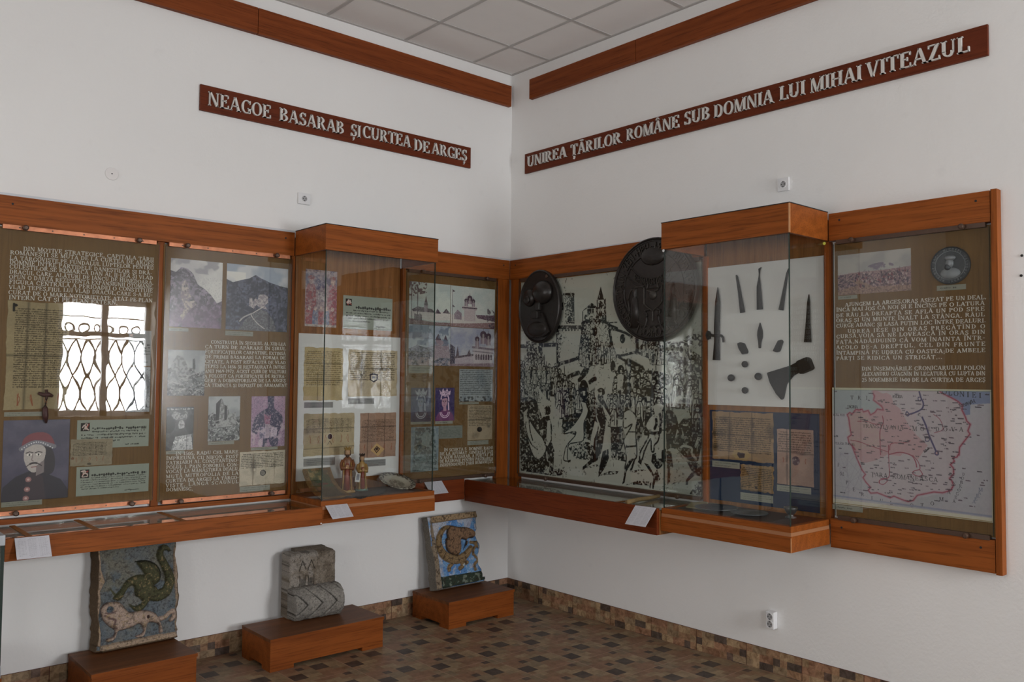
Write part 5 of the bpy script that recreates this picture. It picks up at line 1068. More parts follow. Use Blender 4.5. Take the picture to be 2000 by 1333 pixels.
    P([(.766,.841),(.833,.81),(.833,.864),(.805,.899),(.79,.904),(.76,.883)]); W_([(.785,.813),(.811,.806),(.811,.855),(.785,.859)]); W_([(.738,.864),(.763,.876),(.786,.901),(.79,.921),(.775,.936),(.752,.897)]); P([(.725,.882),(.748,.887),(.775,.929),(.79,.904),(.807,.946),(.791,.962),(.77,.964),(.772,.94)]); P([(.768,.964),(.781,.962),(.773,.994),(.767,.993)]); P([(.755,.968),(.763,.966),(.758,.995),(.752,.993)]); P([(.702,.866),(.721,.862),(.71,.893),(.694,.881)])
    cv.ell(*[(.745,.571)][0], .035, .04, K); W_([(.737,.582),(.756,.584),(.753,.604),(.741,.604)]); W_([(.77,.625),(.797,.613),(.823,.622),(.811,.649),(.781,.668)])
    # dark horse at the right edge
    P(smooth([(.832,.642),(.859,.641),(.885,.674),(.885,.721),(.875,.774),(.879,.807),(.84,.823),(.834,.756),(.832,.642)], 3)); shade([(.881,.688),(.916,.673),(.991,.668),(.999,.755),(.99,.846),(.967,.86),(.932,.85),(.897,.819),(.876,.801)], .2, 80); P([(.835,.82),(.858,.822),(.868,.888),(.852,.886),(.853,.955),(.84,.967),(.839,.89)]); W_(smooth([(.838,.816),(.861,.805),(.887,.817),(.905,.852),(.923,.913),(.913,.917),(.894,.866),(.876,.841),(.854,.822),(.838,.816)], 3)); P([(.929,.856),(.98,.859),(1.001,.886),(.998,.916),(.968,.912),(.937,.941),(.936,.957),(.925,.958),(.927,.935),(.954,.9)])
    for t in ([(.885,.721),(.875,.768),(.892,.73)], [(.91,.697),(.934,.699),(.931,.706),(.913,.706)], [(.906,.713),(.917,.746),(.912,.753)], [(.979,.749),(.996,.752),(.969,.798),(.966,.786)], [(.999,.774),(1.004,.864),(.984,.878),(.98,.859)], [(.885,.674),(.93,.647),(.923,.663),(.892,.701)]): W_(t)
    cv.line(smooth([(.904,.799),(.918,.792),(.952,.799),(.953,.822),(.973,.843)]), .01, PAP)
    W_([(.838,.537),(.864,.525),(.862,.558),(.842,.585)]); W_([(.87,.585),(.897,.576),(.935,.585),(.9,.591),(.882,.618),(.87,.612)]); P(smooth([(.897,.603),(.919,.588),(.941,.605),(.942,.626),(.923,.623),(.913,.606),(.897,.603)]))
    cv.line(smooth([(.568,.453),(.576,.473),(.587,.489)]), .008, K); cv.ell(*[(.562,.447)][0], .014, .028, K); cv.ell(*[(.605,.466)][0], .018, .026, K); W_([(.6,.464),(.61,.464),(.609,.477),(.602,.477)]); W_([(.587,.486),(.609,.48),(.62,.493),(.611,.557),(.585,.554)]); cv.line([(.672,.469),(.693,.523)], .012, K)
    cv.tex(ON, PAP, 120, .72, .05, .5, 1)
    cv.tex(ON*(cv.noise(5, 2) > .45), K, 90, .77, .04, .6, 2); card('battle_engraving', 'wide black and white engraving of horsemen below a castle', 'engraving', 'R', q, .0285, cv, 'paint', .002)
engraving()
# ---- dark cast plaques hanging over the engraving
def relief_disc(mb, cx, cz, rx, rz, d0, d1, rim):
    rings = [(1.0, d0), (1.0, d1-.004), (.985, d1), (1-rim*.45, d1+.002), (1-rim, d1-.006)]
    n = 48; b = len(mb.v)
    for k, d in rings: mb.v += [(cx+rx*k*math.cos(2*math.pi*i/n), -d, cz+rz*k*math.sin(2*math.pi*i/n)) for i in range(n)]
    for j in range(len(rings)-1):
        for i in range(n): mb.f.append((b+j*n+i, b+j*n+(i+1) % n, b+(j+1)*n+(i+1) % n, b+(j+1)*n+i))
    mb.f.append(tuple(b+i for i in reversed(range(n)))); mb.f.append(tuple(b+(len(rings)-1)*n+i for i in range(n)))
e = empty('cast_plaque', 'R', .398, 1.852, .052); tag(e, 'dark oval cast plaque with knob shapes hanging beside the corner', 'plaque')
mb = MB(); relief_disc(mb, 0, .263, .212, .262, .0, .03, .07); mb.obj('oval_plate', 'bronze', e, smooth=False)
def dome_y(cx, cz, rx, rz, d, h, n=20, m=6, tip=0):
    q = MB()
    for j in range(m+1):
        a = HP*j/m; k = math.cos(a)
        q.v += [(cx+rx*k*math.cos(2*math.pi*i/n), -(d+h*math.sin(a)), cz+rz*k*math.sin(2*math.pi*i/n)) for i in range(n)]
    for j in range(m):
        for i in range(n): q.f.append((j*n+i, j*n+(i+1) % n, (j+1)*n+(i+1) % n, (j+1)*n+i))
    q.f.append(tuple(reversed(range(n)))); return q
dome_y(.045, .36, .098, .085, .026, .06).obj('large_knob', 'bronze', e, smooth=True)
dome_y(-.095, .33, .062, .065, .026, .035).obj('small_knob', 'bronze', e, smooth=True)
dome_y(-.095, .312, .035, .03, .058, .012).obj('inner_knob', 'bronze', e, smooth=True)
MB().box(-.006, .034, -.058, -.026, .232, .292).obj('neck_block', 'bronze', e, .008)
MB().prism([(-.04, .215), (.05, .215), (.125, .075), (.07, .045), (-.07, .04), (-.14, .085)], -.045, -.026).obj('skirt_plate', 'bronze', e, .006)
dome_y(.0, .1, .1, .055, .04, .02).obj('skirt_boss', 'bronze', e, smooth=True)
MB().box(-.03, .03, -.072, -.04, .175, .225).obj('belt_block', 'bronze', e, .006)
e = empty('seal_cast', 'R', 1.442, 1.836, .06); tag(e, 'large round dark seal cast with ring of raised letters over the engraving', 'seal cast')
RX, RZ = .333, .325
mb = MB(); relief_disc(mb, 0, RZ, RX, RZ, .0, .03, .05); mb.obj('seal_plate', 'bronze', e)
def ring(r, w=.005, a0=0, a1=360, cx=0, cz=RZ, d=.026): return MB().tube([(cx+r*math.cos(math.radians(a)), -d, cz+r*RZ/RX*math.sin(math.radians(a))) for a in np.linspace(a0, a1, 60)], w, 5)
ring(.312, .004).obj('ring_bead', 'bronze', e); ring(.235, .005).obj('ring_bead', 'bronze', e)
FS = Font(.13, .1, .0)
def ringtext(tx, r, a0, a1, h, nm):
    n = len(tx); mb = MB()
    for i, ch in enumerate(tx):
        a = math.radians(a0+(a1-a0)*(i+.5)/n); t = MB(); w = FS.glyph(ch)[1]; add_glyph(t, FS, ch, -w*h*.4, -h/2, h, h*.8, -.032, -.022)
        c, s_ = math.cos(a-HP), math.sin(a-HP); o = len(mb.v)
        mb.v += [(x*c-z*s_+r*math.cos(a), y, x*s_+z*c+r*RZ/RX*math.sin(a)+RZ) for x, y, z in t.v]; mb.f += [tuple(o+k for k in f) for f in t.f]
    raw_obj(mb, nm, 'seal_hi', e)
M['seal_hi'] = m_plain('cast_rubbed', (.042, .036, .03), .45, .3, .5, .3)
ringtext('·IWHHXAH·CHEIC·IO·ICHKOAI·PECCPE·TAIN·ZEN·HPH·IEN·', .275, 62, -300, .052, 'ring_lettering')
pts = [(-.19, .49), (-.12, .425), (-.05, .398), (.05, .40), (.12, .432), (.2, .5)]
MB().tube([(a, -.026, b) for a, b in smooth(pts)], .005, 5).obj('banner_edge', 'bronze', e); MB().tube([(a*1.12, -.026, b-.062) for a, b in smooth(pts)], .005, 5).obj('banner_edge', 'bronze', e)
mb = MB(); bt = 'EHMAGXGMRA'
for i, ch in enumerate(bt):
    t_ = -.15+.3*(i+.5)/len(bt); add_glyph(mb, FS, ch, t_-.015, .352+2.1*t_*t_, .044, .03, -.032, -.022, (0, 0), t_*3)
raw_obj(mb, 'banner_lettering', 'seal_hi', e)
MB().tube([(a, -.027, b) for a, b in ((-.07, .34), (-.07, .24), (-.045, .215), (0, .19), (.045, .22), (.07, .245), (.07, .345))], .0055, 5).obj('shield_outline', 'seal_hi', e)
MB().tube([(0, -.027, .19), (0, -.027, .13)], .005, 5).obj('shield_stem', 'seal_hi', e)
for sx in (-1, 1): MB().tube([(sx*a, -.027, b) for a, b in smooth([(.07, .35), (.16, .34), (.2, .28), (.19, .2), (.2, .14), (.16, .1)])], .005, 5).obj('scroll_line', 'seal_hi', e)
for sx in (-1, 1):
    MB().loft([(sx*.15, -.022, .09, .04, .012), (sx*.15, -.022, .2, .034, .016), (sx*.15, -.022, .27, .03, .016), (sx*.15, -.022, .285, .012, .01), (sx*.15, -.022, .3, .02, .016), (sx*.15, -.022, .325, .02, .014), (sx*.15, -.022, .345, .026, .01)], 12).obj('robed_figure', 'bronze', e, smooth=True)
    MB().tube([(sx*a, -.026, b) for a, b in smooth([(.09, .02+.04), (.06, .1), (.045, .16), (.06, .19), (.03, .2)])], [.008]*17, 6).obj('beast_figure', 'bronze', e, smooth=True)
dome_y(0, .475+.06, .1, .06, .024, .018).obj('bird_boss', 'bronze', e, smooth=True)
for a in range(30, 160, 24): MB().tube([(0, -.03, .52), (.1*math.cos(math.radians(a)), -.032, .53+.07*math.sin(math.radians(a)))], [.01, .003], 5).obj('bird_feather', 'seal_hi', e)
dome_y(0, .29, .03, .03, .024, .015).obj('ox_head', 'seal_hi', e, smooth=True)
for sx in (-1, 1): MB().tube([(sx*a, -.028, b) for a, b in smooth([(.01, .31), (.045, .325), (.035, .36)])], .005, 5).obj('horn', 'seal_hi', e)
for i in range(5): MB().prism([(-.1+.045*i, .075), (-.075+.045*i, .1), (-.05+.045*i, .075), (-.075+.045*i, .05)], -.03, -.02).obj('hill_lozenge', 'bronze', e)
# ---- iron weapons on the white board
q = (1.8,2.551,1.456,2.265); zb = q[2]
o = WB(((q[0]+q[1])/2, 0, zb)).b(q[0], q[1], .0245, .034, q[2], q[3]).obj('mounting_board', 'board', None, .001); o.location, r_ = onwall('R', (q[0]+q[1])/2, zb); o.rotation_euler = (0, 0, r_); tag(o, 'white mounting board with iron weapons in the right case', 'board')
def iron(name, label, cat, pts, rads, flat=.55, group=None, n=8):
    """tapered bar along points (s, z)"""
    s0, z0 = pts[-1]; r = max(rads)
    mb = MB().tube([(s-s0, 0, z-z0) for s, z in pts], rads, n); mb.v = [(x, y*flat, z) for x, y, z in mb.v]
    o = mb.obj(name, 'iron', None, smooth=True); loc, rz = onwall('R', s0, z0, .0345+r*flat); o.location = loc; o.rotation_euler = (0, 0, rz)
    return tag(o, label, cat, group)
G = 'iron spikes on the white board'
iron('iron_spike', 'thin iron spike leaning right, left of three at the top of the board', 'spike', [(2.017,2.205),(2.022,2.195),(2.039,2.106),(2.059,1.987)], [.004, .008, .011, .017], group=G)
iron('iron_spike', 'longest iron spike with hooked tip, middle of three at the top', 'spike', [(2.183,2.234),(2.171,2.226),(2.166,2.128),(2.172,1.998)], [.003, .008, .014, .02], group=G)
iron('iron_spike', 'iron spike leaning left, right one of three at the top of the board', 'spike', [(2.35,2.213),(2.342,2.186),(2.323,2.089),(2.303,1.988)], [.003, .007, .011, .016], group=G)
iron('iron_spike', 'lone iron spike at the right side of the white board', 'spike', [(2.472,2.062),(2.47,2.023),(2.466,1.914),(2.463,1.807)], [.003, .009, .014, .022], group=G)
e = empty('iron_spearhead', 'R', 1.882,1.717, .046); tag(e, 'long iron spearhead with side hooks at the left of the white board', 'spearhead')
P_ = [(1.893,2.143),(1.892,2.059),(1.886,1.909),(1.886,1.825),(1.882,1.717)]; s0, z0 = P_[-1]
mb = MB().tube([(s-s0, 0, z-z0) for s, z in P_], [.003, .018, .02, .019, .026], 8); mb.v = [(x, y*.45, z) for x, y, z in mb.v]; mb.obj('blade', 'iron', e, smooth=True)
P_ = [(1.836,1.868),(1.854,1.862),(1.886,1.859),(1.918,1.86),(1.932,1.847),(1.935,1.82)]; MB().tube([(s-s0, -.004, z-z0) for s, z in P_], [.012, .007, .011, .008, .007, .006], 7).obj('cross_lug', 'iron', e, smooth=True)
P_ = [(1.81,1.866),(1.821,1.893),(1.839,1.886),(1.841,1.844),(1.821,1.836)]; MB().prism([(s-s0, z-z0) for s, z in P_], -.008, .006).obj('lug_plate', 'iron', e, .003)
def ironplate(name, label, cat, pts, th, group=None, bev=.004):
    s0 = sum(p[0] for p in pts)/len(pts); z0 = min(p[1] for p in pts)
    o = MB().prism([(s-s0, z-z0) for s, z in pts], -th, 0).obj(name, 'iron', None, bev); loc, rz = onwall('R', s0, z0, .0345); o.location = loc; o.rotation_euler = (0, 0, rz); return tag(o, label, cat, group)
ironplate('iron_arrowhead', 'leaf-shaped iron arrowhead in the centre of the white board', 'arrowhead', [(2.171,1.926),(2.187,1.877),(2.188,1.846),(2.178,1.816),(2.174,1.781),(2.162,1.781),(2.16,1.816),(2.153,1.852),(2.155,1.878)], .012)
ironplate('iron_fragment', 'small iron wedge below left of the leaf-shaped arrowhead', 'fragment', [(2.027,1.811),(2.045,1.818),(2.071,1.81),(2.093,1.767),(2.091,1.753),(2.058,1.748),(2.034,1.783)], .018, 'iron wedges on the white board')
ironplate('iron_fragment', 'small iron wedge below right of the leaf-shaped arrowhead', 'fragment', [(2.287,1.821),(2.308,1.825),(2.316,1.814),(2.295,1.76),(2.276,1.756),(2.254,1.764)], .018, 'iron wedges on the white board')
e = empty('axe_head', 'R', 2.301,1.494, .0345); tag(e, 'broad black iron axe head at the lower right of the white board', 'axe head')
s0, z0 = 2.301,1.494
MB().prism([(s-s0, z-z0) for s, z in [(2.218,1.644),(2.357,1.682),(2.427,1.714),(2.455,1.659),(2.422,1.651),(2.376,1.627),(2.336,1.58),(2.318,1.505),(2.307,1.495),(2.275,1.527),(2.236,1.588)]], -.02, 0).obj('axe_blade', 'iron', e, .006)
MB().prism([(s-s0, z-z0) for s, z in [(2.409,1.705),(2.467,1.728),(2.48,1.718),(2.5,1.669),(2.491,1.659),(2.43,1.636)]], -.042, 0).obj('axe_socket', 'iron', e, .006)
for lb, p in (('small iron ball, topmost of the four balls on the white board', (2.079,1.692)), ('small iron ball, leftmost of the four balls on the white board', (1.989,1.614)), ('small iron ball, rightmost of the four balls on the white board', (2.166,1.623)), ('small iron ball, lowest of the four balls on the white board', (2.079,1.544))):
    r = .0185 if 'topmost' in lb or 'lowest' in lb else .0205
    mb = MB().loft([(0, 0, -r*math.cos(math.pi*k/10), max(.0005, r*math.sin(math.pi*k/10)), max(.0005, r*math.sin(math.pi*k/10))) for k in range(11)], 16)
    o = mb.obj('iron_ball', 'iron', None, smooth=True); loc, rz = onwall('R', p[0], p[1], .0345+r); o.location = loc; tag(o, lb, 'ball', 'iron balls on the white board')
# ---- blue board and documents
q = (1.825,2.516,.905,1.426); o = WB(((q[0]+q[1])/2, 0, q[2])).b(q[0], q[1], .0245, .0285, q[2], q[3]).obj('blue_board', 'blue', None, .001); o.location, r_ = onwall('R', (q[0]+q[1])/2, q[2]); o.rotation_euler = (0, 0, r_); tag(o, 'dark blue backing board with three old documents in the right case', 'board')
q = (1.844,2.245,1.144,1.418); cv = parchment(q, S(116, 92, 54), 17, S(44, 30, 18), .1, .84, .03, .97, [(.3, 0, .28, 1), (.66, 0, .66, 1), (0, .48, 1, .48)], [(.2, .18, .08, .12, .9), (.04, .46, .3, .14, .9), (.3, .45, .06, .5, .7), (.68, .3, .05, .6, .8), (.06, .75, .16, .1, .9), (1, .4, .14, .3, .8)], None, 61); pl = [(.38, .78), (.58, .78), (.65, .87), (.57, .985), (.42, .985), (.33, .88)]; cv.poly(pl, S(132, 106, 62)); cv.poly([(.43, .83), (.55, .84), (.54, .93), (.46, .95), (.42, .88)], S(40, 16, 14))
card('charter', 'large scorched charter with hexagonal paper seal on the blue board', 'document', 'R', q, .029, cv, 'parch', .0015, rag(.005), 'charters on the blue board')
q = (2.036,2.244,.98,1.125); cv = parchment(q, S(112, 88, 48), 12, S(30, 22, 14), .1, .9, .03, .97, [(.26, 0, .26, 1), (.7, 0, .7, 1)], [(.5, 1.02, .6, .12, .9), (.0, .9, .1, .2, .8)], None, 62, .9); cv.ell(.48, .86, .04, .05, S(30, 14, 12))
card('charter', 'small dark charter with burnt lower edge on the blue board', 'document', 'R', q, .029, cv, 'parch', .0015, rag(.006), 'charters on the blue board')
q = (2.268,2.484,1.037,1.338); cv = parchment(q, S(124, 100, 76), 9, S(72, 52, 38), .04, .42, .04, .95, [(.28, 0, .28, 1), (0, .41, 1, .43)], [(.28, .6, .06, .4, .6), (.7, .44, .2, .03, .7)], (3, .5, .6), 63); cv.ell(.52, .56, .11, .08, S(70, 52, 58)); cv.tex(cv.ell(.52, .56, .11, .08, INK, 0)*1., S(124, 108, 104), 26, .52, .06, .8)
card('charter', 'tall pale charter with round brown seal, right on the blue board', 'document', 'R', q, .029, cv, 'parch', .0015, rag(.003), 'charters on the blue board')
caption('R', (1.842,2.028,1.095,1.131), .029, 'caption strip under the large scorched charter'); caption('R', (2.033,2.241,.925,.966), .029, 'caption strip under the small dark charter', 3); caption('R', (2.266,2.468,.998,1.031), .029, 'caption strip under the tall pale charter')
# ---- rightmost panel
q = (2.627,3.005,2.047,2.256); cv = canvas(q, S(124, 122, 120), .0017, 71); cv.tex(np.ones((cv.H, cv.W)), S(142, 138, 132), 3, .5, .3, .8); cv.tex(((np.hypot((cv.X-.6)*2, (cv.Y-.36)*4) < .35)*1.), S(84, 70, 92), 9, .5, .15, .8)
cv.poly([(0, .5), (.3, .46), (.6, .46), (1, .42), (1, 1), (0, 1)], S(110, 84, 90)); cv.tex((cv.Y > .5)*1., S(52, 40, 54), 26, .5, .1, .9); cv.tex((cv.Y > .44)*1., S(140, 116, 110), 50, .6, .06, .8); cv.poly([(0, .88), (.3, .78), (.2, .66), (.3, .64), (.5, .84), (1, .86), (1, 1), (0, 1)], S(128, 100, 84), .7); cv.tex((cv.Y > .8)*1., S(84, 60, 56), 30, .55, .08, .7)
for i in range(60):
    x = .25+.7*cv.r.rand(); y = .48+.36*cv.r.rand(); cv.ell(x, y, .012, .03, (S(58, 42, 58), S(150, 128, 124), S(104, 52, 60))[i % 3]); cv.line([(x, y), (x+.03*(cv.r.rand()-.5), y-.08)], .008, S(48, 36, 48))
card('battle_painting', 'colour print of a smoky mounted battle, top of the rightmost panel', 'picture', 'R', q, .0285, cv, 'gloss'); caption('R', (2.627,2.731,2.025,2.044), .0285, 'caption strip under the smoky battle print', 1)
q = (3.109,3.274,2.064,2.24); s_, z_ = (q[0]+q[1])/2, (q[2]+q[3])/2
e = empty('medal_cast', 'R', s_, z_-.09, .0285); tag(e, 'round grey medal with a bust and ring of letters, rightmost panel', 'medal')
M['medal'] = m_plain('medal_grey', S(52, 56, 60), .5, .3, .5, .45, 60, .6); M['medal_hi'] = m_plain('medal_rubbed', S(104, 108, 112), .45, .3, .5, .2); RX = RZ = .09
mb = MB(); relief_disc(mb, 0, .09, .09, .09, 0, .012, .07); mb.obj('medal_disc', 'medal', e)
ring(.068, .0018, cz=.09, d=.009).obj('ring_bead', 'medal_hi', e)
FS2 = FS
mb = MB(); tx = 'MICHAEL·VAIVODA·TRANS·ALPINAE·SAC·'
for i, ch in enumerate(tx):
    a = math.radians(115-345*(i+.5)/len(tx)); t = MB(); add_glyph(t, FS, ch, -.004, -.0055, .011, .009, -.0125, -.007); c, s2 = math.cos(a-HP), math.sin(a-HP); o_ = len(mb.v)
    mb.v += [(x*c-z*s2+.0765*math.cos(a), y, x*s2+z*c+.0765*math.sin(a)+.09) for x, y, z in t.v]; mb.f += [tuple(o_+k for k in f) for f in t.f]
raw_obj(mb, 'ring_lettering', 'medal_hi', e)
dome_y(0, .052, .048, .028, .006, .01).obj('bust_shoulders', 'medal_hi', e, smooth=True); dome_y(-.003, .1, .02, .025, .006, .014).obj('bust_head', 'medal_hi', e, smooth=True); dome_y(.0, .125, .027, .013, .008, .012).obj('bust_hat', 'medal_hi', e, smooth=True); dome_y(-.01, .082, .014, .016, .012, .01).obj('bust_beard', 'medal', e, smooth=True)
caption('R', (3.126,3.258,2.035,2.06), .0285, 'caption strip under the round grey medal', 1)
def themap():
    q = (2.591,3.36,.966,1.567); cv = canvas(q, S(140, 135, 142), .0015, 81); ON = np.ones((cv.H, cv.W))
    cv.tex(ON, S(132, 134, 138), 3, .5, .3, .7); PINK, BL, LT2, BORD, NAVY = S(144, 112, 115), S(94, 104, 132), S(142, 132, 136), S(118, 38, 56), S(48, 40, 80)
    cv.poly([(.003,.021),(.284,.016),(.295,.066),(.288,.098),(.349,.168),(.313,.178),(.266,.225),(.255,.189),(.219,.199),(.137,.226),(.103,.222),(.003,.226)], S(122, 128, 130)); cv.poly([(.696,.008),(1,.004),(.994,.104),(.883,.116),(.88,.194),(.849,.2),(.834,.125),(.76,.056)], BL); cv.poly([(.302,.016),(.515,.013),(.501,.044),(.457,.137),(.453,.164),(.419,.121),(.408,.063),(.366,.042)], BL)
    body = [(.284,.016),(.562,.012)]+[(.696,.008),(.728,.04),(.769,.064),(.81,.093),(.837,.125),(.834,.159),(.852,.208),(.862,.245),(.881,.268),(.867,.319),(.878,.343),(.846,.399),(.818,.45),(.815,.509)]+[(.816,.493),(.802,.526),(.778,.535),(.787,.56),(.763,.588),(.78,.612),(.782,.657),(.758,.695),(.77,.71),(.78,.747),(.763,.788),(.714,.813),(.664,.813),(.563,.853),(.537,.896),(.506,.911),(.464,.9),(.416,.88),(.39,.897),(.308,.867),(.263,.876),(.247,.854),(.263,.828),(.23,.787),(.212,.754),(.229,.724),(.207,.692),(.172,.598),(.137,.488)]+[(.161,.526),(.149,.504),(.119,.47),(.11,.424),(.134,.4),(.122,.313),(.118,.263),(.107,.231),(.126,.212),(.141,.225),(.167,.183),(.189,.187),(.211,.181),(.219,.202),(.252,.189),(.266,.225),(.295,.205),(.313,.175),(.352,.181),(.342,.15),(.288,.102),(.295,.066),(.284,.044)]
    cv.poly(body, LT2)
    cv.poly([(.284,.016),(.313,.025),(.352,.045),(.373,.037),(.405,.059),(.419,.125),(.457,.164),(.481,.207),(.515,.301),(.561,.372)]+[(.63,.45),(.589,.526),(.568,.567),(.537,.544),(.485,.515),(.459,.551),(.378,.544),(.346,.568),(.302,.599),(.235,.627),(.212,.636),(.172,.577),(.137,.488)]+[(.161,.526),(.11,.424),(.134,.4),(.122,.313),(.107,.231),(.141,.225),(.167,.183),(.219,.202),(.252,.189),(.266,.225),(.313,.175),(.352,.181),(.288,.102)], PINK)
    cv.poly([(.457,.164),(.562,.177),(.561,.376),(.515,.301)], S(146, 126, 130), .6)
    cv.tex(cv.mpoly([(.107,.231),(.219,.199),(.349,.408),(.314,.5),(.161,.526),(.11,.424)])*((((cv.X*cv.asp+cv.Y)*60) % 1) < .35), S(140, 128, 112), 5, .3, .2, .8)
    cv.line(body, .009, BORD, 1); cv.line(body+body[:1], .022, S(136, 60, 78), .35)
    for t, c, w in (([(.178,.283),(.241,.28),(.285,.298),(.335,.302)], BORD, .006), ([(.331,.551),(.328,.409),(.331,.342),(.352,.283),(.345,.23)], BORD, .008), ([(.13,.446),(.19,.455),(.249,.478),(.314,.5),(.384,.525)], BORD, .006), ([(.391,.507),(.402,.453),(.481,.442),(.522,.422)], BORD, .007), ([(.384,.469),(.385,.605),(.387,.714),(.368,.743),(.324,.762),(.324,.789)], BORD, .007), ([(.389,.543),(.459,.52),(.527,.538),(.553,.582),(.561,.628)], BORD, .009), ([(.537,.537),(.568,.581),(.581,.626),(.579,.646)], BORD, .006), ([(.579,.646),(.543,.663),(.537,.684),(.568,.7),(.596,.684),(.579,.646)], BORD, .007), ([(.324,.762),(.319,.783),(.346,.794),(.373,.763),(.368,.743),(.33,.748)], BORD, .006), ([(.667,.203),(.696,.227),(.715,.265),(.721,.319),(.67,.348)], BORD, .005),
                    ([(.582,.025),(.592,.073),(.606,.115),(.598,.159),(.558,.19),(.518,.209)], NAVY, .012), ([(.598,.228),(.621,.295),(.637,.363),(.657,.425),(.682,.499)], NAVY, .013), ([(.518,.209),(.504,.188),(.497,.206),(.508,.223),(.518,.209)], NAVY, .009), ([(.575,.069),(.592,.073),(.588,.099),(.575,.09),(.575,.069)], NAVY, .007), ([(.617,.389),(.637,.388),(.637,.414),(.617,.415),(.617,.389)], NAVY, .007)): cv.line(smooth(t), w, c)
    cv.ell(*[(.684,.506)][0], .014, .02, NAVY); cv.ell(*[(.684,.506)][0], .007, .01, PINK); cv.line([(.611,.505),(.637,.473)], .01, INK)
    for i in range(6): cv.line(smooth([(cv.r.rand()*.25, .55+.4*cv.r.rand()) for _ in range(4)]), .003, S(118, 114, 122), .7)
    m = cv.mpoly(body)
    for i in range(420):
        x, y = cv.r.rand()*.97+.01, cv.r.rand()*.88+.03
        if not m[int(y*cv.H), int(x*cv.W)] and cv.r.rand() < .8: continue
        l = .012+.028*cv.r.rand(); n = int(l/.004)
        for k in range(n):
            if cv.r.rand() < .85: cv.line([(x+k*.004, y-.003*cv.r.rand()), (x+k*.004+.002, y+.003)], .005, (S(40, 34, 46), S(66, 48, 60))[i % 2], .9)
    def lab(tx, P, h, col=INK, sx=1.0):
        P = smooth(P, 6); cum = [0]
        for a, b in zip(P, P[1:]): cum.append(cum[-1]+math.hypot((b[0]-a[0])*cv.asp, b[1]-a[1]))
        for i, ch in enumerate(tx):
            t = cum[-1]*(i+.5)/len(tx) if len(tx) > 1 else cum[-1]/2; j = max(k for k in range(len(P)-1) if cum[k] <= t+1e-9); f = (t-cum[j])/max(1e-9, cum[j+1]-cum[j]); x = P[j][0]+(P[j+1][0]-P[j][0])*f; y = P[j][1]+(P[j+1][1]-P[j][1])*f; o, w = F1.glyph(ch)
            for g in o: cv.poly([(x+(a-w/2)*h*sx/cv.asp, y-(b-.5)*h) for a, b in g], col)
    lab('TRANSILVANIA', [(.212,.32),(.335,.318),(.481,.318)], .032); lab('MOLDOVA', [(.528,.324),(.692,.317),(.852,.309)], .034); lab('ȚARA ROMÂNEASCA', [(.263,.717),(.432,.719),(.689,.714)], .036); lab('POLONIEI', [(.683,.013),(.791,.032),(.956,.046)], .04); lab('UCRAINA', [(.844,.123),(.908,.086)], .026); lab('POCUTIA', [(.415,.069),(.474,.067)], .024); lab('UNGARIA', [(.114,.163),(.178,.162)], .024); lab('PAȘALÎCUL TIMIȘOARA', [(.016,.479),(.157,.482)], .02, INK, .8); lab('BALÎCUL BUDEI', [(.005,.235),(.092,.235)], .02, INK, .8)
    lab('T R I', [(.129,.084),(.255,.084)], .032); lab('IMPERIUL OTOMAN', [(.026,.625),(.127,.841),(.319,.927),(.527,.938),(.659,.902),(.743,.819),(.801,.696)], .03, S(40, 36, 44)); lab('DOBROGEA', [(.84,.638),(.82,.748),(.777,.882)], .024); lab('MAREA', [(.937,.746),(.919,.805),(.89,.866)], .026, S(84, 92, 110))
    cv.line([(0, .93), (1, .952)], .014, S(112, 116, 134)); cv.poly([(0, .955), (1, .965), (1, 1), (0, 1)], S(158, 154, 138)); cv.line([(0, .988), (1, .992)], .006, S(120, 104, 66)); cv.poly([(0, 0), (1, 0), (1, .012), (0, .02)], S(150, 148, 122)); cv.line([(.004, 0), (.004, 1)], .006, S(150, 146, 124)); cv.line([(.997, 0), (.997, 1)], .008, S(152, 148, 126)); cv.line([(0, .022), (1, .014)], .006, S(88, 104, 84), .6); cv.grain(.05, 60)
    card('map', 'large pink and grey historical map, bottom of the rightmost panel', 'map', 'R', q, .0285, cv, 'gloss', .002)
themap()
caption('R', (2.588,2.75,.937,.963), .0285, 'caption strip under the lower left corner of the pink map', 1)
# ================================================================ things in the case trays and on the shelves
ZT = .8815
def at(name, x, y, z, rz, label, cat, group=None):
    o = bpy.data.objects.new(name, None); COL.objects.link(o); o.location = (x, y, z); o.rotation_euler = (0, 0, rz); o.empty_display_size = .05
    return tag(o, label, cat, group)
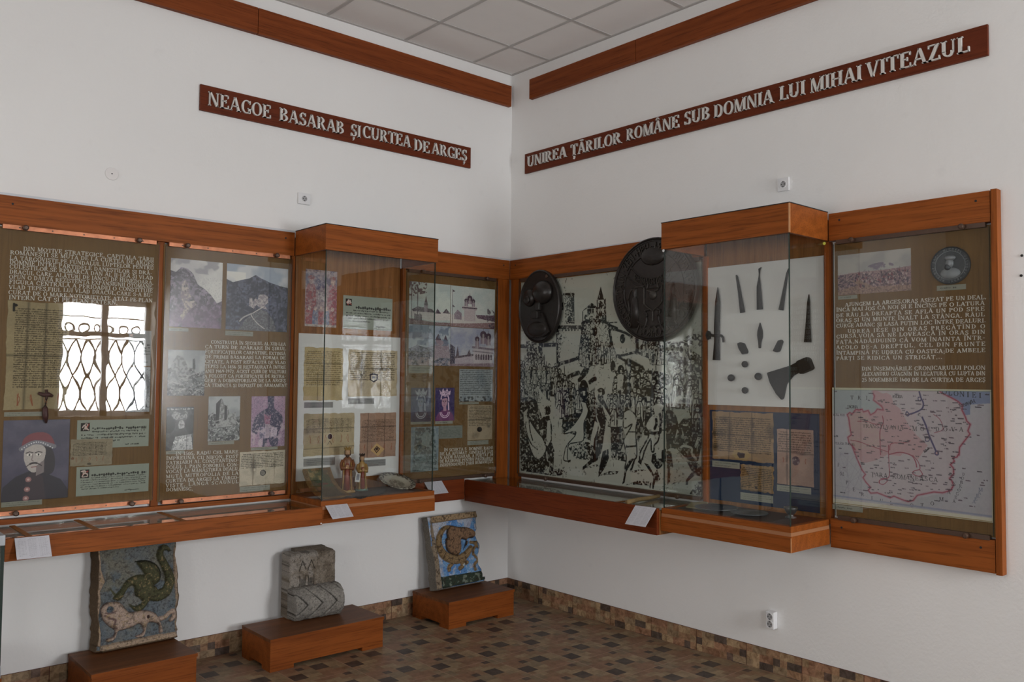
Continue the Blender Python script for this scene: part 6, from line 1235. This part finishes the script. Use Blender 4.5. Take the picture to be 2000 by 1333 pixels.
# curved painted tile
q = None
def curved_tile():
    cv = Cv(.19, .3, S(104, 74, 36), .0016, 91); ON = np.ones((cv.H, cv.W)); cv.tex(ON, S(72, 50, 26), 12, .5, .2, .7)
    cv.poly([(.14, .06), (.86, .06), (.86, .94), (.14, .94)], S(72, 58, 36)); cv.tex(((cv.Y < .5) & (cv.X > .16) & (cv.X < .84))*1., S(52, 62, 34), 8, .45, .12, .9); cv.tex(((cv.Y < .3) & (cv.X > .16) & (cv.X < .84))*1., S(126, 104, 62), 7, .52, .1, .9)
    cv.ell(.5, .4, .2, .035, S(90, 38, 28), .8); cv.ell(.36, .3, .12, .05, S(40, 54, 34), .8); cv.script(.18, .84, .52, .92, 9, S(48, 36, 24), .7, .6, 0, .04); cv.grain(.2, 30)
    H, W = cv.H, cv.W
    def warp(x, y, z, cv):
        t = 1-cv.Y            # 0 front edge, 1 top edge
        a = t*1.15; r = .245
        yy = r*np.sin(a); zz = r*(1-np.cos(a))*.92+.006
        th = np.where(np.isclose(y, y), -y, 0)
        return x, yy, zz
    me = grid_mesh('relief_tile', cv, .175, .3, .012, warp, back=False)
    # drop the flat back rim to follow the curve
    n = H*W; co = np.empty(len(me.vertices)*3, np.float32); me.vertices.foreach_get('co', co); co = co.reshape(-1, 3)
    i = np.arange(n).reshape(H, W); rim = np.concatenate([i[0, :], i[1:, -1], i[-1, -2::-1], i[-2:0:-1, 0]]); co[n:] = co[rim]+np.array([0, .006, -.010]); me.vertices.foreach_set('co', co.ravel()); me.update()
    o = link('relief_tile', me, M['stone']); o.scale = (1.1, 1.1, 1.1); o.location = (-1.64, -.35, ZT-.0005+.006); o.rotation_euler = (0, 0, .05)
    tag(o, 'curved brown painted tile leaning up at the left of the left case', 'tile')
curved_tile()
m_robe = m_plain('glazed_brown', S(96, 54, 28), .35, 0, .5, .6, 60, .3); m_gold = m_plain('glazed_ochre', S(126, 96, 46), .38, 0, .5, .45, 30, .3); m_skin = m_plain('glazed_skin', S(142, 108, 76), .4, 0, .5, .15); m_grn = m_plain('glazed_green', S(70, 92, 84), .35, 0, .5, .3, 40)
m_red = m_plain('glazed_red', S(104, 44, 34), .35, 0, .5, .35, 40); m_hair = m_plain('glazed_dark', S(44, 28, 20), .4, 0, .5, .3)
def head(e, z, r, crown, beard):
    mb = MB().loft([(0, -.001, z-r*1.2, r*.3, r*.3), (0, -.003, z-r*.95, r*.55, r*.6), (0, -.002, z-r*.4, r*.84, r*.9), (0, 0, z+r*.2, r*.88, r*.96), (0, .001, z+r*.8, r*.7, r*.75), (0, .001, z+r*1.05, r*.2, r*.2)], 16)
    mb.loft([(0, -r*.9, z-r*.25, r*.16, r*.16), (0, -r*.95, z+r*.0, r*.09, r*.12), (0, -r*.85, z+r*.25, r*.05, r*.05)], 8)
    h = mb.obj('head', m_skin, e, smooth=True)
    for sx in (-1, 1): MB().loft([(sx*r*.36, -r*.84, z+r*.12, r*.13, r*.06), (sx*r*.36, -r*.86, z+r*.2, r*.13, r*.06)], 8).obj('eye', m_hair, h)
    MB().loft([(0, -r*.86, z-r*.5, r*.26, r*.08), (0, -r*.86, z-r*.42, r*.26, r*.08)], 8).obj('mouth', m_red, h)
    MB().loft([(0, r*.25, z-r*(1.6 if not beard else 1.0), r*.95, r*.55), (0, r*.25, z+r*.2, r*1.05, r*.85), (0, r*.2, z+r*.9, r*.8, r*.75)], 14).obj('hair', m_hair, h, smooth=True)
    if beard: MB().loft([(0, -r*.75, z-r*1.8, r*.15, r*.12), (0, -r*.7, z-r*1.1, r*.5, r*.3), (0, -r*.65, z-r*.6, r*.6, r*.35)], 10).obj('beard', m_hair, h, smooth=True)
    n = 8; c = MB(); zb = z+r*.75
    for k in range(n):
        a0, a1 = 2*math.pi*k/n, 2*math.pi*(k+1)/n; am = (a0+a1)/2; b = len(c.v)
        for a, rr, zz in ((a0, r*.92, zb), (a1, r*.92, zb), (a1, r*1.15, zb+r*.55), (am, r*1.3, zb+r*1.15), (a0, r*1.15, zb+r*.55)): c.v.append((rr*math.cos(a), rr*math.sin(a), zz))
        c.f.append((b, b+1, b+2, b+3, b+4))
    c.loft([(0, 0, zb-.001, r*.95, r*.95), (0, 0, zb+r*.2, r*.97, r*.97)], 16); c.obj('crown', crown, h)
def statuette(x, y, rz, label, h, beard, robe, front, crown):
    e = at('statuette', x, y, ZT, rz, label, 'statuette', 'glazed statuettes in the left case'); k = h/.26
    L_ = [(0, 0, 0, .034, .03), (0, 0, .012, .042, .036), (0, 0, .03, .035, .031), (0, 0, .1, .028, .025), (0, 0, .15, .027, .023), (0, 0, .178, .028, .021), (0, 0, .192, .022, .018), (0, 0, .2, .012, .012), (0, 0, .215, .01, .01)]
    MB().loft([(a*k, b*k, c*k, d*k, f*k) for a, b, c, d, f in L_], 20).obj('body', robe, e, smooth=True)
    MB().loft([(0, -.021*k, .008*k, .02*k, .018*k), (0, -.017*k, .1*k, .014*k, .014*k), (0, -.013*k, .165*k, .012*k, .014*k)], 14).obj('gown_front', front, e, smooth=True)
    MB().loft([(0, 0, -.001, .046*k, .04*k), (0, 0, .006*k, .047*k, .041*k), (0, -.004*k, .016*k, .038*k, .034*k)], 18).obj('hem', m_gold if beard else m_grn, e, smooth=True)
    for sx in (-1, 1):
        a = MB().tube([(sx*.024*k, 0, .182*k), (sx*.033*k, -.006*k, .155*k), (sx*.028*k, -.024*k, .135*k), (sx*.008*k, -.034*k, .142*k)], [.011*k, .012*k, .012*k, .008*k], 9).obj('sleeve', robe if beard else m_gold, e, smooth=True)
        hb = MB().loft([(sx*.004*k, -.036*k, .135*k, .007*k, .005*k), (sx*.003*k, -.037*k, .146*k, .007*k, .006*k), (sx*.002*k, -.036*k, .152*k, .004*k, .004*k)], 8)
        for f in range(4): hb.tube([(sx*(.008-.003*f)*k, -.039*k, (.146+.001*f)*k), (sx*(.006-.003*f)*k, -.041*k, (.156+.001*f)*k)], .0017*k, 5)
        hb.tube([(sx*.008*k, -.037*k, .14*k), (sx*.001*k, -.042*k, .145*k)], .002*k, 5); hb.obj('hand', m_skin, e, smooth=True)
        MB().tube([(sx*.02*k, -.02*k, .17*k), (sx*.02*k, -.026*k, .09*k), (sx*.026*k, -.03*k, .01*k)], [.004*k]*3, 6).obj('robe_trim', m_gold, e, smooth=True)
    head(e, .225*k, .018*k, crown, beard); return e
s1 = statuette(-1.462, -.145, -.55, 'taller glazed statuette of a crowned bearded figure with tag', .286, True, m_robe, m_red, m_gold)
statuette(-1.345, -.125, -.3, 'shorter glazed statuette of a crowned figure in a wide robe', .236, False, m_gold, m_red, m_hair)
cv = Cv(.035, .058, S(150, 150, 148), .0012, 95); cv.poly([(.25, .1), (.75, .1), (.8, .75), (.2, .75)], S(100, 104, 110)); cv.script(.2, .8, .15, .7, 5, INK, .9, .6, 0, .05)
o = link('paper_tag', grid_mesh('paper_tag', cv, .03, .056, .001), M['paint']); o.location = (-1.412, -.180, .945); o.rotation_euler = (.15, .12, -.45); tag(o, 'small white paper tag hanging from the taller statuette', 'tag')
MB().tube([(-.012, 0, .054), (-.03, .012, .085)], .0009, 5).obj('string', 'white', o)
# patterned plate leaning on the back
q = N('plate_glaze'); tc = q.n('ShaderNodeTexCoord'); sp = q.n('ShaderNodeSeparateXYZ'); q.l(tc.outputs['Object'], sp.inputs[0]); cmb = q.n('ShaderNodeCombineXYZ'); q.l(sp.outputs[0], cmb.inputs[0]); q.l(sp.outputs[1], cmb.inputs[1]); ln = q.n('ShaderNodeVectorMath', operation='LENGTH'); q.l(cmb.outputs[0], ln.inputs[0]); dv = q.n('ShaderNodeMath', operation='DIVIDE'); q.l(ln.outputs['Value'], dv.inputs[0]); dv.inputs[1].default_value = .13
nz = q.noise(q.coord('Object'), 55, 4, .7); zone = q.ramp(dv.outputs[0], [(0, (.6,)*3), (.38, (.55,)*3), (.42, (.0,)*3), (.66, (.02,)*3), (.7, (.9,)*3), (.98, (.8,)*3)]); th = q.n('ShaderNodeMath', operation='MULTIPLY'); q.l(zone, th.inputs[0]); q.l(q.ramp(nz, [(.44, (0, 0, 0)), (.52, (1, 1, 1))]), th.inputs[1])
q.base(q.mixc(th.outputs[0], S(128, 124, 110), S(40, 36, 28))); M['plate'] = q.fin(.25, 0, .5)
def plate(label, x, y, z, r, tilt, rz, mat, group, deep=.02):
    mb = MB().loft([(0, 0, 0, r*.45, r*.45), (0, 0, .004, r*.6, r*.6), (0, 0, deep*.8, r*.97, r*.97), (0, 0, deep, r, r), (0, 0, deep+.003, r*.995, r*.995), (0, 0, deep*.85, r*.72, r*.72), (0, 0, .009, r*.6, r*.6), (0, 0, .006, r*.4, r*.4), (0, 0, .006, .001, .001)], 48)
    o = mb.obj('plate', mat, None, smooth=True); o.location = (x, y, z); o.rotation_euler = (tilt, 0, rz); return tag(o, label, 'plate', group)
plate('round patterned plate leaning in the right end of the left case', -1.115, -.175, ZT+.028, .122, .36, .15, 'plate', None, .024)
m_slate = m_plain('dark_shard', S(30, 28, 28), .6, 0, .4, .4, 40, .4)
def shard(label, pts, z, mat, name='shard', cat='fragment', th=.008, group=None):
    cx = sum(p[0] for p in pts)/len(pts); cy = sum(p[1] for p in pts)/len(pts); mb = MB(); n = len(pts)
    mb.v = [(x-cx, y-cy, 0) for x, y in pts]+[(cx*0+(x-cx)*.94, (y-cy)*.94, th) for x, y in pts]; mb.f = [tuple(range(n))[::-1], tuple(range(n, 2*n))]+[(i, (i+1) % n, n+(i+1) % n, n+i) for i in range(n)]
    o = mb.obj(name, mat); o.location = (cx, cy, z); return tag(o, label, cat, group)
shard('dark flat tray fragment before the statuettes in the left case', [(-1.617,-.315),(-1.374,-.208),(-1.184,-.165),(-1.305,-.321),(-1.548,-.45)], ZT, m_slate, 'shard')
# right case: papers, pewter plates and a small pot
pm = lambda c, s: m_plain('aged_paper', c, .8, 0, .2, .15, s)
shard('folded tan paper at the left end of the right case', [(-.29,-1.847),(-.134,-1.765),(.003,-1.792),(-.213,-1.931),(-.293,-1.964)], ZT, pm(S(112, 104, 74), 40), 'paper_sheet', 'paper', .006, 'loose papers in the right case')
shard('grey tan paper under the folded tan one in the right case', [(-.161,-1.868),(-.029,-1.816),(.071,-1.867),(-.16,-1.992),(-.305,-2.067),(-.297,-1.981)], ZT-.0006, pm(S(96, 92, 74), 30), 'paper_sheet', 'paper', .002, 'loose papers in the right case')
m_pew = 'pewter'
plate('dark pewter plate further back in the right case tray', -.235, -2.015, ZT+.001, .118, 0, 0, m_pew, 'pewter plates in the right case', .014)
plate('dark pewter plate near the front glass of the right case', -.245, -2.232, ZT+.001, .098, 0, 0, m_pew, 'pewter plates in the right case', .012)
e = at('small_pot', -.15, -2.42, ZT, 0, 'small dark footed cup at the right end of the right case', 'cup')
MB().loft([(0, 0, 0, .03, .03), (0, 0, .006, .028, .028), (0, 0, .014, .012, .012), (0, 0, .024, .022, .022), (0, 0, .05, .036, .036), (0, 0, .058, .034, .034), (0, 0, .052, .03, .03), (0, 0, .03, .018, .018)], 24).obj('bowl', m_pew, e, smooth=True)
# wooden rod lying on the right shelf
mb = MB().tube([(-.448, -1.552, 0), (-.33, -1.535, .004), (-.2, -1.51, .0), (-.085, -1.492, 0)], [.014, .0125, .012, .011], 10); o = mb.obj('wooden_rod', m_plain('old_wood', S(104, 84, 52), .7, 0, .2, .3, 50, .4), None, smooth=True); o.location = (0, 0, .8755+.0145); tag(o, 'pale wooden rod lying across the glass top of the right shelf', 'rod')
# laminated information sheets hooked on the boards
def note(w, label, P, seed, cols=3):
    """P = four corners top-left, top-right, bottom-left, bottom-right in world coordinates"""
    a, b, c, d = [Vector(p) for p in P]; cv = Cv((b-a).length, (c-a).length, S(150, 150, 156), .0016, seed)
    for i in range(cols): cv.script(.05+i*.31, .05+i*.31+.27, .06, .94-.06*(i == 0), 20, S(46, 46, 54), .75, .6, .06, .05, .6, .5)
    me = grid_mesh('info_sheet', cv, 1, 1, 0); n = cv.W*cv.H; co = np.empty(len(me.vertices)*3, np.float32); me.vertices.foreach_get('co', co); co = co.reshape(-1, 3)
    u = co[:, 0:1]+.5; v = 1-co[:, 2:3]; A_, B_, C_, D_ = [np.array(p) for p in (a-a, b-a, c-a, d-a)]; nr = np.array(((c-a).cross(b-a)).normalized())
    p = (1-v)*((1-u)*A_+u*B_)+v*((1-u)*C_+u*D_); p[n:] -= nr*.0012*0; p += nr*0
    out = np.array([0, -1, .6]) if w == 'L' else np.array([-1, 0, .6]); sgn = 1 if np.dot(nr, out) > 0 else -1
    p[n:] = p[n:]-sgn*nr*.0015
    me.vertices.foreach_set('co', p.astype(np.float32).ravel()); me.update()
    o = link('info_sheet', me, M['gloss']); o.location = a; tag(o, label, 'sheet', 'information sheets hooked on the cases')
note('L', 'white printed information sheet at the left end of the left shelf', [(-3.349, -.4503, .858), (-3.208, -.4503, .856), (-3.349, -.512, .772), (-3.208, -.515, .770)], 101)
note('L', 'white printed information sheet on the front of the left case', [(-1.768, -.4243, .859), (-1.625, -.4243, .858), (-1.768, -.511, .7935), (-1.625, -.499, .7935)], 102)
note('L', 'white printed information sheet under the corner panel', [(-.806, -.0503, .888), (-.659, -.0503, .888), (-.806, -.131, .812), (-.659, -.131, .814)], 103)
note('R', 'white printed information sheet on the dark right shelf', [(-.4553, -1.62, .882), (-.4553, -1.771, .885), (-.545, -1.62, .786), (-.549, -1.771, .789)], 104)
# ================================================================ carved stones


def stone_dragon():
    cv = Cv(.41, .505, S(84, 92, 96), .0028, 111); ON = np.ones((cv.H, cv.W)); cv.tex(ON, S(108, 104, 94), 9, .55, .15, .6); cv.tex((cv.Y < .42)*1., S(100, 98, 86), 12, .46, .15, .8); cv.tex(ON, S(84, 92, 99), 5, .55, .2, .6)
    GR, LI, RO = S(68, 68, 46), S(148, 128, 114), S(140, 120, 100)
    Z = lambda pts: smooth(pts, 3)
    # raised border at the left, right and bottom
    for t in ([(.001,-.029),(.036,-.024),(.048,.191),(.098,.321),(.042,.407),(.046,.535),(.02,.691),(.047,.808),(.045,.944),(-.031,.932)], [(.992,.033),(.997,.175),(1.008,.364),(1.016,.613),(1.024,.761),(1.013,.921),(1.039,.943),(.97,.933),(.983,.719),(.974,.569),(.961,.397),(.96,.08)], [(.036,.938),(.455,.932),(.975,.938),(1.006,1.004),(.512,1.03),(.051,1.02)]): cv.blob(t, .02, .02); cv.poly(t, RO)
    tail = Z([(.897,.092),(.857,.062),(.8,.07),(.78,.138),(.836,.234),(.896,.34),(.901,.437),(.849,.515),(.751,.539),(.659,.517)]); cv.stroke(tail, list(np.interp(np.linspace(0, 1, len(tail)), [0, .15, .5, .85, 1], [.025, .06, .085, .12, .12])), .028); cv.put(cv.dist(tail, list(np.interp(np.linspace(0, 1, len(tail)), [0, .15, .5, .85, 1], [.0125, .03, .0425, .06, .06]))) < 1, GR)
    for t, h in (([(.282,.42),(.371,.329),(.515,.3),(.654,.337),(.693,.419),(.746,.482),(.654,.563),(.55,.659),(.458,.655),(.379,.572),(.462,.61),(.546,.585),(.516,.535),(.461,.5),(.446,.405),(.375,.414),(.31,.498),(.251,.527),(.184,.499)], .034), ([(.479,.179),(.528,.166),(.623,.178),(.716,.219),(.768,.294),(.768,.39),(.692,.428),(.616,.361),(.543,.255)], .038)): t = Z(t); cv.blob(t, h, .05); cv.poly(t, GR)
    w = Z([(.468,.168),(.552,.164),(.647,.181),(.739,.232),(.789,.316),(.773,.401)]); cv.line(w, .012, S(30, 30, 22))
    for k in range(3): cv.line([(.168,.405),(.223,.431)][:1]+[([(.254,.49)][0][0]-.02*k, [(.254,.49)][0][1]-.01*k)], .012, GR); 
    li = Z([(.043,.588),(.091,.541),(.182,.531),(.272,.548),(.336,.611),(.4,.665),(.504,.661),(.618,.677),(.718,.718),(.768,.788),(.804,.873),(.809,.918),(.764,.916),(.761,.841),(.718,.812),(.628,.795),(.6,.844),(.569,.918),(.5,.93),(.468,.908),(.537,.896),(.564,.857),(.514,.788),(.421,.81),(.307,.824),(.251,.829),(.212,.9),(.134,.915),(.114,.886),(.192,.872),(.218,.815),(.144,.761),(.081,.7),(.051,.643)]); cv.blob(li, .03, .045); cv.poly(li, LI)
    tl = Z([(.746,.776),(.827,.779),(.891,.742),(.952,.724),(.957,.779),(.917,.809)]); cv.stroke(tl, .045, .018); cv.put(cv.dist(tl, .0225) < 1, LI)
    m = cv.ell(*[(.146,.598)][0], .045, .032, S(78, 88, 96)); cv.h[m] *= .2
    for t in (li, tail): cv.line(list(t)+[t[0]] if t is li else t, .006 if t is li else .001, S(62, 40, 40), .7)
    cv.line(Z([(.084,.647),(.149,.683),(.204,.708),(.189,.759),(.22,.79)]), .02, S(76, 52, 54), .8); cv.line(Z([(.086,.621),(.141,.638),(.21,.62)]), .014, S(70, 48, 52), .8); cv.ell(*[(.606,.73)][0], .018, .02, S(52, 36, 36))
    cv.tex(ON, S(40, 34, 30), 50, .63, .06, .5); cv.tex((cv.h > .012)*1., S(140, 118, 80), 60, .68, .05, .6); cv.h += (cv.noise(24, 3)-.5)*.006
    def warp(x, y, z, c):
        e = np.clip(1-np.minimum(c.X, 1-c.X)/.05, 0, 1); n = c.noise(7, 3)
        return x+(n-.5)*.03*e*np.sign(.5-c.X)+(.012*(1-c.Y)*0), y+e*e*.012, z
    for sl in ((slice(None), slice(0, 2)), (slice(None), slice(-2, None)), (slice(-3, None), slice(None)), (slice(0, 2), slice(None))): cv.a[sl] = S(78, 62, 46)
    o = link('carved_stone', grid_mesh('carved_stone', cv, .408, .51, .102, warp), M['stone']); o.location = (-2.702, -.05, .1805); o.rotation_euler = (-.09, 0, .035); tag(o, 'large leaning stone relief with green dragon above a pinkish lion', 'stone relief')
stone_dragon()
def stone_blue():
    cv = Cv(.43, .485, S(86, 126, 166), .0026, 112); ON = np.ones((cv.H, cv.W)); BR, TAN, GRN, WH = S(112, 90, 60), S(128, 106, 78), S(40, 50, 40), S(150, 148, 150); Z = lambda p: smooth(p, 3)
    cv.tex(ON, S(56, 100, 156), 12, .5, .1, .7); cv.tex(ON, WH, 26, .64, .05, .6); cv.tex((cv.X < .2)*1., WH, 8, .45, .2, .8); cv.tex((cv.Y < .26)*1., WH, 10, .5, .1, .7)
    for t, c, h in (([(.051,-.013),(.984,-.011),(.994,.092),(.058,.095)], TAN, .022), ([(.051,-.013),(.064,.096),(.111,.538),(.117,.83),(.124,.981),(.005,.992),(-.007,.662)], S(112, 98, 80), .02), ([(.117,.83),(.974,.846),(1.021,.884),(1.003,.974),(.137,.983)], GRN, .016)): cv.blob(t, h, .02); cv.poly(t, c)
    cv.tex(cv.mpoly([(.143,.833),(.971,.859),(.982,.971),(.137,.983)])*1., S(96, 104, 92), 16, .62, .06, .8)
    d = Z([(.435,.175),(.293,.186),(.195,.264),(.151,.374),(.188,.491),(.278,.575),(.429,.629),(.568,.626),(.694,.565),(.768,.496)]); wd = list(np.interp(np.linspace(0, 1, len(d)), [0, .1, .5, .8, 1], [.03, .06, .13, .12, .06])); cv.stroke(d, wd, .03); cv.put(cv.dist(d, [k/2 for k in wd]) < 1, BR)
    b = Z([(.363,.183),(.437,.166),(.572,.193),(.765,.222),(.868,.272),(.888,.333),(.843,.368),(.729,.366),(.685,.43),(.637,.511),(.72,.404),(.589,.362),(.573,.456),(.549,.53),(.482,.579),(.355,.537),(.295,.465),(.299,.351),(.334,.316),(.333,.258)]); cv.blob(b, .036, .05); cv.poly(b, S(106, 80, 58))
    for t in ([(.589,.391),(.632,.385),(.676,.467),(.633,.529),(.594,.458)], [(.718,.414),(.752,.417),(.731,.473),(.663,.523)]): m = cv.poly(t, S(70, 108, 150)); cv.h[m] *= .3
    t = Z([(.784,.43),(.882,.44),(.917,.473),(.832,.522),(.813,.597),(.891,.681),(.803,.746),(.814,.813)]); cv.stroke(t, .04, .018); cv.put(cv.dist(t, .02) < 1, BR)
    for t in ([(.364,.677),(.299,.725),(.3,.752)], [(.544,.67),(.571,.729),(.509,.759)], [(.591,.703),(.663,.693)]): cv.stroke(Z(t), .06, .02); cv.put(cv.dist(Z(t), .03) < 1, BR)
    tr = [(.784,.43),(.946,.418),(.958,.536),(.884,.489)]; cv.blob(tr, .02, .03); cv.poly(tr, BR)
    cv.line(d, .006, S(40, 32, 26), .6); cv.line(list(b)+[b[0]], .012, S(26, 20, 18), .8); cv.ell(*[(.58,.721)][0], .025, .02, S(150, 160, 160))
    cv.tex((cv.h > .012)*1., S(46, 34, 26), 40, .62, .06, .7); cv.tex(ON, S(30, 30, 34), 60, .7, .05, .4); cv.h += (cv.noise(24, 3)-.5)*.006
    def warp(x, y, z, c):
        n = c.noise(6, 3); e = np.clip((c.X-.86)/.14, 0, 1); f = np.clip((.1-c.X)/.1, 0, 1)
        return x-e*(n-.15)*.055*(c.Y < .93)+(n-.5)*.02*f, y+e*.01, z
    for sl in ((slice(None), slice(0, 2)), (slice(None), slice(-2, None)), (slice(-3, None), slice(None)), (slice(0, 2), slice(None))): cv.a[sl] = S(84, 78, 70)
    o = link('carved_stone', grid_mesh('carved_stone', cv, .43, .485, .062, warp), M['stone']); o.location = (-.598, -.142, .1725); o.rotation_euler = (-.215, 0, 0); tag(o, 'leaning stone relief painted bright blue with coiled brown dragon, in the corner', 'stone relief')
stone_blue()
def stone_grey():
    e = at('carved_stone', -1.71, -.19, .1775, -.04, 'plain grey stepped stone with braided roll, middle plinth', 'stone relief')
    cv = Cv(.3, .375, S(94, 84, 72), .0028, 113); ON = np.ones((cv.H, cv.W)); cv.tex(ON, S(114, 104, 92), 8, .52, .15, .8); cv.tex((cv.X < .6)*(cv.Y < .62)*1., S(126, 120, 112), 6, .42, .15, .8); cv.tex(ON, S(40, 35, 30), 46, .68, .05, .6)
    for x in (.27, .45):
        cv.line([(x-.07, .28), (x, .12), (x+.07, .26)], .012, S(36, 32, 28)); cv.line([(x-.06, .36), (x-.05, .58)], .014, S(40, 36, 32)); cv.line([(x+.06, .36), (x+.06, .56)], .012, S(44, 40, 36)); cv.poly([(x-.04, .4), (x+.05, .4), (x+.05, .6), (x-.04, .62)], S(62, 58, 54), .7); cv.stroke([(x, .3), (x, .56)], .09, -.006); cv.h -= .006*(cv.dist([(x, .3), (x, .56)], .04) < 1)
    cv.h += (cv.noise(20, 4)-.5)*.014
    def warp(x, y, z, c):
        e = np.clip(1-np.minimum(c.X, 1-c.X)/.06, 0, 1); t = np.clip(1-c.Y/.06, 0, 1); k = np.maximum(e, t); return x*(1-.02*t), y+k*k*.02, z-t*t*.012*(e > .3)
    o = link('upper_block', grid_mesh('upper_block', cv, .30, .375, .115, warp), M['stone'], e); o.location = (0, .11, 0)
    cv = Cv(.3, .24, S(108, 104, 98), .0028, 114); ON = np.ones((cv.H, cv.W)); cv.tex(ON, S(124, 120, 112), 9, .5, .15, .7); cv.tex(ON, S(50, 47, 43), 44, .68, .05, .6)
    cv.h += .004
    for i in range(-2, 5):
        x = -.06+.3*i
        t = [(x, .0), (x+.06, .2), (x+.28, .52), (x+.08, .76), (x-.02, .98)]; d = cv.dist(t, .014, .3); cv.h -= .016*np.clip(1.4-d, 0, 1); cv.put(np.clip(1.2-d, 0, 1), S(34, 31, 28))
    cv.h += (cv.noise(20, 4)-.5)*.008
    def roll(x, y, z, c):
        a = np.radians(88-160*c.Y); r = c.h
        e = np.clip(1-np.minimum(c.X, 1-c.X)/.06, 0, 1); r = r-e*e*.014
        return x, -.022-(.088+r)*np.cos(a), np.maximum(.002, .09+(.092+r)*np.sin(a))
    o = link('braided_roll', grid_mesh('braided_roll', cv, .31, .2, 0, roll, back=False), M['stone'], e); o.location = (0.002, -.005, 0)
    H, W = cv.H, cv.W; me = o.data; n = H*W; co = np.empty(len(me.vertices)*3, np.float32); me.vertices.foreach_get('co', co); co = co.reshape(-1, 3)
    co[:, 2] = np.maximum(co[:, 2], .001); co[n:] = co[n:]*np.array([1, 0, 1])+np.array([0, .02, 0]); me.vertices.foreach_set('co', co.ravel()); me.update()
    cv = Cv(.26, .06, S(84, 75, 65), .003, 115); cv.h += (cv.noise(14, 3)-.5)*.012
    o = link('broken_back', grid_mesh('broken_back', cv, .2, .02, .05), M['stone'], e); o.location = (.01, .115, .370)
stone_grey()
